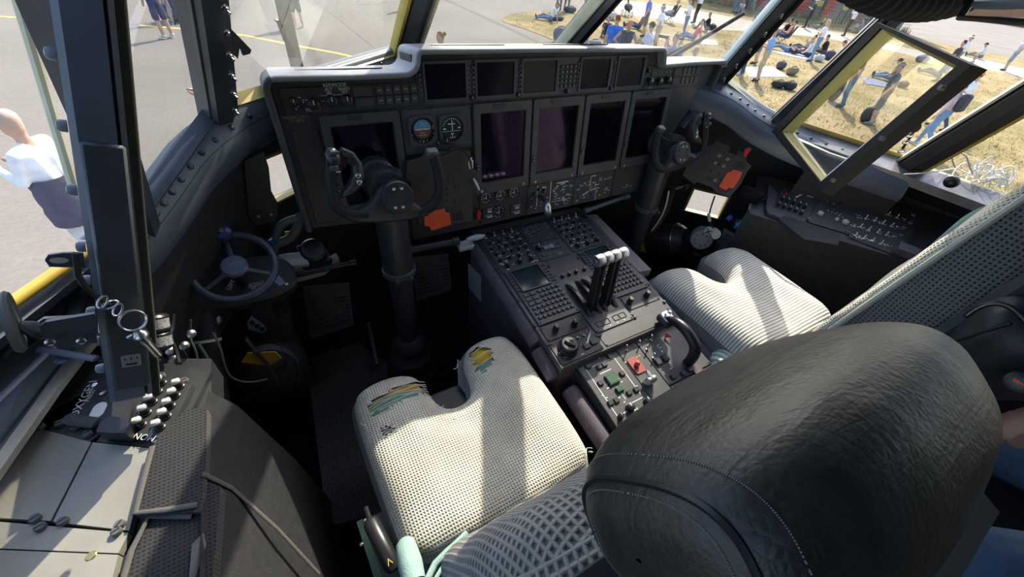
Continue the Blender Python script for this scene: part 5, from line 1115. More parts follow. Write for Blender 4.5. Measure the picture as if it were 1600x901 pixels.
b = MB(); b.box((0, .27, SL / 2 + .03), (.05, .05, SL - .06), SWM); ob('far_stile', b, FRM, sw, 0)
b = MB(); b.box((0, .15, SL / 2 + .03), (.012, .20, SL - .18), SWM); ob('glass', b, GLS, sw, 0)
bt = MB(); bt.lathe([(.0065, 0), (.0065, .005), (.005, .008), (.0005, .009)], n=12); BTM = bt.mesh('bolt', mat('bolt_slate', (.22, .24, .26), .35))
for z in (.08, .125, .17, .215, .26, .33, .40, .47, .53, .59, .66, .73): ob('bolt', BTM, None, sw, Mx=SWM @ T(-w2 - .001, .012, z) @ RY(-pi / 2))
c_ = onp(208, 600, c0, yb_); text('|||||||', .014, SWM @ T(.006, -.0112, .062) @ RX(pi / 2), sw, KNOB) if False else None
b = MB(); b.prism(rrect(.020, .019, .002, 2), 0, .0012, SWM @ T(.004, -.0095, .10) @ RX(pi / 2)); lb = ob('label', b, mat('label_grey', (.22, .22, .21), .5), sw, 0)
dashes(SWM @ T(.004, -.0109, .10) @ RX(pi / 2), [(-.006, .004, .0016, .004), (0, .004, .0016, .004), (.006, .004, .0016, .004), (0, -.005, .012, .003)], lb, KNOB)
# eyelet bracket
def sx_(px, py, off=0.0): return onp(px, py, c0 + yb_ * off, yb_)
E0 = sx_(100, 400); Mi = SWM.inverted(); e2 = [Mi @ sx_(*a) for a in ((71, 400), (76, 392), (98, 389), (130, 389), (134, 411), (100, 411), (78, 410))]
b = MB(); b.prism([(p.x, p.z) for p in e2], 0, .004, SWM @ Matrix(((1, 0, 0, 0), (0, 0, 1, -.012), (0, 1, 0, 0), (0, 0, 0, 1)))); br_ = ob('eye_bracket', b, FRM, sw, 0, fix=True)
h_ = Mi @ sx_(93, 400); b = MB(); b.prism([(h_.x + .0075 * cos(a * pi / 8), h_.z + .0035 * sin(a * pi / 8)) for a in range(16)], -.001, .005, SWM @ Matrix(((1, 0, 0, 0), (0, 0, 1, -.012), (0, 1, 0, 0), (0, 0, 0, 1)))); ob('eye_hole', b, mat('eye_tan', (.45, .40, .33), .6), br_, 0, fix=True)
# latch arm with disc pad
la = thing('window_latch', sx_(120, 540, -.02), 'black lever latch with round disc pad on the pilot window frame', 'latch')
for off, pts in ((-.035, ((62, 510), (72, 503), (148, 490), (152, 535), (95, 545), (66, 531))), (.0, ((58, 505), (68, 498), (140, 494), (142, 505), (80, 520)))):
    P = [sx_(*a, off) for a in pts]; b = MB(); b.slab(P, -yb_, .006); ob('cheek_plate', b, FRM, la, 0, fix=True)
b = MB(); b.tube([sx_(30, 507, -.02), sx_(50, 514, -.02), sx_(80, 522, -.018), sx_(100, 512, -.015)], [.006, .012, .010, .008], 10, flat=.5); ob('arm', b, FRM, la)
pc = sx_(21, 503, -.02); b = MB(); b.lathe([(.034, -.003), (.036, 0), (.034, .004), (.0005, .006)], zframe(pc, (-.9, -.2, .25)), 24); ob('disc_pad', b, mat('pad_grey', (.07, .075, .075), .6), la)
for a in ((78, 533), (127, 531)): b = MB(); b.lathe([(.0045, 0), (.0045, .003), (.003, .004), (.0005, .004)], zframe(sx_(*a, -.042), -yb_), 12); ob('pivot', b, STEEL, la)
# quick-release pin on a chain
pin = thing('release_pin', sx_(225, 530, -.05), 'steel quick release pin with key ring hanging on the window frame', 'pin')
ch = [sx_(*a, -.03) for a in ((150, 460), (158, 472), (166, 480), (178, 484))]; b = MB(); b.tube([sx_(*a, -.02) for a in ((118, 395), (122, 430), (132, 446), (152, 464), (172, 476))], .0035, 6); ob('lanyard', b, RUB, pin)
for a, e in (((160, 472), .9), ((172, 476), .2), ((184, 484), 1.0)): b = MB(); Mr = zframe(sx_(*a, -.035), -yb_ + V((0, 0, .3))) @ RZ(e); b.tube([Mr @ V((.008 * cos(q * pi / 8), .004 * sin(q * pi / 8), 0)) for q in range(16)], .0012, 6, closed=True); ob('chain_link', b, STEEL, pin)
Mr = zframe(sx_(207, 500, -.045), -yb_ + V((.3, 0, .2)))
for dz in (0, .003): b = MB(); b.tube([Mr @ V((.013 * cos(q * pi / 12), .013 * sin(q * pi / 12), dz)) for q in range(24)], .0011, 6, closed=True); ob('split_ring', b, STEEL, pin)
p0_, p1_ = sx_(217, 520, -.05), sx_(249, 556, -.05); Mp = zframe(p0_, p1_ - p0_); L_ = (p1_ - p0_).length
b = MB(); b.lathe([(.004, -.004), (.0065, 0), (.0085, .003), (.0085, .006), (.0055, .008), (.006, .016), (.0048, .018), (.0048, L_ * .95), (.003, L_)], Mp, 16); ob('pin_body', b, STEEL, pin)
b = MB(); b.tube([sx_(*a, -.05) for a in ((200, 528), (206, 524), (216, 527), (226, 530))], .0028, 8); ob('pin_tab', b, STEEL, pin)

# ---- nose wheel steering
tl = thing('steering_wheel', onz(375, 470, .3), 'small black nose steering wheel with blue spinner knob', 'steering wheel')
wc = onz(366, 416, .75); wn = V((.06, -.44, .90)).normalized(); WM = zframe(wc, wn); R_ = .083
b = MB(); b.tube([WM @ V((R_ * cos(2 * pi * i / 40), R_ * sin(2 * pi * i / 40), 0)) for i in range(40)], .0085, 10, closed=True); RIMM = mat('rim_slate', (.05, .062, .09), .35); ob('rim', b, RIMM, tl)
b = MB(); b.lathe([(.024, -.012), (.028, -.006), (.028, .002), (.024, .006), (.0005, .006)], WM, 24); hb_ = ob('hub', b, mat('wheel_blue_grey', (.085, .11, .17), .35), tl); dashes(WM @ T(0, .004, .0064) @ RZ(.1), [(-.015 + .0062 * k, .0, .0045, .008 if k % 2 else .006) for k in range(6)], hb_, mat('hub_emboss', (.13, .165, .25), .4))
kn = onp(350, 370, wc + wn * .01, wn); ka = WM.inverted() @ kn; a0 = atan2(ka.y, ka.x)
for k in range(3):
    a = a0 + k * 2 * pi / 3; b = MB(); b.tube([WM @ V((r * cos(a), r * sin(a), -.004)) for r in (.02, .04, R_)], [.009, .006, .006], 8, flat=.6); ob('spoke', b, RIMM, tl)
kc_ = WM @ V((R_ * cos(a0), R_ * sin(a0), .012)); b = MB(); b.lathe([(.010, -.012), (.019, -.004), (.0205, .004), (.0185, .012), (.012, .016), (.0005, .016)], zframe(kc_, wn), 20); sk_ = ob('spinner_knob', b, mat('blue_knob', (.03, .055, .16), .28), tl)
b = MB(); b.lathe([(.006, .016), (.005, .0185), (.0005, .018)], zframe(kc_, wn), 12); ob('knob_screw', b, STEEL, sk_)
b = MB(); b.tube([wc, wc - wn * .06, wc - wn * .13], .013, 12); ob('shaft', b, RUB, tl)
bc = wc - wn * .10; b = MB(); b.prism(chaikin([(-.10, -.055), (.11, -.055), (.125, .02), (.08, .075), (-.07, .075), (-.115, .02)], 2), -.03, .004, zframe(bc, wn), ch=.006); bs = ob('base_plate', b, BLK2, tl, 40, fix=True)
BM_ = zframe(bc + wn * .0048, wn); Mt = BM_ @ RZ(a0 + 1.2 - pi); 
text('NOSE', .016, frame(onp(378, 464, bc + wn * .005, wn), onp(392, 461, bc, wn) - onp(362, 468, bc, wn), wn.cross(V((1, 0, 0)))), bs, WHT)
text('LEFT', .013, frame(onp(361, 445, bc + wn * .005, wn), onp(366, 436, bc, wn) - onp(357, 452, bc, wn), wn.cross(V((1, 0, 0)))), bs, WHT)
text('EXTRACT\nPOINTER\nTO ADJ', .008, frame(onp(401, 446, bc + wn * .005, wn), V((1, 0, 0)), wn.cross(V((1, 0, 0)))), bs, WHT)
b = MB(); P = [onp(*a, bc + wn * .006, wn) for a in ((428, 439), (436, 429), (446, 442), (437, 447))]; b.slab(P, wn, .002); ob('blue_label', b, mat('pale_blue_label', (.20, .26, .42), .5), bs, 0, fix=True)
b = MB(); b.lathe([(.005, 0), (.004, .002), (.0005, .002)], zframe(onp(448, 444, bc + wn * .005, wn), wn), 10); ob('brass_screw', b, mat('brass_b', (.7, .5, .25), .3, metal=1), bs)
pd = ony(400, 520, .95); b = MB(); b.tube([bc - wn * .03 + V((0, .02, 0)), V((bc.x, bc.y + .06, .4)), V((bc.x, bc.y + .08, 0))], [.05, .06, .08], 16); ob('pedestal_post', b, BLK, tl)
P = [ony(*a, .98) for a in ((428, 462), (432, 475), (436, 490), (438, 505), (436, 518))]; b = MB(); path = smoothpath(P, 3); b.tube(path, [.030 + .004 * sin(i * 2.2) for i in range(len(path))], 14); ob('bellows', b, RUB, tl)
# link rod, trim box and cap below the panel
lk = thing('linkage_bar', ony(490, 425, 1.0), 'polished black link bar with grey box left of the pilot pedals', 'linkage')
b = MB(); r0, r1 = ony(446, 433, .97), ony(556, 409, .97); b.tube([r0, r0.lerp(r1, .06), r0.lerp(r1, .07), r0.lerp(r1, .9), r0.lerp(r1, .91), r1], [.012, .012, .008, .008, .012, .012], 12); ob('bar', b, mat('gloss_black', (.02, .02, .022), .18), lk)
gc = ony(459, 407, 1.0); Mg = zframe(gc, (0, -.5, 1), (1, -.15, .1)); b = MB(); b.cbox((0, 0, 0), (.070, .040, .022), .003, Mg); gb = ob('grey_box', b, LGREY, lk); text('-- -- --', .012, Mg @ T(0, .004, .0115), gb, DIMW)
b = MB(); b.lathe([(.03, 0), (.034, .004), (.034, .030), (.028, .036), (.022, .036), (.021, .030), (.0005, .030)], zframe(ony(491, 396, 1.02), (0, -.6, 1)), 22); b.cbox((0, 0, -.012), (.08, .07, .03), .004, zframe(ony(491, 396, 1.02), (0, -.6, 1))); ob('cap', b, KNOB, lk)
b = MB(); b.slab([ony(*a, 1.0) for a in ((440, 425), (500, 408), (525, 395), (530, 404), (505, 425), (445, 440))], (0, -.4, 1), .02); ob('bracket', b, LGREY, lk, 0, fix=True)
# rudder pedals
def pedal(px, y, label, tilt=.9):
    P = [ony(*a, y - d) for a, d in px]; c = sum(P, V()) / len(P); t = thing('rudder_pedal', V((c.x, c.y, .0)), label, 'pedal', 'rudder pedals'); n = (P[1] - P[0]).cross(P[2] - P[0]).normalized(); n = n if n.z > 0 else -n
    b = MB(); b.slab(P, n, .02); ob('foot_plate', b, mat('pedal_black', (.028, .028, .029), .6, bump=(200, .4)), t, 0, fix=True)
    for k in range(7): a = P[0].lerp(P[-1], .3 + k * .09); e = P[1].lerp(P[2], .3 + k * .09) if len(P) == 4 else a; b = MB(); b.tube([a.lerp(e, .06) + n * .001, a.lerp(e, .94) + n * .001], .003, 6); ob('tread_rib', b, RUB, t)
    b = MB(); b.tube([c - n * .02, V((c.x, c.y + .12, max(.0, c.z - .15))), V((c.x, c.y + .15, 0.0))], .016, 8); ob('pedal_arm', b, BLK, t); return t
pedal((((473, 447), 0), ((545, 441), 0), ((553, 508), .10), ((486, 530), .10)), 1.12, 'black ribbed rudder pedal left of the pilot column')
pedal((((642, 402), 0), ((700, 396), 0), ((706, 452), .10), ((652, 470), .10)), 1.12, 'black ribbed rudder pedal right of the pilot column')
# raised carpet step, slide rail, straps
st_ = thing('foot_platform', onz(540, 650, .03), 'raised carpeted foot platform in front of the pilot seat', 'platform')
b = MB(); b.slab([onz(*a, .14) for a in ((478, 560), (560, 535), (640, 590), (640, 790), (512, 822))], (0, 0, 1), .14); ob('carpet_top', b, mat('carpet_charcoal', (.062, .060, .060), .95, spec=.1, noise=(150, .4), bump=(420, .6)), st_, 0, fix=True)
b = MB(); b.tube([onz(575, 505, .2), onz(588, 570, .17)], .010, 8); ob('slide_rail', b, BLK, st_)
sb = thing('strapped_bag', onz(415, 590, .2), 'dark bag with yellow patch and black straps in the left footwell', 'bag')
gc = ony(412, 580, .90); b = MB(); b.ell(tuple(gc + V((0, .05, -.05))), (.11, .09, .12), nu=22, nv=12); ob('bag_body', b, mat('bag_dark', (.022, .024, .024), .75, bump=(60, .6)), sb)
b = MB(); P = [ony(*a, .80) for a in ((377, 566), (386, 552), (430, 550), (440, 560), (422, 571))]; b.slab(P, (0, -1, .6), .01); ob('yellow_patch', b, mat('safety_yellow', (.62, .36, .03), .6, noise=(20, .2)), sb, 0, fix=True)
for pts in (((385, 530), (400, 550), (424, 575), (436, 600)), ((395, 548), (425, 540), (445, 548), (450, 570), (430, 580)), ((440, 545), (462, 556), (468, 580), (460, 610))): b = MB(); b.tube(smoothpath([ony(*a, .79) for a in pts], 2), .011, 6, flat=.25); ob('strap', b, mat('strap_dark', (.03, .036, .035), .7), sb)
# canister, tubes and cables along the left wall
cn = thing('labelled_canister', onz(240, 560, .72), 'black canister with white printed labels behind the window frame', 'canister')
k0, k1 = ony(240, 492, .70), ony(250, 545, .665); b = MB(); b.lathe([(.017, 0), (.021, .004), (.021, .028), (.018, .031), (.021, .034), (.021, .058), (.017, .062)], zframe(k1, k0 - k1), 22); ob('can', b, KNOB, cn)
Mcn = zframe(k1, k0 - k1)
for z in (.007, .038): b = MB(); b.grid(8, 2, lambda u, v: (.0214 * cos(-2.6 + u * 2.4), .0214 * sin(-2.6 + u * 2.4), z + v * .017), Mcn); ob('can_label', b, mat('can_label_%d' % (z * 1000), (.36, .36, .35), .6, noise=(400, .8)), cn)
hs = thing('air_hose', onz(330, 600, .3), 'thick black air hose running down beside the steering wheel', 'hose')
b = MB(); b.tube(smoothpath([ony(*a, y) for a, y in (((308, 478), .92), ((322, 520), .86), ((330, 580), .80), ((340, 640), .74))], 2), .028, 12); ob('hose_body', b, RUB, hs)
b = MB(); b.lathe([(.0295, -.003), (.0295, .003)], zframe(ony(323, 532, .845), ony(330, 580, .80) - ony(322, 520, .86)), 16); ob('clamp', b, SEAL, hs)
cb = thing('cable_bundle', onz(300, 590, .7), 'tangle of dark cables and fittings between console and steering wheel', 'cables')
rnd = random.Random(21)
for k in range(9):
    x0, y0 = rnd.uniform(255, 310), rnd.uniform(480, 560); P = [ony(x0 + rnd.uniform(-12, 12) + j * 6, y0 + j * 22 + rnd.uniform(-8, 8), .73 - .02 * j) for j in range(5)]
    b = MB(); b.tube(smoothpath(P, 2), rnd.choice((.002, .003, .004)), 6); ob('cable', b, rnd.choice((RUB, RUB, KNOB, GREEN)), cb)
for px, py in ((268, 545), (272, 560), (290, 538), (284, 570), (300, 520)): b = MB(); b.lathe([(.007, 0), (.008, .008), (.005, .012), (.005, .02), (.0005, .021)], zframe(ony(px, py, .70), (rnd.uniform(-.5, .5), -1, .6)), 10); ob('fitting', b, ALU, cb)
b = MB(); b.tube(smoothpath([ony(*a, .80) for a in ((334, 520), (345, 545), (352, 575), (362, 592), (390, 598), (418, 592))], 2), .0025, 6); ob('cable', b, DIMW, cb)
lb_ = thing('lightening_bracket', ony(400, 510, .95), 'small steel bracket with three round holes under the steering wheel', 'bracket')
P = [ony(*a, .93) for a in ((386, 505), (392, 494), (412, 508), (416, 516), (410, 520), (388, 514))]; b = MB(); b.slab(P, (0, -1, .5), .008); ob('plate', b, mat('bracket_slate', (.20, .25, .28), .35), lb_, 0, fix=True)
for a in ((394, 504), (402, 509), (410, 514)): b = MB(); b.lathe([(.0065, 0), (.005, .0015), (.0005, .0008)], zframe(ony(*a, .927), (0, -1, .5)), 10); ob('hole', b, KNOB, lb_)
kt = thing('knob_valve', ony(340, 497, .93), 'pale capped valve knob left of the steering column', 'valve')
b = MB(); b.lathe([(.020, 0), (.022, .004), (.022, .016), (.018, .020), (.0005, .021)], zframe(ony(340, 500, .92), (-.3, -.6, .8)), 18); ob('valve_body', b, KNOB, kt); b = MB(); b.lathe([(.0185, .0202), (.014, .026), (.0005, .028)], zframe(ony(340, 500, .92), (-.3, -.6, .8)), 18); ob('valve_cap', b, mat('cream_cap', (.55, .53, .42), .5), kt)
# brackets and conduits in front of the left chin window
cd = thing('conduit_pair', ony(445, 380, 1.1), 'two bent grey conduits beside the left end of the panel', 'conduit')
for pts, r in ((((428, 392), (430, 370), (438, 352), (452, 344), (468, 340)), .010), (((470, 335), (468, 350), (455, 372), (440, 378), (425, 384)), .012)): b = MB(); b.tube(smoothpath([ony(*a, 1.02) for a in pts], 2), r, 10); ob('conduit', b, mat('conduit_grey_%d' % (r * 1000), (.10, .10, .10), .5), cd)
b = MB(); b.cyl(ony(420, 382, 1.0), ony(430, 376, 1.02), .012, n=12); ob('blue_fitting', b, mat('blue_anodised', (.05, .16, .40), .3, metal=.6), cd)
b = MB(); b.cyl(ony(445, 366, 1.06), ony(462, 364, 1.06), .008, n=10); ob('yellow_sleeve', b, YEL, cd)
bp_ = thing('gusset_plate', ony(405, 290, 1.08), 'black gusset plate with rounded foot in front of the left chin window', 'bracket')
P = [ony(*a, 1.03) for a in ((382, 252), (412, 238), (420, 262), (424, 300), (434, 318), (432, 345), (400, 352), (388, 335), (386, 300))]; b = MB(); b.slab(P, (0, -1, .2), .012); ob('plate', b, BLK, bp_, 0, fix=True)
for a in ((404, 338), (424, 335)): b = MB(); b.lathe([(.004, 0), (.003, .002), (.0005, .002)], zframe(ony(*a, 1.028), (0, -1, .2)), 8); ob('screw', b, STEEL, bp_)
# handle tab on the pilot corner post
b = MB(); Mi = P1M.inverted(); P = [onp(*a, P1M @ V((0, .05, .1)), P1M.to_3x3() @ V((0, 1, 0))) for a in ((362, 46), (372, 56), (393, 78), (391, 84), (380, 87), (375, 72), (372, 92), (361, 82))]; b.slab(P, P1M.to_3x3() @ V((0, 1, 0)), .004); ob('hook_tab', b, mat('tab_slate', (.07, .075, .085), .4), p1, 0, fix=True)
# ================================================================== RIGHT SIDE
def c8(x, y): return (1060 + x / 4.095, 180 + y / 4.095)
# ---- open swing window of the copilot
A_ = onz(1210, 207, .92); B_ = onz(1289, 302, .92); dirp = (V(H[2]) - V(F[2])).normalized(); nS = (B_ - A_).cross(dirp).normalized(); nS = nS if nS.dot(CAMP - A_) > 0 else -nS
def rs(px, py, off=0): return onp(px, py, A_ + nS * off, nS)
MTB = mat('matte_black', (.013, .013, .014), .75, spec=.25, bump=(150, .2))
rw = thing('swing_window', A_, 'swung open copilot side window with black frame and yellow inner rim', 'window')
outer = [rs(*p) for p in ((1210, 207), (1289, 302), (1527, 104), (1376, 36))]
inner = [rs(*p) for p in ((1224, 206), (1288, 286), (1503, 105), (1382, 46))]
inner2 = [rs(*p) for p in ((1234, 204), (1287, 275), (1488, 106), (1387, 54))]
for i in range(4):
    j = (i + 1) % 4; b = MB(); b.slab([outer[i] + nS * .012, outer[j] + nS * .012, inner[j] + nS * .012, inner[i] + nS * .012], nS, .035); ob('frame_bar', b, MTB, rw, 0, fix=True)
    b = MB(); b.slab([inner[i] + nS * .006, inner[j] + nS * .006, inner2[j] - nS * .004, inner2[i] - nS * .004], nS, .012); ob('inner_rim', b, (YEL, mat('pale_blue_rim', (.50, .58, .60), .4), YEL, mat('bright_yellow_rim', (.72, .58, .16), .45))[i], rw, 0, fix=True)
b = MB(); b.slab([p - nS * .004 for p in inner], nS, .008); ob('glass', b, GLS, rw, 0, fix=True)
b = MB(); b.tube([outer[0].lerp(outer[3], t) - nS * .012 + (outer[0] - outer[1]).normalized() * .010 for t in (0, 1.6)], .011, 10); ob('hinge_tube', b, BLK, rw)
for t in (.12, .5, .86): 
    p = outer[1].lerp(outer[2], t) + nS * .012; b = MB(); b.cyl(p, p + nS * .01, .006, n=8); ob('bolt', b, BEZ, rw)
lt = thing('window_catch', rs(1425, 215), 'small dark catch dangling from the copilot window frame', 'catch')
b = MB(); b.tube(smoothpath([ony(*a, .46) for a in ((1449, 172), (1438, 190), (1428, 205), (1420, 218), (1410, 232))], 2), .004, 6); ob('lanyard', b, RUB, lt)
b = MB(); b.lathe([(.016, -.004), (.018, 0), (.016, .004), (.0005, .005)], zframe(ony(1429, 198, .455), (-.6, -.6, .4)), 18); ob('disc', b, mat('catch_brown', (.05, .04, .035), .5), lt)
for a in ((1421, 212), (1415, 222), (1408, 236)): b = MB(); b.tube([zframe(ony(*a, .45), (-.5, -.7, .3)) @ V((.010 * cos(q * pi / 6), .005 * sin(q * pi / 6), 0)) for q in range(12)], .002, 5, closed=True); ob('link', b, STEEL, lt)
# sill of the side opening
si = []
for i in (2, 3, 4): si.append(V(F[i]))
b = MB(); inn_ = V((-.85, -.5, 0)).normalized()
b.slab([si[0] + V((.0, 0, .012)), si[1] + V((.0, 0, .012)), si[2] + V((0, 0, .012)), si[2] + V((-.10, -.0, -.012)), si[1] + inn_ * .085 + V((0, 0, -.012)), si[0] + inn_ * .06 + V((0, 0, -.012))], (0, 0, 1), .03)
trim(b, mat('worn_sill', (.20, .20, .205), .35, metal=.4, noise=(12, .35)), 'worn bare metal sill of the copilot side opening')
b = MB(); b.tube([V(F[2]) + V((.01, -.01, .02)), V(F[3]) + V((.0, .02, .022))], .010, 10); trim(b, YEL, 'yellow seal along the copilot side sill')
b = MB(); b.tube([onz(*c8(760, 160), .90), onz(*c8(860, 205), .905), onz(*c8(960, 250), .90), onz(*c8(1080, 290), .895)], .008, 8); trim(b, ALU, 'bright rail along the copilot side sill')
# ---- right console with switch panels
C0, C1, C2 = onz(1193, 334, .66), onz(1387, 392, .66), onz(1428, 334, .73); nC = (C1 - C0).cross(C2 - C0).normalized(); nC = nC if nC.z > 0 else -nC
def rc(px, py, off=0): return onp(px, py, C0 + nC * off, nC)
rcn = thing('side_switch_console', V((C0.x, C0.y, .0)), 'dark sloping switch console at the copilot right', 'console')
def rpan(px, name='switch_panel', off=.004, m=BLK2): b = MB(); b.slab([rc(*p, off) for p in px], nC, .012); return ob(name, b, m, rcn, 0, fix=True)
d01 = (C1 - C0).normalized(); up_c = nC.cross(d01); up_c = up_c if up_c.z > 0 else -up_c
b = MB(); b.slab([C0 - d01 * .05 - up_c * .02, C1 + d01 * .5 - up_c * .02, C1 + d01 * .5 + up_c * .30, C0 - d01 * .05 + up_c * .22], nC, .03); ob('console_top', b, BLK, rcn, 0, fix=True)
e0, e1_ = C0 - d01 * .06 - up_c * .02, C1 + d01 * .5 - up_c * .02
b = MB(); b.slab([e0, e1_, V((e1_.x + .02, e1_.y, 0)), V((e0.x + .02, e0.y, 0))], (-1, -.5, 0), .03); ob('console_front', b, VINY, rcn, 0, fix=True)
MkC = lambda px, py, off=.005: frame(rc(px, py, off), d01, up_c)
p1c = rpan(((1198, 331), (1232, 283), (1284, 298), (1258, 348)))
RK = MB(); RK.lathe([(.0085, 0), (.0085, .004), (.0065, .005), (.006, .013), (.0005, .014)], n=12); RK.box((0, .004, .0142), (.0016, .007, .001), mi=1); RKM = RK.mesh('round_knob', [KNOB, WHT])
for x, y in ((665, 540), (700, 552), (735, 562), (772, 575), (808, 588), (640, 575), (675, 588), (712, 600), (748, 612), (785, 628)): ob('round_knob', RKM, None, p1c, Mx=MkC(*c8(x, y)) @ RZ(.4))
dd = []
dashes(MkC(*c8(780, 455)), [(-.022 + k * .009, 0, .006, .003) for k in range(6)] + [(-.01 + k * .009, -.008, .006, .003) for k in range(4)], p1c); dashes(MkC(*c8(770, 515)) @ RZ(.95), [(0, 0, .036, .007)], p1c, SEAL, 'pale_strip')
mg = MkC(*c8(842, 508)); b = MB(); b.ring(circ(.016, 18), circ(.013, 18), 0, .004, mg); ob('meter', b, DIMW, p1c, 0, fix=True)
b = MB(); b.lathe([(.005, 0), (.005, .006), (.0005, .007)], MkC(*c8(686, 507)), 10); ob('red_button', b, RED, p1c)
p2c = rpan(((1262, 346), (1288, 300), (1352, 315), (1328, 366)))
rnd = random.Random(33)
for x, y in ((1060, 515), (1035, 568)): ob('round_knob', RKM, None, p2c, Mx=MkC(*c8(x, y))); dashes(MkC(*c8(x + 85, y + 5)), [(0, .008, .026, .0016), (0, -.008, .026, .0016), (-.013, 0, .0016, .016), (.013, 0, .0016, .016), (0, 0, .006, .004)], p2c); dashes(MkC(*c8(x - 40, y - 5)), [(0, .005, .005, .003), (0, -.004, .006, .003), (-.02, .01, .003, .004), (-.024, 0, .003, .004)], p2c)
for x, y, r in ((905, 630, .011), (1010, 668, .007), (1065, 685, .012)): b = MB(); b.lathe([(r, 0), (r * .9, .008), (r * .5, .011), (.0005, .012)], MkC(*c8(x, y)), 12); ob('grey_knob', b, LGREY, p2c)
dashes(MkC(*c8(1005, 630)), [(-.026 + .0065 * k, .010 - .002 * k + .012 * (k % 2), .003, .005) for k in range(9)], p2c); b = MB(); b.cbox((0, 0, .003), (.045, .010, .008), .002, MkC(*c8(1000, 605))); ob('slot_cover', b, KNOB, p2c)
p3c = rpan(((1326, 370), (1352, 314), (1440, 338), (1404, 400)))
for r_ in range(4):
    mm = []
    for k in range(26): mm.append((rnd.uniform(-.085, .075), rnd.uniform(-.008, .008), rnd.uniform(.003, .009), .0028))
    dashes(MkC(*c8(1330 - r_ * 34, 632 + r_ * 56)), mm, p3c)
    for k in range(4): ob('toggle', TOG, None, p3c, Mx=MkC(*c8(1230 + k * 55 - r_ * 34, 605 + k * 17 + r_ * 56)))
for x, y in ((1100, 545), (1165, 580), (1240, 590), (1500, 640), (1480, 690), (1440, 720), (1420, 770), (1080, 750), (830, 665)): ob('fastener', FAST, None, rcn, Mx=zframe(rc(*c8(x, y), .003), nC) @ Matrix.Scale(.8, 4))
b = MB(); b.slab([rc(*c8(*p), .03) for p in ((1405, 850), (1425, 805), (1556, 855), (1556, 905))], nC, .03); ob('arm_strip', b, PURP, rcn, 0, fix=True); 
b = MB(); b.slab([rc(*c8(*p), .012) for p in ((640, 660), (680, 640), (1040, 760), (1020, 830), (800, 790))], nC, .012); ob('vinyl_flap', b, VINY, rcn, 0, fix=True)
b = MB(); b.slab([rc(*c8(*p), .012) for p in ((560, 590), (580, 440), (640, 500), (600, 590), (690, 630), (680, 665), (570, 622))], nC, .012); ob('end_plate', b, mat('slate_plate', (.045, .048, .062), .5), rcn, 0, fix=True)
# ---- brown slotted mounting board with orange card
bd = thing('tablet_mount', onx(1120, 330, .72), 'brown slotted mounting board right of the copilot yoke with an orange card', 'mount board')
bo = onx(1118, 275, .76); nB = V((-.55, -.50, .67)).normalized()
def bb_(x, y, off=0): return onp(*c8(x, y), bo + nB * off, nB)
b = MB(); b.slab([bb_(*p) for p in ((160, 200), (215, 192), (243, 160), (332, 202), (322, 236), (372, 256), (388, 224), (440, 252), (434, 290), (468, 326), (440, 360), (400, 440), (330, 520), (300, 515), (238, 490), (215, 460), (120, 425), (105, 440), (28, 385), (60, 308), (140, 268))], nB, .006); ob('board', b, BRWN, bd, 0, fix=True)
b = MB(); b.slab([bb_(*p, .006) for p in ((310, 372), (322, 362), (336, 364), (352, 346), (410, 364), (396, 400), (352, 466), (322, 462), (306, 480), (258, 456))], nB, .004); tag(ob('card', b, ORG, bd, 0, fix=True), 'orange card')
for x, y in ((262, 260), (315, 282), (237, 305), (289, 326), (235, 417)): b = MB(); b.ring(circ(.0062, 14), circ(.003, 14), 0, .0015, zframe(bb_(x, y, .0005), nB)); ob('brass_eyelet', b, mat('eyelet_brass', (.75, .62, .35), .35, metal=.7), bd, 0, fix=True)
for x, y in ((262, 313), (208, 355), (260, 372), (185, 398), (208, 407)): b = MB(); b.lathe([(.0055, 0), (.004, .0008), (.0005, .0004)], zframe(bb_(x, y, .0004), nB), 10); ob('hole', b, KNOB, bd)
for k in range(4): b = MB(); b.tube([bb_(352 + k * 8, 322 - k * 10, .001), bb_(408 + k * 8, 342 - k * 10, .001)], .0022, 6, flat=.4); ob('slot', b, KNOB, bd)
b = MB(); b.tube([bb_(425, 262, .01), bb_(440, 225, .015), bb_(462, 212, .02)], [.006, .010, .006], 8, flat=.4); ob('red_tag', b, RED, bd)
# ---- oxygen bottle, regulator, placard, drink bottle in the copilot footwell
bo_ = thing('oxygen_bottle', onx(1050, 400, .8) * V((1, 1, 0)) if False else V((.80, .95, .25)), 'black oxygen bottle with yellow neck lying in the copilot footwell', 'bottle')
q0, q1 = onx(1006, 372, .72), onx(1092, 374, .80); Mq = zframe(q0, q1 - q0); L_ = (q1 - q0).length
b = MB(); b.lathe([(.03, -.03), (.055, -.022), (.068, 0), (.070, .02), (.070, L_ * .6), (.066, L_ * .7), (.05, L_ * .78), (.02, L_ * .8)], Mq, 26); ob('bottle_body', b, BLK, bo_)
b = MB(); b.lathe([(.0705, .002), (.071, .004), (.071, .03), (.0705, .032)], Mq, 26); ob('yellow_band', b, mat('bottle_yellow', (.65, .48, .02), .5), bo_)
b = MB(); b.grid(8, 2, lambda u, v: (.0712 * cos(-1.9 + u * .9), .0712 * sin(-1.9 + u * .9), L_ * (.12 + .42 * v)), Mq); ob('bottle_label', b, mat('bottle_label_grey', (.20, .20, .20), .6, noise=(200, .7)), bo_)
b = MB(); b.tube([Mq @ V((.073 * cos(q * pi / 12), .073 * sin(q * pi / 12), L_ * .62)) for q in range(24)], .003, 6, closed=True); ob('strap_wire', b, STEEL, bo_)
rg = thing('oxygen_regulator', onx(1100, 395, .74), 'grey round oxygen regulator with a black handwheel beside the copilot seat', 'regulator')
g0 = onx(1096, 374, .74); nR = (CAMP - g0).normalized() + V((-.1, -.2, -.3)); RGM = zframe(g0, nR)
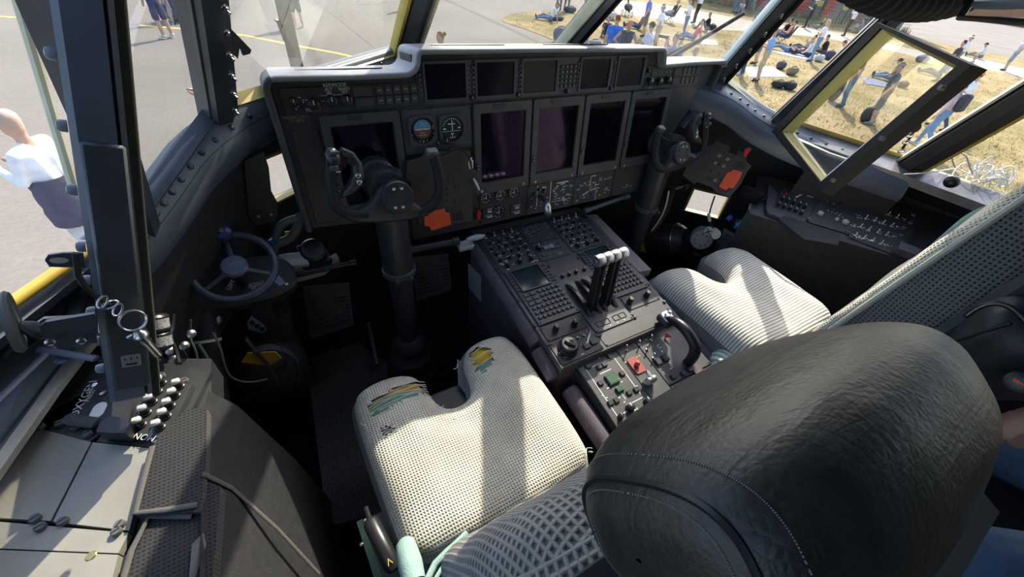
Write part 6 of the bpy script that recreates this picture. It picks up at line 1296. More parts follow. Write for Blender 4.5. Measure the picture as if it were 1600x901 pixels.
b = MB(); b.lathe([(.040, -.05), (.046, -.045), (.046, .0), (.042, .006), (.0005, .008)], RGM, 26); rb = ob('regulator_body', b, mat('regulator_grey', (.28, .28, .28), .5), rg)
for k in range(8): a = k * pi / 4; b = MB(); b.lathe([(.0032, 0), (.0025, .0008), (.0005, .0006)], RGM @ T(.027 * cos(a), .027 * sin(a), .0068), 8); ob('vent_hole', b, KNOB, rb)
w0 = onx(1107, 361, .72); b = MB(); b.lathe([(.018, -.01), (.020, 0), (.018, .006), (.012, .008), (.0005, .006)], zframe(w0, nR), 18); hw = ob('handwheel', b, mat('wheel_grey', (.30, .30, .30), .45), rg)
for k in range(2): b = MB(); b.box((0, 0, .008), (.026, .004, .003), zframe(w0, nR) @ RZ(.4 + k * pi / 2)); ob('wheel_slot', b, KNOB, hw)
w1 = onx(1118, 366, .74); b = MB(); b.lathe([(.020, -.03), (.022, 0), (.018, .008), (.0005, .008)], zframe(w1, nR + V((.4, 0, 0))), 16); ob('side_port', b, LGREY, rg)
b = MB(); b.tube([w1, w1 + V((.03, -.02, -.05)), g0 + V((.03, -.02, -.09)), g0 + V((-.02, .0, -.07))], .008, 8); ob('pipe', b, RUB, rg)
b = MB(); b.tube(smoothpath([onx(*a, .74) for a in ((1117, 306), (1112, 320), (1108, 335), (1108, 346), (1115, 356))], 2), .003, 6); ob('lead', b, RUB, rg); b = MB(); b.cyl(onx(1107, 333, .735), onx(1109, 346, .735), .006, n=8); ob('lead_plug', b, LGREY, rg)
pc = thing('placard', onx(1140, 378, .84), 'grey data placard reading FS25 on the copilot side wall', 'placard')
P = [onx(*a, .84) for a in ((1131, 356), (1158, 371), (1150, 398), (1121, 388))]; b = MB(); nP = V((-.8, -.4, .3)).normalized(); b.slab(P, nP, .003); pp_ = ob('plate', b, mat('placard_dull', (.17, .17, .175), .5), pc, 0, fix=True)
pcx = (P[1] - P[0]).normalized(); ctr = sum(P, V()) / 4; text('FS25', .034, frame(ctr + nP * .002, pcx, V((0, 0, 1))), pp_, KNOB); dashes(frame(P[0].lerp(P[1], .5).lerp(ctr, .45) + nP * .002, pcx, V((0, 0, 1))), [(-.018 + .009 * k, 0, .006, .009) for k in range(5)], pp_, KNOB); dashes(frame(P[3].lerp(P[2], .5).lerp(ctr, .4) + nP * .002, pcx, V((0, 0, 1))), [(0, .004, .05, .0015), (0, -.003, .044, .0015), (.004, -.010, .03, .0015)], pp_, KNOB)
b = MB()
for k in range(3): pass
wb = thing('water_bottle', onx(1150, 352, .85), 'clear plastic drink bottle with blue cap below the right chin window', 'bottle')
z0_, z1_ = onx(1141, 341, .84), onx(1162, 356, .86); Mw = zframe(z0_, z1_ - z0_); L_ = (z1_ - z0_).length
b = MB(); b.lathe([(.010, .0), (.012, .012), (.020, .022), (.022, .03), (.022, L_), (.018, L_ + .01), (.0005, L_ + .008)], Mw, 18); ob('bottle_shell', b, glassmat('clear_plastic', (.85, .92, .95), .15), wb)
b = MB(); b.lathe([(.0125, -.012), (.0125, .004), (.0005, .005)], Mw, 14); ob('blue_cap', b, mat('cap_blue', (.03, .10, .45), .4), wb); b = MB(); b.lathe([(.0224, .034), (.0224, L_ * .7)], Mw, 18); ob('bottle_label', b, mat('label_blue', (.05, .22, .6), .5), wb)
# hoses and rods right of the pedestal
ch_ = thing('corrugated_hose', V((.62, 1.05, .2)), 'black corrugated hose behind the copilot column', 'hose')
path = smoothpath([onx(*a, .60) for a in ((1040, 290), (1036, 312), (1028, 332), (1014, 352))], 4); b = MB(); b.tube(path, [.034 + .006 * (i % 2) for i in range(len(path))], 14); ob('bellows', b, RUB, ch_)
b = MB(); b.tube([p + V((-.02, -.038, 0)) for p in path], .003, 6); ob('seam_wire', b, SEAL, ch_)
cr_ = thing('control_rod', onx(1050, 300, .66), 'shiny black control rod beside the copilot column', 'rod')
b = MB(); r0, r1 = onx(1024, 304, .58), onx(1074, 288, .70); b.tube([r0, r0.lerp(r1, .08), r0.lerp(r1, .1), r0.lerp(r1, .85), r0.lerp(r1, .86), r1], [.016, .016, .011, .011, .018, .016], 12); ob('rod_body', b, mat('gloss_black_rod', (.022, .022, .024), .2), cr_)
b = MB(); b.tube([onx(1031, 280, .64), onx(1040, 272, .66)], .007, 8); b.ell(tuple(onx(1043, 269, .66)), (.016, .016, .016)); ob('ball_lever', b, KNOB, cr_)
h2_ = thing('ribbed_hose', onx(1180, 310, .9), 'short ribbed black hose next to the right chin window', 'hose')
path = smoothpath([onx(*c8(*a), .88) for a in ((410, 490), (450, 505), (500, 525), (530, 555))], 4); b = MB(); b.tube(path, [.026 + .004 * (i % 2) for i in range(len(path))], 12); ob('hose_body', b, RUB, h2_)
cl_ = thing('ledge_column', onx(1175, 340, .92), 'pale riveted stringer beside the right chin window', 'stringer')
P = [onx(*a, .93) for a in ((1180, 315), (1192, 318), (1178, 348), (1166, 352))]; b = MB(); b.slab(P, (-1, -.4, .2), .012); ob('web', b, mat('stringer_grey', (.22, .24, .25), .4), cl_, 0, fix=True)
for k in range(5): b = MB(); b.lathe([(.004, 0), (.003, .002), (.0005, .002)], zframe(P[0].lerp(P[3], .1 + .2 * k).lerp(P[1].lerp(P[2], .1 + .2 * k), .5), (-1, -.4, .2)), 8); ob('rivet', b, KNOB, cl_)
# ---- cable pile on the copilot sill
wp_ = thing('cable_pile', onz(1530, 285, .88), 'loose pile of thin white cables on the copilot window sill', 'cables')
rnd = random.Random(8); cpt = onz(1525, 282, .89); WC = mat('white_cable', (.66, .65, .62), .5)
for k in range(11):
    r = rnd.uniform(.025, .065); cx, cy = cpt.x + rnd.uniform(-.05, .06), cpt.y + rnd.uniform(-.05, .05); ph = rnd.uniform(0, 6.28); tl_ = rnd.uniform(-.9, .9)
    P = [V((cx + r * cos(ph + q * .45), cy + r * .7 * sin(ph + q * .45), .905 + .02 * sin(q * .9 + ph) + max(0, tl_) * r * .8 * sin(ph + q * .45) + k * .003)) for q in range(rnd.randint(13, 26))]
    b = MB(); b.tube(P, .0022, 6); ob('cable_loop', b, WC, wp_)
b = MB(); P = [onz(*a, .905) for a in ((1412, 272), (1440, 271), (1470, 267), (1495, 262), (1510, 270))]; b.tube(smoothpath(P, 2), .0025, 6); ob('cable_loop', b, WC, wp_)
P = [onx(*a, 1.28) for a in ((1492, 262), (1486, 245), (1495, 237), (1510, 242), (1514, 258), (1520, 272))]; b = MB(); b.tube(smoothpath(P, 2), .0022, 6); ob('cable_loop', b, WC, wp_)
b = MB(); b.ell(tuple(onz(1487, 284, .905)), (.022, .022, .020)); ob('plug', b, KNOB, wp_)
# ---- overhead hose and rail at the top right
oh = thing('overhead_hose', ony(1450, 5, .40) + V((0, 0, .0)), 'thick black ribbed hose looping down at the top right', 'hose')
hp0 = [ony(*a, .40) for a in ((1300, -70), (1345, -22), (1400, 2), (1460, 8), (1520, -6), (1580, -45), (1640, -110))]; path = smoothpath([V((hp0[0].x - .04, hp0[0].y, 1.66)), hp0[0] + V((-.03, 0, .06)), *hp0, hp0[-1] + V((.02, 0, .06)), V((hp0[-1].x + .03, hp0[-1].y, 1.66))], 4)
n_ = len(path); Lc = [0]
for i in range(1, n_): Lc.append(Lc[-1] + (path[i] - path[i - 1]).length)
fine = []; rr_ = []
tot = Lc[-1]; m_ = 300
for k in range(m_):
    s_ = tot * k / (m_ - 1); i = max(1, next((j for j in range(n_) if Lc[j] >= s_ - 1e-9), n_ - 1)); t = (s_ - Lc[i - 1]) / max(1e-9, Lc[i] - Lc[i - 1]); fine.append(path[i - 1].lerp(path[i], t)); rr_.append(.0265 + .0028 * sin(s_ / tot * 2 * pi * 34))
b = MB(); b.tube(fine, rr_, 18); ob('hose_body', b, mat('cloth_hose', (.020, .020, .022), .85, bump=(250, .5)), oh)
b = MB(); b.tube([V((.74, .44, 1.66)), ony(1530, 6, .34), ony(1570, 4, .30), ony(1680, -4, .2), V((1.02, .05, 1.64))], .010, 10); trim(b, mat('rail_blue_grey', (.16, .19, .22), .4), 'blue grey roof rail at the top right')
b = MB(); b.tube([V((.72, .46, 1.66)), ony(1500, 28, .36), ony(1570, 32, .30), ony(1700, 42, .2), V((1.0, .08, 1.62))], .006, 8); trim(b, BLK, 'dark lower roof rail at the top right')
# ---- windscreen wiper and an upright olive bar outside
wi = thing('windscreen_bar', ony(1060, 70, 1.30), 'black wiper arm lying across the copilot windscreen', 'wiper')
w0, w1 = ony(1035, 98, 1.36), ony(1164, 20, 1.16); b = MB(); b.tube([w0, w0.lerp(w1, .5), w1], [.010, .008, .007], 8); ob('arm', b, BLK, wi); b = MB(); v0, v1 = ony(1030, 92, 1.37), ony(1108, 55, 1.30); b.tube([v0, v1], .007, 8); ob('blade', b, RUB, wi)
wi2 = thing('windscreen_bar', ony(466, 116, 1.30), 'olive bar standing in the pilot windscreen', 'wiper')
b = MB(); b.slab([ony(*a, y) for a, y in (((424, -20), 1.22), ((446, -20), 1.22), ((478, 120), 1.40), ((458, 120), 1.40))], (0, -1, .8), .014); ob('arm', b, mat('olive_bar', (.14, .14, .09), .5, noise=(20, .3)), wi2, 0, fix=True); b = MB(); P = [ony(*a, 1.28) for a in ((429, 30), (434, 33), (440, 45), (446, 62), (448, 66))]; b.tube(P, [.006, .009, .012, .012, .008], 8, flat=.5); ob('bar_joint', b, KNOB, wi2)  # upright of unknown kind, modelled as a flat olive bar
# ---- black bag hung behind the copilot backrest
bg_ = thing('black_backpack', onx(1530, 560, .20), 'black fabric backpack with arched zip behind the copilot seat', 'bag')
NB = mat('bag_nylon', (.020, .022, .026), .55, noise=(20, .3), bump=(40, .5)); bc0 = onx(1565, 560, .24)
def bagf(u, v):
    px = 1420 + 320 * u; top = 500 - 90 * sin(pi * min(1, u * 1.1)) * .6 + 40 * (1 - u) ** 3 * 2; py = top + (625 - top) * v
    bul = sin(pi * min(1, max(0, u * .9 + .08))) * sin(pi * (.12 + .8 * v)); return onx(px, py, .30 - .10 * bul + .012 * sin(9 * u + 7 * v) * sin(5 * v))
b = MB(); b.grid(28, 22, bagf); ob('bag_front', b, NB, bg_, 80, fix=True)
b, _m, _s = superell(bc0 + V((.115, -.005, .03)), .075, .075, .13, .45, .15, 0, 32, 17); ob('bag_body', b, NB, bg_)
zpth = smoothpath([onx(*a, .215) for a in ((1508, 494), (1528, 480), (1550, 473), (1572, 476), (1590, 488), (1604, 505))], 3); b = MB(); b.tube(zpth, .0045, 6); zz = ob('zip_tape', b, KNOB, bg_)
b = MB()
for i in range(0, len(zpth) - 1): p = zpth[i]; b.box((p.x - .004, p.y, p.z + .002), (.003, .0022, .0022))
o = ob('zip_teeth', b, STEEL, zz, 0); o['kind'] = 'stuff'
b = MB(); b.tube(smoothpath([onx(*a, .205) for a in ((1470, 540), (1500, 530), (1535, 518), (1580, 505))], 2), .003, 6); ob('seam_fold', b, KNOB, bg_)
lc = onx(1594, 597, .195); b = MB(); b.lathe([(.018, 0), (.018, .003), (.016, .004), (.0005, .004)], zframe(lc, (-1, -.1, .4)), 22); lg = ob('round_badge', b, KNOB, bg_); b = MB(); b.prism([(-.008, -.001), (.006, .006), (.009, .001), (.0, -.001)], 0, .001, zframe(lc + V((-.003, 0, .0015)), (-1, -.1, .4)) @ RZ(pi / 2)); ob('orange_mark', b, ORG, lg, 0)
# ================================================================== OUTSIDE: crowd on the grass
import numpy as np
CM = {}
def cm(c, rough=.85):
    k = tuple(round(x, 3) for x in c)
    if k not in CM: CM[k] = mat('cloth_%d' % len(CM), c, rough, spec=.25, noise=(9, .14))
    return CM[k]
SK = (.52, .32, .23); SK2 = (.45, .26, .18)
HB, HBL, HD, HG = (.07, .04, .025), (.48, .33, .16), (.02, .016, .014), (.30, .28, .26)
JEAN, DJEAN, NAVY, BLACKC, WHITEC, GREYC, KHAKI, OLIVE = (.13, .20, .33), (.05, .08, .15), (.03, .04, .09), (.02, .02, .023), (.78, .78, .80), (.22, .23, .24), (.45, .38, .27), (.10, .12, .09)
def pose_joints(pose):
    z = lambda *a: V(a); J = {}
    P, d = z(0, 0, .95), z(0, 0, 1)
    legs = {s: [z(.09 * s, 0, .92), z(.11 * s, .03, .50), z(.12 * s, -.02, .09), z(.14 * s, .13, .045)] for s in (-1, 1)}
    arms = {s: [z(.20 * s, 0, -.02), z(.25 * s, -.03, -.29), z(.27 * s, .05, -.53), z(.27 * s, .08, -.62)] for s in (-1, 1)}
    if pose == 'pockets': arms = {s: [z(.20 * s, 0, -.02), z(.29 * s, -.08, -.28), z(.21 * s, .05, -.48), z(.18 * s, .08, -.54)] for s in (-1, 1)}
    if pose == 'crossed': arms = {s: [z(.20 * s, 0, -.02), z(.27 * s, .06, -.27), z(-.04 * s, .20, -.24 + .03 * s), z(-.12 * s, .19, -.22 + .03 * s)] for s in (-1, 1)}
    if pose == 'hips': arms = {s: [z(.20 * s, 0, -.02), z(.38 * s, -.08, -.26), z(.21 * s, .04, -.42), z(.16 * s, .07, -.44)] for s in (-1, 1)}
    if pose == 'photo': arms = {s: [z(.20 * s, 0, 0), z(.30 * s, .18, -.08), z(.10 * s, .24, .12), z(.06 * s, .20, .17)] for s in (-1, 1)}
    if pose in ('phone', 'walkphone'): arms = {s: [z(.20 * s, 0, -.02), z(.25 * s, .05, -.27), z(.12 * s, .28, -.20), z(.06 * s, .34, -.17)] for s in (-1, 1)}
    if pose in ('walk', 'walkphone'):
        legs[1] = [z(.09, 0, .92), z(.11, .17, .52), z(.11, .22, .10), z(.11, .37, .07)]; legs[-1] = [z(-.09, 0, .92), z(-.11, .0, .49), z(-.11, -.24, .16), z(-.11, -.13, .06)]
    if pose == 'bend': d = z(0, .42, .91).normalized(); arms = {s: [z(.20 * s, 0, -.02), z(.26 * s, .16, -.22), z(.22 * s, .36, -.30), z(.2 * s, .43, -.32)] for s in (-1, 1)}
    if pose in ('sit', 'recline', 'sitphone', 'sitbend'):
        P = z(0, 0, .13); d = z(0, -.35, .94).normalized() if pose != 'sitbend' else z(0, .25, .97).normalized()
        legs = {s: [z(.09 * s, .02, .12), z(.13 * s, .42, .20 + .05 * s), z(.12 * s, .80, .08), z(.14 * s, .84, .20)] for s in (-1, 1)}
        arms = {s: [z(.20 * s, 0, -.02), z(.26 * s, -.14, -.24), z(.28 * s, -.22, -.46), z(.28 * s, -.20, -.50)] for s in (-1, 1)}
        if pose == 'sit' or pose == 'sitbend': arms = {s: [z(.20 * s, 0, -.02), z(.25 * s, .08, -.27), z(.16 * s, .30, -.36), z(.13 * s, .37, -.37)] for s in (-1, 1)}
        if pose == 'sitphone': arms = {s: [z(.20 * s, 0, -.02), z(.24 * s, .06, -.26), z(.12 * s, .26, -.12), z(.08 * s, .30, -.06)] for s in (-1, 1)}
    if pose == 'knees':
        P = z(0, 0, .13); d = z(0, .12, .99).normalized(); legs = {s: [z(.09 * s, .02, .12), z(.13 * s, .36, .50), z(.12 * s, .58, .10), z(.13 * s, .73, .05)] for s in (-1, 1)}
        arms = {s: [z(.20 * s, 0, -.02), z(.26 * s, .18, -.20), z(.16 * s, .44, -.16), z(.08 * s, .48, -.16)] for s in (-1, 1)}
    if pose == 'kneel':
        P = z(0, 0, .42); legs = {s: [z(.09 * s, 0, .40), z(.13 * s, .34, .10), z(.12 * s, -.10, .09), z(.12 * s, -.28, .06)] for s in (-1, 1)}
        legs[1] = [z(.09, 0, .40), z(.13, .34, .45), z(.13, .36, .09), z(.14, .5, .045)]; d = z(0, .3, .95).normalized(); arms = {s: [z(.20 * s, 0, 0), z(.26 * s, .16, -.18), z(.12 * s, .36, -.02), z(.07 * s, .38, .03)] for s in (-1, 1)}
    if pose == 'chair':
        P = z(0, 0, .42); d = z(0, -.22, .97).normalized(); legs = {s: [z(.10 * s, .03, .41), z(.15 * s, .45, .46), z(.14 * s, .60, .09), z(.16 * s, .74, .045)] for s in (-1, 1)}
        arms = {s: [z(.20 * s, 0, -.02), z(.29 * s, .02, -.28), z(.22 * s, .26, -.34), z(.20 * s, .34, -.34)] for s in (-1, 1)}
    if pose == 'lie':
        P = z(0, 0, .12); d = z(0, -.985, .17).normalized(); legs = {s: [z(.09 * s, .03, .12), z(.13 * s, .40, .22), z(.12 * s, .80, .09), z(.15 * s, .86, .20)] for s in (-1, 1)}
        arms = {s: [z(.20 * s, 0, 0), z(.34 * s, .12, -.04), z(.18 * s, .30, .06), z(.1 * s, .34, .08)] for s in (-1, 1)}
        for s in (-1, 1): arms[s] = [z(.20 * s, 0, 0), z(.36 * s, .10, .02), z(.24 * s, .30, .10), z(.16 * s, .36, .10)]
    return P, d, legs, arms
BODIES = []
def person(label, at=None, head=None, pose='stand', ang=90, h=1.75, shirt=GREYC, pants=JEAN, shoes=(.05, .05, .055), hair=HB, skin=SK, sleeve='short', shorts=False, extras=(), group='spectators on the airfield', vox=.026, tilt=0, longhair=False, hscale=1.0):
    pos = gnd(*at) if at else None
    if head:
        q = onz(*head, GZ + h * .96); pos = V((q.x, q.y, GZ))
    k = h / 1.75; P, d, legs, arms = pose_joints(pose); xr_ = V((1, 0, 0)); f_ = d.cross(xr_) * -1; f_ = xr_.cross(d) * -1
    f_ = V((0, d.z, -d.y)); B = []
    C = lambda t: P + d * t
    for s in (-1, 1):
        o = xr_ * s
        B.append((C(.0) + o * .075, C(.14) + o * .065, .122, .112, 'pants')); B.append((C(.10) + o * .065, C(.40) + o * .095, .115, .118, 'shirt'))
        L = legs[s]; B += [(L[0], L[1], .098, .070, 'pants'), (L[1], L[2], .066, .048, 'skin' if shorts else 'pants'), (L[2] + V((0, -.03, -.02)) * (1 if pose not in ('lie',) else 0), L[3], .048, .042, 'shoes')]
        if shorts: B.append((L[0].lerp(L[1], .5), L[0].lerp(L[1], .95), .096, .092, 'pants'))
        A = [C(.47) + xr_ * a.x + f_ * a.y + (d if pose in ('lie',) else V((0, 0, 1))) * a.z * (1 if pose != 'lie' else 1) for a in arms[s]]
        if pose == 'lie': A = [C(.47) + V((a.x, a.y, a.z)) for a in arms[s]]
        B += [(C(.45) + o * .10, A[0], .075, .062, 'shirt'), (A[0], A[1], .060, .048, 'shirt' if sleeve != 'none' else 'skin'), (A[1], A[2], .046, .034, 'shirt' if sleeve == 'long' else 'skin'), (A[2], A[3], .034, .030, 'skin')]
        if sleeve == 'short': B[-2 - 1 + 0] = (A[0], A[0].lerp(A[1], .62), .058, .056, 'shirt'); B.append((A[0].lerp(A[1], .5), A[1], .045, .042, 'skin'))
        J_hand = A[3]
        if s == 1: HR = A[3]
    B += [(C(.50), C(.62), .056, .054, 'skin'), (C(.64) + f_ * .015, C(.735) + f_ * .012, .083, .092, 'head'), (C(.645) + f_ * .07, C(.655) + f_ * .085, .02, .018, 'head')]
    B.append((C(.67) + f_ * .105, C(.69) + f_ * .10, .014, .012, 'head'))
    if longhair: B.append((C(.72) - f_ * .06, C(.52) - f_ * .09, .06, .045, 'hair'))
    b = MB()
    for a, e, ra, rb, tg in B:
        L = (e - a).length; u = (e - a).normalized() if L > 1e-6 else V((0, 0, 1))
        path = [a - u * ra * .85, a - u * ra * .5, a, e, e + u * rb * .5, e + u * rb * .85]; b.tube(path, [ra * .5, ra * .87, ra, rb, rb * .87, rb * .5], 10)
    me = b.mesh('person', cm(shirt), 0); to = bpy.data.objects.new('tmp_body', me); COL.objects.link(to)
    rm = to.modifiers.new('r', 'REMESH'); rm.mode = 'VOXEL'; rm.voxel_size = vox; sm = to.modifiers.new('s', 'SMOOTH'); sm.iterations = 3; sm.factor = .5
    aw = V((pos.x - CAMP.x, pos.y - CAMP.y, 0)); yaw = atan2(aw.y, aw.x) - pi / 2 + radians(ang)
    M = T(pos.x, pos.y, pos.z + .012) @ RZ(yaw) @ Matrix.Scale(k, 4)
    if tilt: M = M @ RX(radians(tilt))
    BODIES.append((to, B, M, dict(shirt=shirt, pants=pants, shoes=shoes, hair=hair, skin=skin), label, extras, C(.69) + f_ * .012, d, f_, C(.3), group, HR)); return M
def finish_bodies():
    dg = bpy.context.evaluated_depsgraph_get(); dg.update(); tmp = []
    for (to, B, M, col, label, extras, hc, d, f_, ch, group, HR) in BODIES:
        me = bpy.data.meshes.new_from_object(to.evaluated_get(dg)); me.name = 'person'; me.materials.clear(); order = ['shirt', 'pants', 'shoes', 'hair', 'skin']
        for o_ in order: me.materials.append(cm(col[o_], .6 if o_ == 'skin' else .85))
        nf = len(me.polygons); c = np.empty(nf * 3); me.polygons.foreach_get('center', c); c = c.reshape(-1, 3); best = np.full(nf, 9.); idx = np.zeros(nf, int)
        for a, e, ra, rb, tg in B:
            a_ = np.array(a); v = np.array(e) - a_; t = np.clip(((c - a_) @ v) / max(1e-9, v @ v), 0, 1); dist = np.linalg.norm(c - a_ - t[:, None] * v, axis=1) - (ra + (rb - ra) * t)
            m = dist < best; best[m] = dist[m]
            if tg == 'head':
                r = c - np.array(hc); hm = (r @ (np.array(d) * .72 - np.array(f_) * .69)) > .018; idx[m] = np.where(hm, 3, 4)[m]
            else: idx[m] = order.index(tg)
        me.polygons.foreach_set('material_index', idx); me.polygons.foreach_set('use_smooth', [True] * nf); me.update()
        o = ob('person', me, None, None, Mx=M); tag(o, label, 'person', group or 'people in the cockpit'); tmp.append(to)
        Mh = M @ zframe(hc, d, (1, 0, 0))           # local: x right, z up the neck; y = forward
        for ex in extras:
            kind, cc = ex[0], ex[1]; b = MB()
            if kind == 'cap':
                b.grid(16, 6, lambda u, v: (.100 * cos(2 * pi * u) * cos(v * pi / 2 * .98), .112 * sin(2 * pi * u) * cos(v * pi / 2 * .98), .02 + .092 * sin(v * pi / 2)), Mh, wu=True); b.prism([(.075 * cos(a), .10 + .085 * sin(a)) for a in [pi * i / 8 for i in range(9)]], .020, .030, Mh); ob('cap', b, cm(cc), o, 60, fix=True)
            elif kind == 'ear':
                for s in (-1, 1): b.lathe([(.034, 0), (.042, .012), (.036, .035), (.0005, .04)], Mh @ T(s * .082, .0, -.01) @ RY(s * pi / 2), 12)
                b.tube([V((.095 * cos(a), 0, -.01 + .125 * sin(a))) for a in [pi * i / 10 for i in range(11)]], .010, 6, M=Mh); ob('ear_defenders', b, cm(cc, .5), o)
            elif kind == 'pack':
                b.cbox((0, -.21, .02), (.30, .17, .44), .05, M @ zframe(ch, d, (1, 0, 0))); ob('worn_backpack', b, cm(cc), o)
            elif kind == 'bun': b.ell((0, -.09, .07), (.045, .045, .045), Mh); ob('hair_bun', b, cm(cc), o)
            elif kind == 'tail': b.tube([V((0, -.085, .05)), V((0, -.13, .0)), V((0, -.12, -.10)), V((0, -.10, -.16))], [.03, .035, .03, .01], 8, M=Mh); ob('ponytail', b, cm(cc), o)
            elif kind == 'glasses': b.box((0, .102, .012), (.13, .012, .028), Mh); ob('sunglasses', b, cm(cc, .3), o)
            elif kind == 'camera':
                q = M @ (HR + V((-.05, .06, .03))); Mq = T(*q) @ RZ(atan2(M[1][1], M[0][1]) - pi / 2); b.cbox((0, 0, 0), (.14, .07, .10), .01, Mq); b.cyl((0, .03, 0), (0, .03 + ex[2], 0), .042, .045, 12, M=Mq); ob('held_camera', b, cm(cc, .5), o)
            elif kind == 'waist':
                b.grid(22, 9, lambda u, v: ((.215 + .035 * v + .008 * sin(v * 18)) * cos(2 * pi * u), (.175 + .04 * v + .008 * sin(v * 18)) * sin(2 * pi * u), .12 - .52 * v), M @ zframe(ch - d * .22, d, (1, 0, 0)), wu=True); ob('tied_jacket', b, cm(cc), o, 80)
            elif kind == 'bag':
                b.cbox((.20, .04, -.12), (.08, .22, .20), .03, M @ zframe(ch, d, (1, 0, 0))); ob('shoulder_bag', b, cm(cc), o)
    for t in tmp: bpy.data.objects.remove(t, do_unlink=True)
P_ = person
# apron, left
P_('bald man in white shirt, dark quilted jacket tied round his waist', head=(14, 188), pose='phone', ang=48, shirt=WHITEC, pants=(.55, .55, .56), hair=(.45, .32, .25), sleeve='long', extras=(('waist', (.10, .09, .125)),), h=1.8, vox=.02)
P_('man in navy shirt and navy shorts with white trainers on the apron', at=(264, 60), ang=30, shirt=NAVY, pants=(.06, .07, .14), shorts=True, shoes=(.6, .6, .58), vox=.022)
P_('person in black with beige shorts kneeling behind a tripod on the apron', at=(294, 34), pose='kneel', ang=60, shirt=BLACKC, pants=KHAKI, shorts=True)
P_('person with pink ear defenders holding a phone beside the corner post', head=(318, 90), pose='phone', ang=95, shirt=(.08, .07, .07), pants=DJEAN, hair=HB, extras=(('ear', (.85, .06, .14)),))
P_('man in grey shirt and dark shorts behind the olive bar', at=(468, 43), ang=10, shirt=(.13, .13, .125), pants=(.10, .10, .09), shorts=True, shoes=(.4, .4, .42))
P_('woman in teal top with hair bun and grey backpack before the middle post', head=(689, 56), ang=100, shirt=(.13, .33, .34), pants=GREYC, hair=(.30, .16, .07), extras=(('bun', (.30, .16, .07)), ('pack', (.25, .27, .30))), h=1.7)
P_('person in grey trousers at the top of the pilot windscreen', at=(641, 14), ang=40, shirt=GREYC, pants=(.20, .21, .25))
# tip of the grass
P_('woman with ponytail in white top sitting on grass, jeans legs stretched out', at=(860, 33), pose='recline', ang=92, shirt=WHITEC, pants=(.20, .27, .36), hair=(.22, .10, .04), extras=(('tail', (.22, .10, .04)),), h=1.68)
P_('person in mottled trousers, left one of the pair at the road edge', at=(872, 17), ang=20, shirt=(.16, .15, .13), pants=(.20, .18, .15))
P_('person in mottled trousers, right one of the pair at the road edge', at=(884, 18), ang=-20, shirt=(.20, .17, .14), pants=(.22, .20, .17))
P_('person in black with pink cap sitting on the grass beside the copilot post', at=(946, 57), pose='knees', ang=170, shirt=(.06, .06, .055), pants=(.09, .09, .08), extras=(('ear', (.75, .18, .16)),), h=1.5)
P_('person in red top with blue backpack bending beside the middle pane post', at=(914, 74), pose='bend', ang=75, shirt=(.55, .10, .12), pants=(.22, .22, .24), extras=(('pack', (.15, .22, .32)),))
P_('man in bright blue T-shirt with green ear defenders seen from behind', head=(966, 28), ang=12, shirt=(.05, .17, .62), pants=JEAN, hair=(.28, .08, .05), extras=(('ear', (.45, .90, .06)),))
P_('woman in dark sleeveless top with pink ear defenders seen from behind', head=(985, 36), ang=-8, shirt=(.10, .10, .10), pants=JEAN, hair=(.42, .27, .14), sleeve='none', pose='hips', extras=(('ear', (.95, .14, .28)),), longhair=True, h=1.7)
P_('person in maroon top lounging on the grass behind the ear defender pair', at=(997, 46), pose='recline', ang=88, shirt=(.22, .10, .10), pants=DJEAN, sleeve='long')
P_('man in royal blue T-shirt and dark shorts standing on the grass', at=(1005, 58), pose='pockets', ang=80, shirt=(.10, .16, .62), pants=(.09, .09, .08), shorts=True, hair=HD, tilt=-6)
P_('man in white T-shirt with black headphones and folded arms', head=(1020, 39), pose='crossed', ang=62, shirt=(.74, .74, .82), pants=(.20, .24, .30), hair=HD, extras=(('ear', (.12, .12, .12)), ('cap', (.06, .06, .06))))
P_('man in white T-shirt with pale cap and beige shorts', at=(1021, 84), pose='pockets', ang=78, shirt=WHITEC, pants=KHAKI, shorts=True, extras=(('cap', (.62, .62, .60)),), tilt=-5)
P_('person in black sitting in a folding camp chair by the road', at=(1046, 36), pose='chair', ang=80, shirt=BLACKC, pants=JEAN, extras=(('cap', (.55, .48, .12)),))
P_('woman with long dark hair in white T-shirt and jeans, hand on hip', at=(1066, 63), pose='crossed', ang=88, shirt=WHITEC, pants=JEAN, hair=(.16, .08, .04), longhair=True, tilt=-6)
P_('man in white T-shirt and black trousers behind the long haired woman', at=(1083, 37), pose='crossed', ang=70, shirt=WHITEC, pants=(.03, .03, .04))
P_('man in black T-shirt sitting with knees drawn up near the road', at=(1103, 49), pose='knees', ang=92, shirt=BLACKC, pants=(.09, .10, .10), hair=(.30, .24, .17))
P_('photographer in grey shirt aiming a long lens above the copilot hood', head=(1058, 58), pose='photo', ang=84, shirt=(.25, .26, .31), pants=GREYC, hair=(.22, .14, .09), extras=(('camera', (.05, .05, .05), .22), ('pack', (.20, .20, .22))))
P_('person in red and white lying on a blanket behind the wiper', at=(1082, 63), pose='recline', ang=95, shirt=(.62, .16, .14), pants=JEAN)
P_('blond person in lavender top low behind the copilot hood', head=(1089, 78), ang=120, shirt=(.45, .45, .72), pants=GREYC, hair=HBL, h=1.6)
P_('person in dark jacket standing far off by the fence', at=(1147, 21), ang=160, shirt=(.07, .08, .11), pants=(.16, .19, .26), sleeve='long')
P_('person in pale top sitting far off by the fence', at=(1156, 21), pose='knees', ang=150, shirt=(.6, .6, .58), pants=(.35, .38, .42))
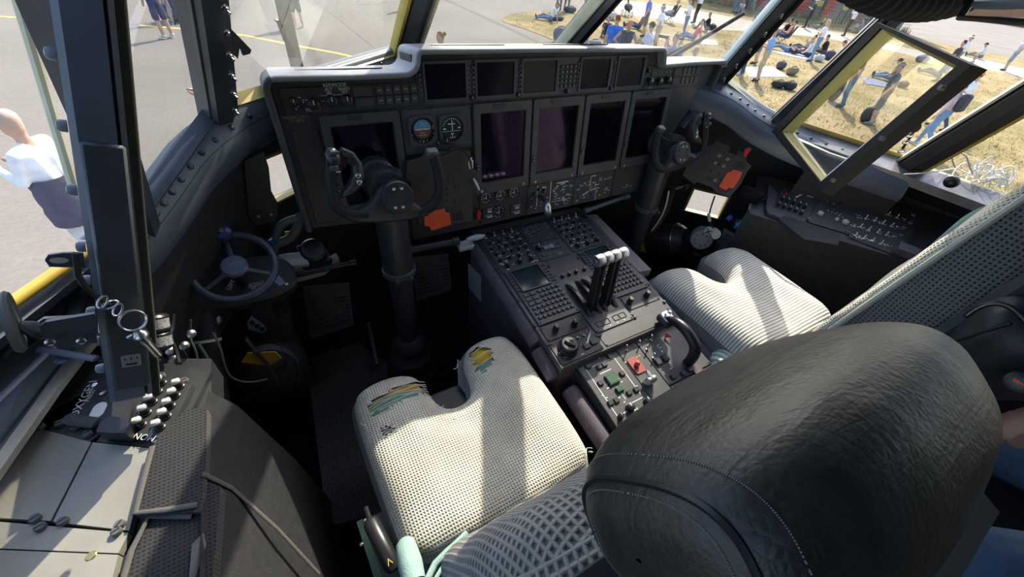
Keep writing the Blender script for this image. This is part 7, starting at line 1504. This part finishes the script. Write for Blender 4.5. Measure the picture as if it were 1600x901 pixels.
# between the copilot posts
P_('man in black T-shirt and dark jeans with hand in pocket', at=(1157, 119), pose='pockets', ang=80, shirt=(.035, .035, .04), pants=DJEAN, shoes=(.30, .30, .32), tilt=-3, vox=.022)
P_('man in dark clothes half hidden by the copilot corner post', at=(1150, 101), ang=85, shirt=(.05, .05, .055), pants=(.08, .08, .09), shoes=(.1, .1, .1))
P_('bearded man in white T-shirt and grey shorts behind the blue polo', at=(1178, 101), pose='phone', ang=82, shirt=WHITEC, pants=(.14, .15, .15), shorts=True, hair=(.20, .12, .07), extras=(('glasses', (.02, .02, .02)),), tilt=-4, h=1.85)
P_('man in pale blue polo shirt and beige shorts', at=(1181, 128), pose='phone', ang=86, shirt=(.26, .42, .72), pants=(.50, .42, .30), shorts=True, shoes=(.04, .04, .045), hair=(.35, .20, .12), tilt=-4, vox=.022)
P_('person in black with sunglasses in the first camp chair of two', at=(1216, 66), pose='chair', ang=75, shirt=BLACKC, pants=(.08, .08, .1), extras=(('glasses', (.02, .02, .02)),))
P_('person in pink top in the second camp chair of two', at=(1222, 70), pose='chair', ang=80, shirt=(.62, .30, .26), pants=DJEAN, extras=(('cap', (.06, .06, .07)),))
P_('man in navy T-shirt lying on a picnic blanket, arms folded', at=(1228, 82), pose='lie', ang=80, shirt=(.055, .05, .11), pants=JEAN)
P_('boy in grey T-shirt sitting on the picnic blanket with a phone', at=(1255, 80), pose='sitphone', ang=85, shirt=(.38, .40, .40), pants=(.12, .12, .13), h=1.6)
P_('woman in pale grey top sitting on the picnic blanket, back to the blonde', at=(1262, 90), pose='sitbend', ang=90, shirt=(.60, .58, .60), pants=(.05, .05, .06), hair=(.42, .30, .20), sleeve='long', h=1.68)
P_('blonde woman in white T-shirt and blue jeans with folded arms', at=(1265, 97), pose='crossed', ang=84, shirt=WHITEC, pants=(.17, .29, .47), shoes=(.04, .05, .07), hair=HBL, longhair=True, tilt=-4, vox=.022)
P_('man in black T-shirt sitting behind the blonde woman', at=(1285, 86), pose='sitbend', ang=80, shirt=BLACKC, pants=(.08, .08, .09), hair=(.05, .06, .12))
P_('woman in red cap and white top sitting beside the swung window', at=(1310, 96), pose='sitbend', ang=80, shirt=WHITEC, pants=(.3, .3, .33), extras=(('cap', (.50, .05, .06)),))
P_('man in black shirt and white cap standing before the hangar', at=(1256, 44), pose='phone', ang=85, shirt=(.04, .045, .055), pants=(.03, .03, .04), extras=(('cap', (.75, .75, .75)),))
P_('child in black sitting on the verge before the hangar', at=(1276, 46), pose='sit', ang=90, shirt=BLACKC, pants=(.18, .19, .20), hair=HBL, h=1.4)
P_('woman in white jacket and black trousers shading her eyes on the verge', at=(1317, 57), pose='photo', ang=100, shirt=(.62, .63, .64), pants=(.02, .02, .024), sleeve='long', hair=HB, extras=(('bag', (.05, .05, .10)),), h=1.72)
P_('person in grey sitting on the verge by the window post', at=(1341, 52), pose='knees', ang=90, shirt=(.3, .28, .3), pants=(.4, .3, .3))
# through the swung window
P_('man in dark mottled shirt and jeans standing in the swung window', at=(1313, 168), pose='pockets', ang=84, shirt=(.045, .055, .055), pants=(.10, .18, .27), shoes=(.10, .10, .11), hair=HG, tilt=-7, vox=.022)
P_('young man in olive vest and cap sitting on the grass with legs out', at=(1393, 128), pose='sitbend', ang=88, shirt=(.10, .12, .08), pants=(.22, .32, .45), sleeve='none', extras=(('cap', (.10, .11, .09)),))
P_('man in grey green T-shirt, dark shorts and camouflage cap', at=(1359, 195), pose='pockets', ang=84, shirt=(.10, .13, .11), pants=(.055, .06, .065), shorts=True, shoes=(.22, .23, .25), hair=(.28, .16, .09), extras=(('cap', (.27, .29, .24)),), tilt=-7, vox=.022)
P_('person in bright blue T-shirt lounging on the grass in the swung window', at=(1462, 120), pose='recline', ang=88, shirt=(.05, .20, .55), pants=(.10, .12, .13))
# right of the swung window
P_('man in pink shirt, white cap and headphones walking in jeans', at=(1437, 232), pose='walk', ang=70, shirt=(.58, .42, .40), pants=(.18, .28, .42), sleeve='long', shoes=(.45, .47, .52), hair=(.2, .12, .08), extras=(('cap', (.72, .73, .74)), ('ear', (.10, .10, .11)), ('pack', (.06, .06, .07))), tilt=-4, vox=.022)
P_('man in orange cap and white T-shirt behind the pink shirt', head=(1533, 116), pose='walk', ang=75, shirt=WHITEC, pants=DJEAN, extras=(('cap', (.95, .28, .04)), ('glasses', (.02, .02, .02))))
P_('man in white cap and white T-shirt on the far road edge', head=(1520, 58), ang=80, shirt=WHITEC, pants=(.2, .22, .25), extras=(('cap', (.78, .78, .78)),))
P_('person in black behind the white cap man', head=(1508, 66), ang=80, shirt=(.06, .06, .065), pants=DJEAN)
P_('person in pale T-shirt and black cap sitting beyond the road', at=(1530, 92), pose='sitbend', ang=90, shirt=(.62, .64, .68), pants=(.2, .2, .22), extras=(('cap', (.04, .04, .05)),))
P_('blond child standing at the road edge behind the window corner', head=(1526, 88), ang=90, shirt=(.5, .42, .35), pants=JEAN, hair=HBL, h=1.3)
P_('woman in grey T-shirt and denim shorts by the right edge', at=(1567, 111), pose='hips', ang=100, shirt=(.55, .55, .58), pants=(.24, .30, .36), shorts=True, tilt=-4)
P_('person in jeans at the far right edge behind the aft post', at=(1590, 152), ang=85, shirt=(.16, .20, .28), pants=(.20, .28, .38))
finish_bodies()
# ---- things on the grass
def blanket(label, px, c, z=.03):
    P = [gnd(*a) + V((0, 0, z)) for a in px]; b = MB(); b.slab(P, (0, 0, 1), .018); return tag(ob('picnic_blanket', b, cm(c), None, 0, fix=True), label, 'blanket')
blanket('white picnic blanket spread in front of the blue polo man', ((1162, 106), (1205, 104), (1232, 121), (1170, 121)), (.72, .68, .66))
blanket('pale blanket under the lying man in navy', ((1205, 80), (1275, 88), (1262, 94), (1222, 86)), (.58, .58, .60))
blanket('dark patterned blanket beside the olive vest man', ((1345, 120), (1382, 128), (1390, 138), (1352, 132)), (.16, .18, .26))
blanket('pale towel on the grass behind the wiper', ((1098, 62), (1118, 64), (1122, 71), (1096, 70)), (.70, .66, .62))
def lump(label, px, sz, c, name='duffel_bag', cat='bag', rot=0.):
    p = gnd(*px); M = T(p.x, p.y, p.z + .012) @ RZ(rot); b = MB(); b.grid(16, 9, lambda u, v: ((1 if cos(2 * pi * u) >= 0 else -1) * abs(cos(2 * pi * u)) ** .6 * sz[0] / 2 * (cos((v - .5) * pi) ** .5 * .999 + .001), (1 if sin(2 * pi * u) >= 0 else -1) * abs(sin(2 * pi * u)) ** .6 * sz[1] / 2 * (cos((v - .5) * pi) ** .5 * .999 + .001), sz[2] * (.5 + .5 * sin((v - .5) * pi))), M, wu=True)
    o = ob(name, b, cm(c), None, 60, fix=True); tag(o, label, cat)
    b = MB(); b.tube([M @ V((sz[0] * .3 * cos(a), 0, sz[2] + .045 * sin(a) - .02)) for a in [pi * i / 8 for i in range(9)]], .014, 6); ob('carry_handle', b, cm((.03, .03, .03)), o)
    b = MB(); b.tube([M @ V((x, -sz[1] * .1, sz[2] * (1.0 - .16 * abs(x / sz[0] * 2) ** 3) + .004)) for x in [sz[0] * (-.36 + .72 * i / 8) for i in range(9)]], .010, 5); ob('zip_line', b, cm((.35, .35, .36)), o); return o
lump('black camera bag lying before the white blanket', (1214, 137), (.55, .4, .25), (.03, .03, .035)); lump('second black camera bag beside the first one', (1231, 140), (.45, .4, .28), (.035, .035, .04))
lump('small dark rucksack on the white blanket', (1218, 108), (.4, .35, .3), (.08, .08, .10)); lump('brown and olive picnic bag on the white blanket', (1235, 117), (.6, .35, .3), (.22, .17, .10))
lump('grey rucksack at the feet of the camouflage cap man', (1350, 190), (.42, .34, .45), (.06, .07, .07)); lump('dark hard suitcase standing beside the mottled shirt man', (1298, 158), (.42, .28, .72), (.05, .055, .06), 'suitcase', 'suitcase')
lump('large grey rucksack lying beside the bright blue T-shirt', (1438, 97), (1.0, .5, .35), (.16, .18, .20)); lump('small black pouch behind the camouflage cap man', (1408, 137), (.45, .35, .25), (.04, .045, .05))
lump('grey bag with white sheets on the grass below the red top', (929, 71), (.6, .4, .2), (.20, .22, .24)); lump('black suitcase standing near the road left of the copilot post', (947, 23), (.4, .28, .65), (.06, .06, .07), 'suitcase', 'suitcase')
lump('pale blanket roll beside the black suitcase', (954, 31), (.7, .5, .4), (.55, .48, .45)); lump('orange and red bag at the road edge', (934, 22), (.5, .3, .22), (.70, .20, .10)); lump('red jacket lying on the grass near the black suitcase', (934, 33), (.8, .4, .15), (.60, .10, .09), 'heaped_jacket', 'jacket')
lump('dark bag beside the seated white top woman', (870, 32), (.8, .4, .2), (.08, .09, .12)); lump('black kit bag behind the mottled trousers pair', (890, 20), (.8, .4, .3), (.07, .07, .08)); lump('black rucksack and blue jacket heap behind the navy shorts man', (280, 33), (.7, .6, .6), (.03, .045, .10)); lump('dark bag behind the seated man by the road', (1111, 47), (.5, .4, .3), (.05, .06, .05)); lump('pale shopping bag behind the blonde woman', (1278, 96), (.5, .35, .3), (.50, .50, .48)); lump('dark rucksack beside the red cap woman', (1293, 93), (.5, .4, .4), (.06, .06, .11)); lump('folding bag with camera strap low behind the copilot post', (874, 66), (.6, .5, .55), (.12, .14, .20))
def campchair(label, px, ang, c):
    p = gnd(*px); aw = V((p.x - CAMP.x, p.y - CAMP.y, 0)); M = T(p.x, p.y, p.z + .012) @ RZ(atan2(aw.y, aw.x) - pi / 2 + radians(ang)); t = thing('camp_chair', p, label, 'chair', 'folding camp chairs on the grass')
    b = MB(); b.box((0, .1, .36), (.50, .44, .03), M); ob('seat', b, cm(c), t, 0); b = MB(); b.slab([M @ V(q) for q in ((-.27, -.12, .34), (.27, -.12, .34), (.27, -.32, .95), (-.27, -.32, .95))], M.to_3x3() @ V((0, 1, .3)), .025); ob('backrest', b, cm(c), t, 0, fix=True)
    for sx in (-.27, .27):
        for y0, y1 in ((-.18, .30), (.30, -.18)): b = MB(); b.tube([M @ V((sx, y0, 0)), M @ V((sx, y1, .45))], .012, 6); ob('leg', b, cm((.25, .25, .26), .4), t)
        b = MB(); b.tube([M @ V((sx, -.2, .58)), M @ V((sx, .28, .58))], .02, 6); ob('armrest', b, cm(c), t)
campchair('black folding camp chair by the road', (1046, 36), 80, (.03, .03, .035)); campchair('dark camp chair under the person with sunglasses', (1216, 66), 75, (.06, .06, .065)); campchair('dark camp chair under the person in pink', (1222, 70), 80, (.045, .045, .05))
def stroller(px):
    p = gnd(*px); M = T(p.x, p.y, p.z + .012) @ RZ(1.2); t = thing('folded_stroller', p, 'black pushchair standing at the road edge', 'pushchair')
    b = MB(); b.tube([V((-.3, 0, .25)), V((.05, 0, .55)), V((.45, 0, 1.0))], .05, 8, M=M); ob('frame', b, cm(BLACKC), t); b = MB(); b.ell((-.05, 0, .45), (.38, .24, .20), M); ob('seat_basket', b, cm((.06, .06, .065)), t)
    for x, y in ((-.35, -.22), (-.35, .22), (.2, -.22), (.2, .22)): b = MB(); b.tube([M @ V((x + .13 * cos(a), y, .13 + .13 * sin(a))) for a in [2 * pi * i / 14 for i in range(14)]], .02, 6, closed=True); ob('wheel', b, cm((.1, .1, .1)), t)
stroller((978, 25))
def tripod(px):
    p = gnd(*px); t = thing('camera_tripod', p, 'thin black camera tripod on the apron behind the navy shorts', 'tripod'); top = V((p.x, p.y, GZ + 1.35))
    for k in range(3): b = MB(); a = k * 2.094 + .4; b.tube([top, V((p.x + .5 * cos(a), p.y + .5 * sin(a), GZ))], .014, 6); ob('leg', b, cm(BLACKC), t)
    b = MB(); b.cbox((top.x, top.y, top.z + .05), (.16, .12, .12), .02); ob('head', b, cm(BLACKC), t)
tripod((278, 34))
# ---- hangar, fence and cooling unit beyond the verge
h0, h1 = gnd(1078, -3), gnd(1405, 49); hd_ = (h1 - h0); hd_.z = 0; hL = hd_.length; hx = hd_.normalized(); hn = V((hx.y, -hx.x, 0)); hn = hn if hn.dot(CAMP - h0) > 0 else -hn
hg = thing('hangar', h0.lerp(h1, .5), 'grey brown hangar wall with red pillars at the top right', 'building'); HM = Matrix(((hx.x, hn.x, 0, h0.x), (hx.y, hn.y, 0, h0.y), (0, 0, 1, GZ), (0, 0, 0, 1)))
for k in range(7): b = MB(); b.cbox((hL * (k + .5) / 7, -.3, 3.0), (hL / 7 - .04, .5, 6.0), .02, HM); ob('wall_panel', b, mat('hangar_panel_%d' % k, (.24 + .01 * (k % 2), .205, .17), .8, noise=(1.2, .1)), hg, 0)
b = MB(); b.cbox((hL / 2, -4, 6.15), (hL + .6, 8.5, .3), .05, HM); ob('roof', b, cm((.2, .2, .2)), hg, 0)
for px in (1249, 1291, 1338, 1185, 1130):
    q = HM.inverted() @ onp(px, 20, h0, hn); b = MB(); b.cbox((q.x, .05, 3.0), (.75, .3, 6.0), .02, HM); ob('pillar', b, mat('pillar_red_%d' % px, (.50, .10, .06), .7, noise=(2, .15)), hg, 0)
for px, py in ((1281, 5), (1321, 11)): q = HM.inverted() @ onp(px, py, h0 + hn * .0, hn); b = MB(); b.box((q.x, .22, q.z), (.45, .02, .4), HM); ob('yellow_sign', b, cm((.62, .50, .10)), hg, 0)
ac = thing('cooling_unit', onp(1225, 19, h0 + hn * .8, hn), 'white cooling unit with round fan beside the hangar', 'cooling unit'); q = HM.inverted() @ onp(1225, 13, h0 + hn * .8, hn)
b = MB(); b.cbox((q.x, .8, max(.7, q.z)), (1.5, .6, 1.3), .04, HM); ob('casing', b, cm((.58, .60, .60)), ac, 0); b = MB(); b.ring(circ(.42, 20), circ(.34, 20), 0, .04, HM @ T(q.x - .25, 1.1, max(.7, q.z)) @ RX(-pi / 2)); ob('fan_ring', b, cm((.2, .22, .24)), ac, 0, fix=True); b = MB()
for k in range(4): b.box((0, 0, .02), (.62, .10, .02), HM @ T(q.x - .25, 1.1, max(.7, q.z)) @ RX(-pi / 2) @ RZ(k * pi / 4))
ob('fan_blades', b, cm((.25, .27, .30)), ac, 0)
fe = thing('wire_fence', h0.lerp(h1, .5) + hn * 1.6, 'thin wire fence with dark posts in front of the hangar', 'fence')
for k in range(9): x = hL * (k + .4) / 9; b = MB(); b.cyl((x, 1.6, 0), (x, 1.6, 1.9), .045, n=6, M=HM); ob('fence_post', b, cm((.05, .09, .07)), fe)
for k in range(8): z = .15 + k * .24; b = MB(); b.cyl((0, 1.6, z), (hL, 1.6, z), .012, n=4, M=HM); ob('fence_wire', b, cm((.30, .32, .31)), fe)
sh = thing('brown_shed', gnd(1590, 40), 'low brown building with white roof edge at the far right', 'building'); s0, s1 = gnd(1535, 32), gnd(1660, 52); sx2 = (s1 - s0).normalized(); sn = V((sx2.y, -sx2.x, 0)); sn = sn if sn.dot(CAMP - s0) > 0 else -sn; SM = Matrix(((sx2.x, sn.x, 0, s0.x), (sx2.y, sn.y, 0, s0.y), (0, 0, 1, GZ), (0, 0, 0, 1))); sL = (s1 - s0).length
b = MB(); b.cbox((sL / 2, -3, 1.0), (sL * 1.6, 6, 2.0), .03, SM); ob('wall', b, cm((.32, .17, .09)), sh, 0); b = MB(); b.cbox((sL / 2, -3, 2.1), (sL * 1.65, 6.4, .25), .03, SM); ob('roof_edge', b, cm((.6, .6, .58)), sh, 0)
# low tufts along the verge of the fence
tf = MB(); rnd = random.Random(4)
for k in range(900):
    x = rnd.uniform(0, hL); y = rnd.uniform(1.2, 2.2); hgt = rnd.uniform(.25, .8); p = HM @ V((x, y, 0)); a = rnd.uniform(0, 3.14); w = .03; tf.add([p + V((w * cos(a), w * sin(a), 0)), p - V((w * cos(a), w * sin(a), 0)), p + V((rnd.uniform(-.12, .12), rnd.uniform(-.12, .12), hgt))], [(0, 1, 2)])
for k in range(5200):
    px = rnd.uniform(800, 1600); py = rnd.uniform(24, 330); q = gnd(px, py)
    if not inside((q.x, q.y), [(p[0], p[1]) for p in [far, *tip, e1, (110, -50, 0), (far.x + 2, -50, 0)]]): continue
    for j in range(3): 
        p = q + V((rnd.uniform(-.12, .12), rnd.uniform(-.12, .12), .01)); a = rnd.uniform(0, 3.14); w = .010; tf.add([p + V((w * cos(a), w * sin(a), 0)), p - V((w * cos(a), w * sin(a), 0)), p + V((rnd.uniform(-.06, .06), rnd.uniform(-.06, .06), rnd.uniform(.04, .11)))], [(0, 1, 2)])
o = ob('dry_grass_tufts', tf, mat('straw', (.33, .27, .14), .95, spec=.1, noise=(.8, .4)), None, 0); tag(o, 'short dry grass blades across the field and fence line', 'grass', kind='stuff')
# ================================================================== PERSON AT THE RIGHT EDGE (hand and knee reach into view)
js = thing('jump_seat', (.80, -.72, 0), 'dark folding jump seat behind the copilot chair', 'seat')
b = MB(); b.cbox((.80, -.72, .38), (.42, .40, .08), .02); ob('seat_cushion', b, VINY, js); b = MB(); b.cbox((.80, -.72, .17), (.10, .10, .34), .01); ob('seat_leg', b, BLK, js)
Bn = []
hips = {1: V((.86, -.66, .52)), -1: V((.68, -.60, .52))}
Bn += [(V((.70, -.68, .52)), V((.86, -.72, .52)), .13, .13, 'pants'), (V((.78, -.70, .60)), V((.80, -.74, .98)), .15, .16, 'shirt'), (V((.66, -.68, 1.06)), V((.96, -.78, 1.06)), .075, .075, 'shirt'), (V((.80, -.73, 1.08)), V((.80, -.71, 1.20)), .058, .056, 'skin'), (V((.80, -.69, 1.26)), V((.80, -.70, 1.36)), .085, .092, 'head')]
Bn += [(V((.68, -.62, .53)), V((.235, -.315, .575)), .088, .075, 'pants'), (V((.235, -.315, .575)), V((.27, -.20, .12)), .066, .048, 'pants'), (V((.27, -.22, .06)), V((.20, -.06, .05)), .05, .042, 'shoes')]
Bn += [(V((.88, -.62, .53)), V((.62, -.20, .56)), .088, .075, 'pants'), (V((.62, -.20, .56)), V((.60, -.12, .12)), .066, .048, 'pants'), (V((.60, -.14, .06)), V((.56, .02, .05)), .05, .042, 'shoes')]
Bn += [(V((.66, -.68, 1.06)), V((.60, -.50, .82)), .062, .050, 'shirt'), (V((.60, -.50, .82)), V((.55, -.42, .80)), .050, .048, 'shirt'), (V((.57, -.44, .81)), V((.405, -.245, .79)), .044, .031, 'skin')]
Bn += [(V((.96, -.78, 1.06)), V((.98, -.60, .80)), .062, .050, 'shirt'), (V((.98, -.60, .80)), V((.80, -.42, .70)), .044, .034, 'skin'), (V((.80, -.42, .70)), V((.70, -.36, .67)), .036, .03, 'skin')]
wr = V((.405, -.245, .79)); pa = V((.325, -.165, .815)); pd = (pa - wr).normalized(); sd_ = V((.55, -.55, .6)).normalized(); sd_ = (sd_ - pd * sd_.dot(pd)).normalized(); dn = pd.cross(sd_); dn = dn if dn.z < 0 else -dn
Bn += [(wr, pa - sd_ * .018, .028, .020, 'skin'), (wr, pa + sd_ * .020, .028, .020, 'skin'), (wr, pa, .028, .021, 'skin')]
for k, ln_ in enumerate((.070, .080, .076, .060)):
    o = sd_ * (-.030 + .020 * k); a0_ = pa + o; a1_ = a0_ + pd * ln_ * .42 + dn * .006; a2_ = a1_ + pd * ln_ * .16 + dn * ln_ * .32; a3_ = a2_ - pd * ln_ * .16 + dn * ln_ * .18
    Bn += [(a0_, a1_, .0105, .0098, 'skin'), (a1_, a2_, .0096, .0088, 'skin'), (a2_, a3_, .0086, .0076, 'skin')]
t0_ = wr.lerp(pa, .35) - sd_ * .026; Bn += [(t0_, t0_ + pd * .035 - sd_ * .016 + dn * .008, .014, .011, 'skin'), (t0_ + pd * .035 - sd_ * .016 + dn * .008, t0_ + pd * .065 - sd_ * .006 + dn * .016, .0105, .0085, 'skin')]
b = MB()
for a, e, ra, rb, tg in Bn:
    u = (e - a).normalized(); b.tube([a - u * ra * .85, a - u * ra * .5, a, e, e + u * rb * .5, e + u * rb * .85], [ra * .5, ra * .87, ra, rb, rb * .87, rb * .5], 12)
me = b.mesh('person', cm(BLACKC), 0); to = bpy.data.objects.new('tmp_body', me); COL.objects.link(to); rm = to.modifiers.new('r', 'REMESH'); rm.mode = 'VOXEL'; rm.voxel_size = .0062; sm = to.modifiers.new('s', 'SMOOTH'); sm.iterations = 4; sm.factor = .5
BODIES.clear(); BODIES.append((to, Bn, Matrix.Identity(4), dict(shirt=(.018, .018, .022), pants=(.07, .12, .19), shoes=(.05, .05, .05), hair=HB, skin=(.50, .27, .20)), 'seated person in black top and blue jeans, hand reaching in at the right edge', (), V((.80, -.70, 1.31)), V((0, 0, 1)), V((-.5, .86, 0)), V((.8, -.7, .9)), None, V((.3, -.15, .8))))
finish_bodies()
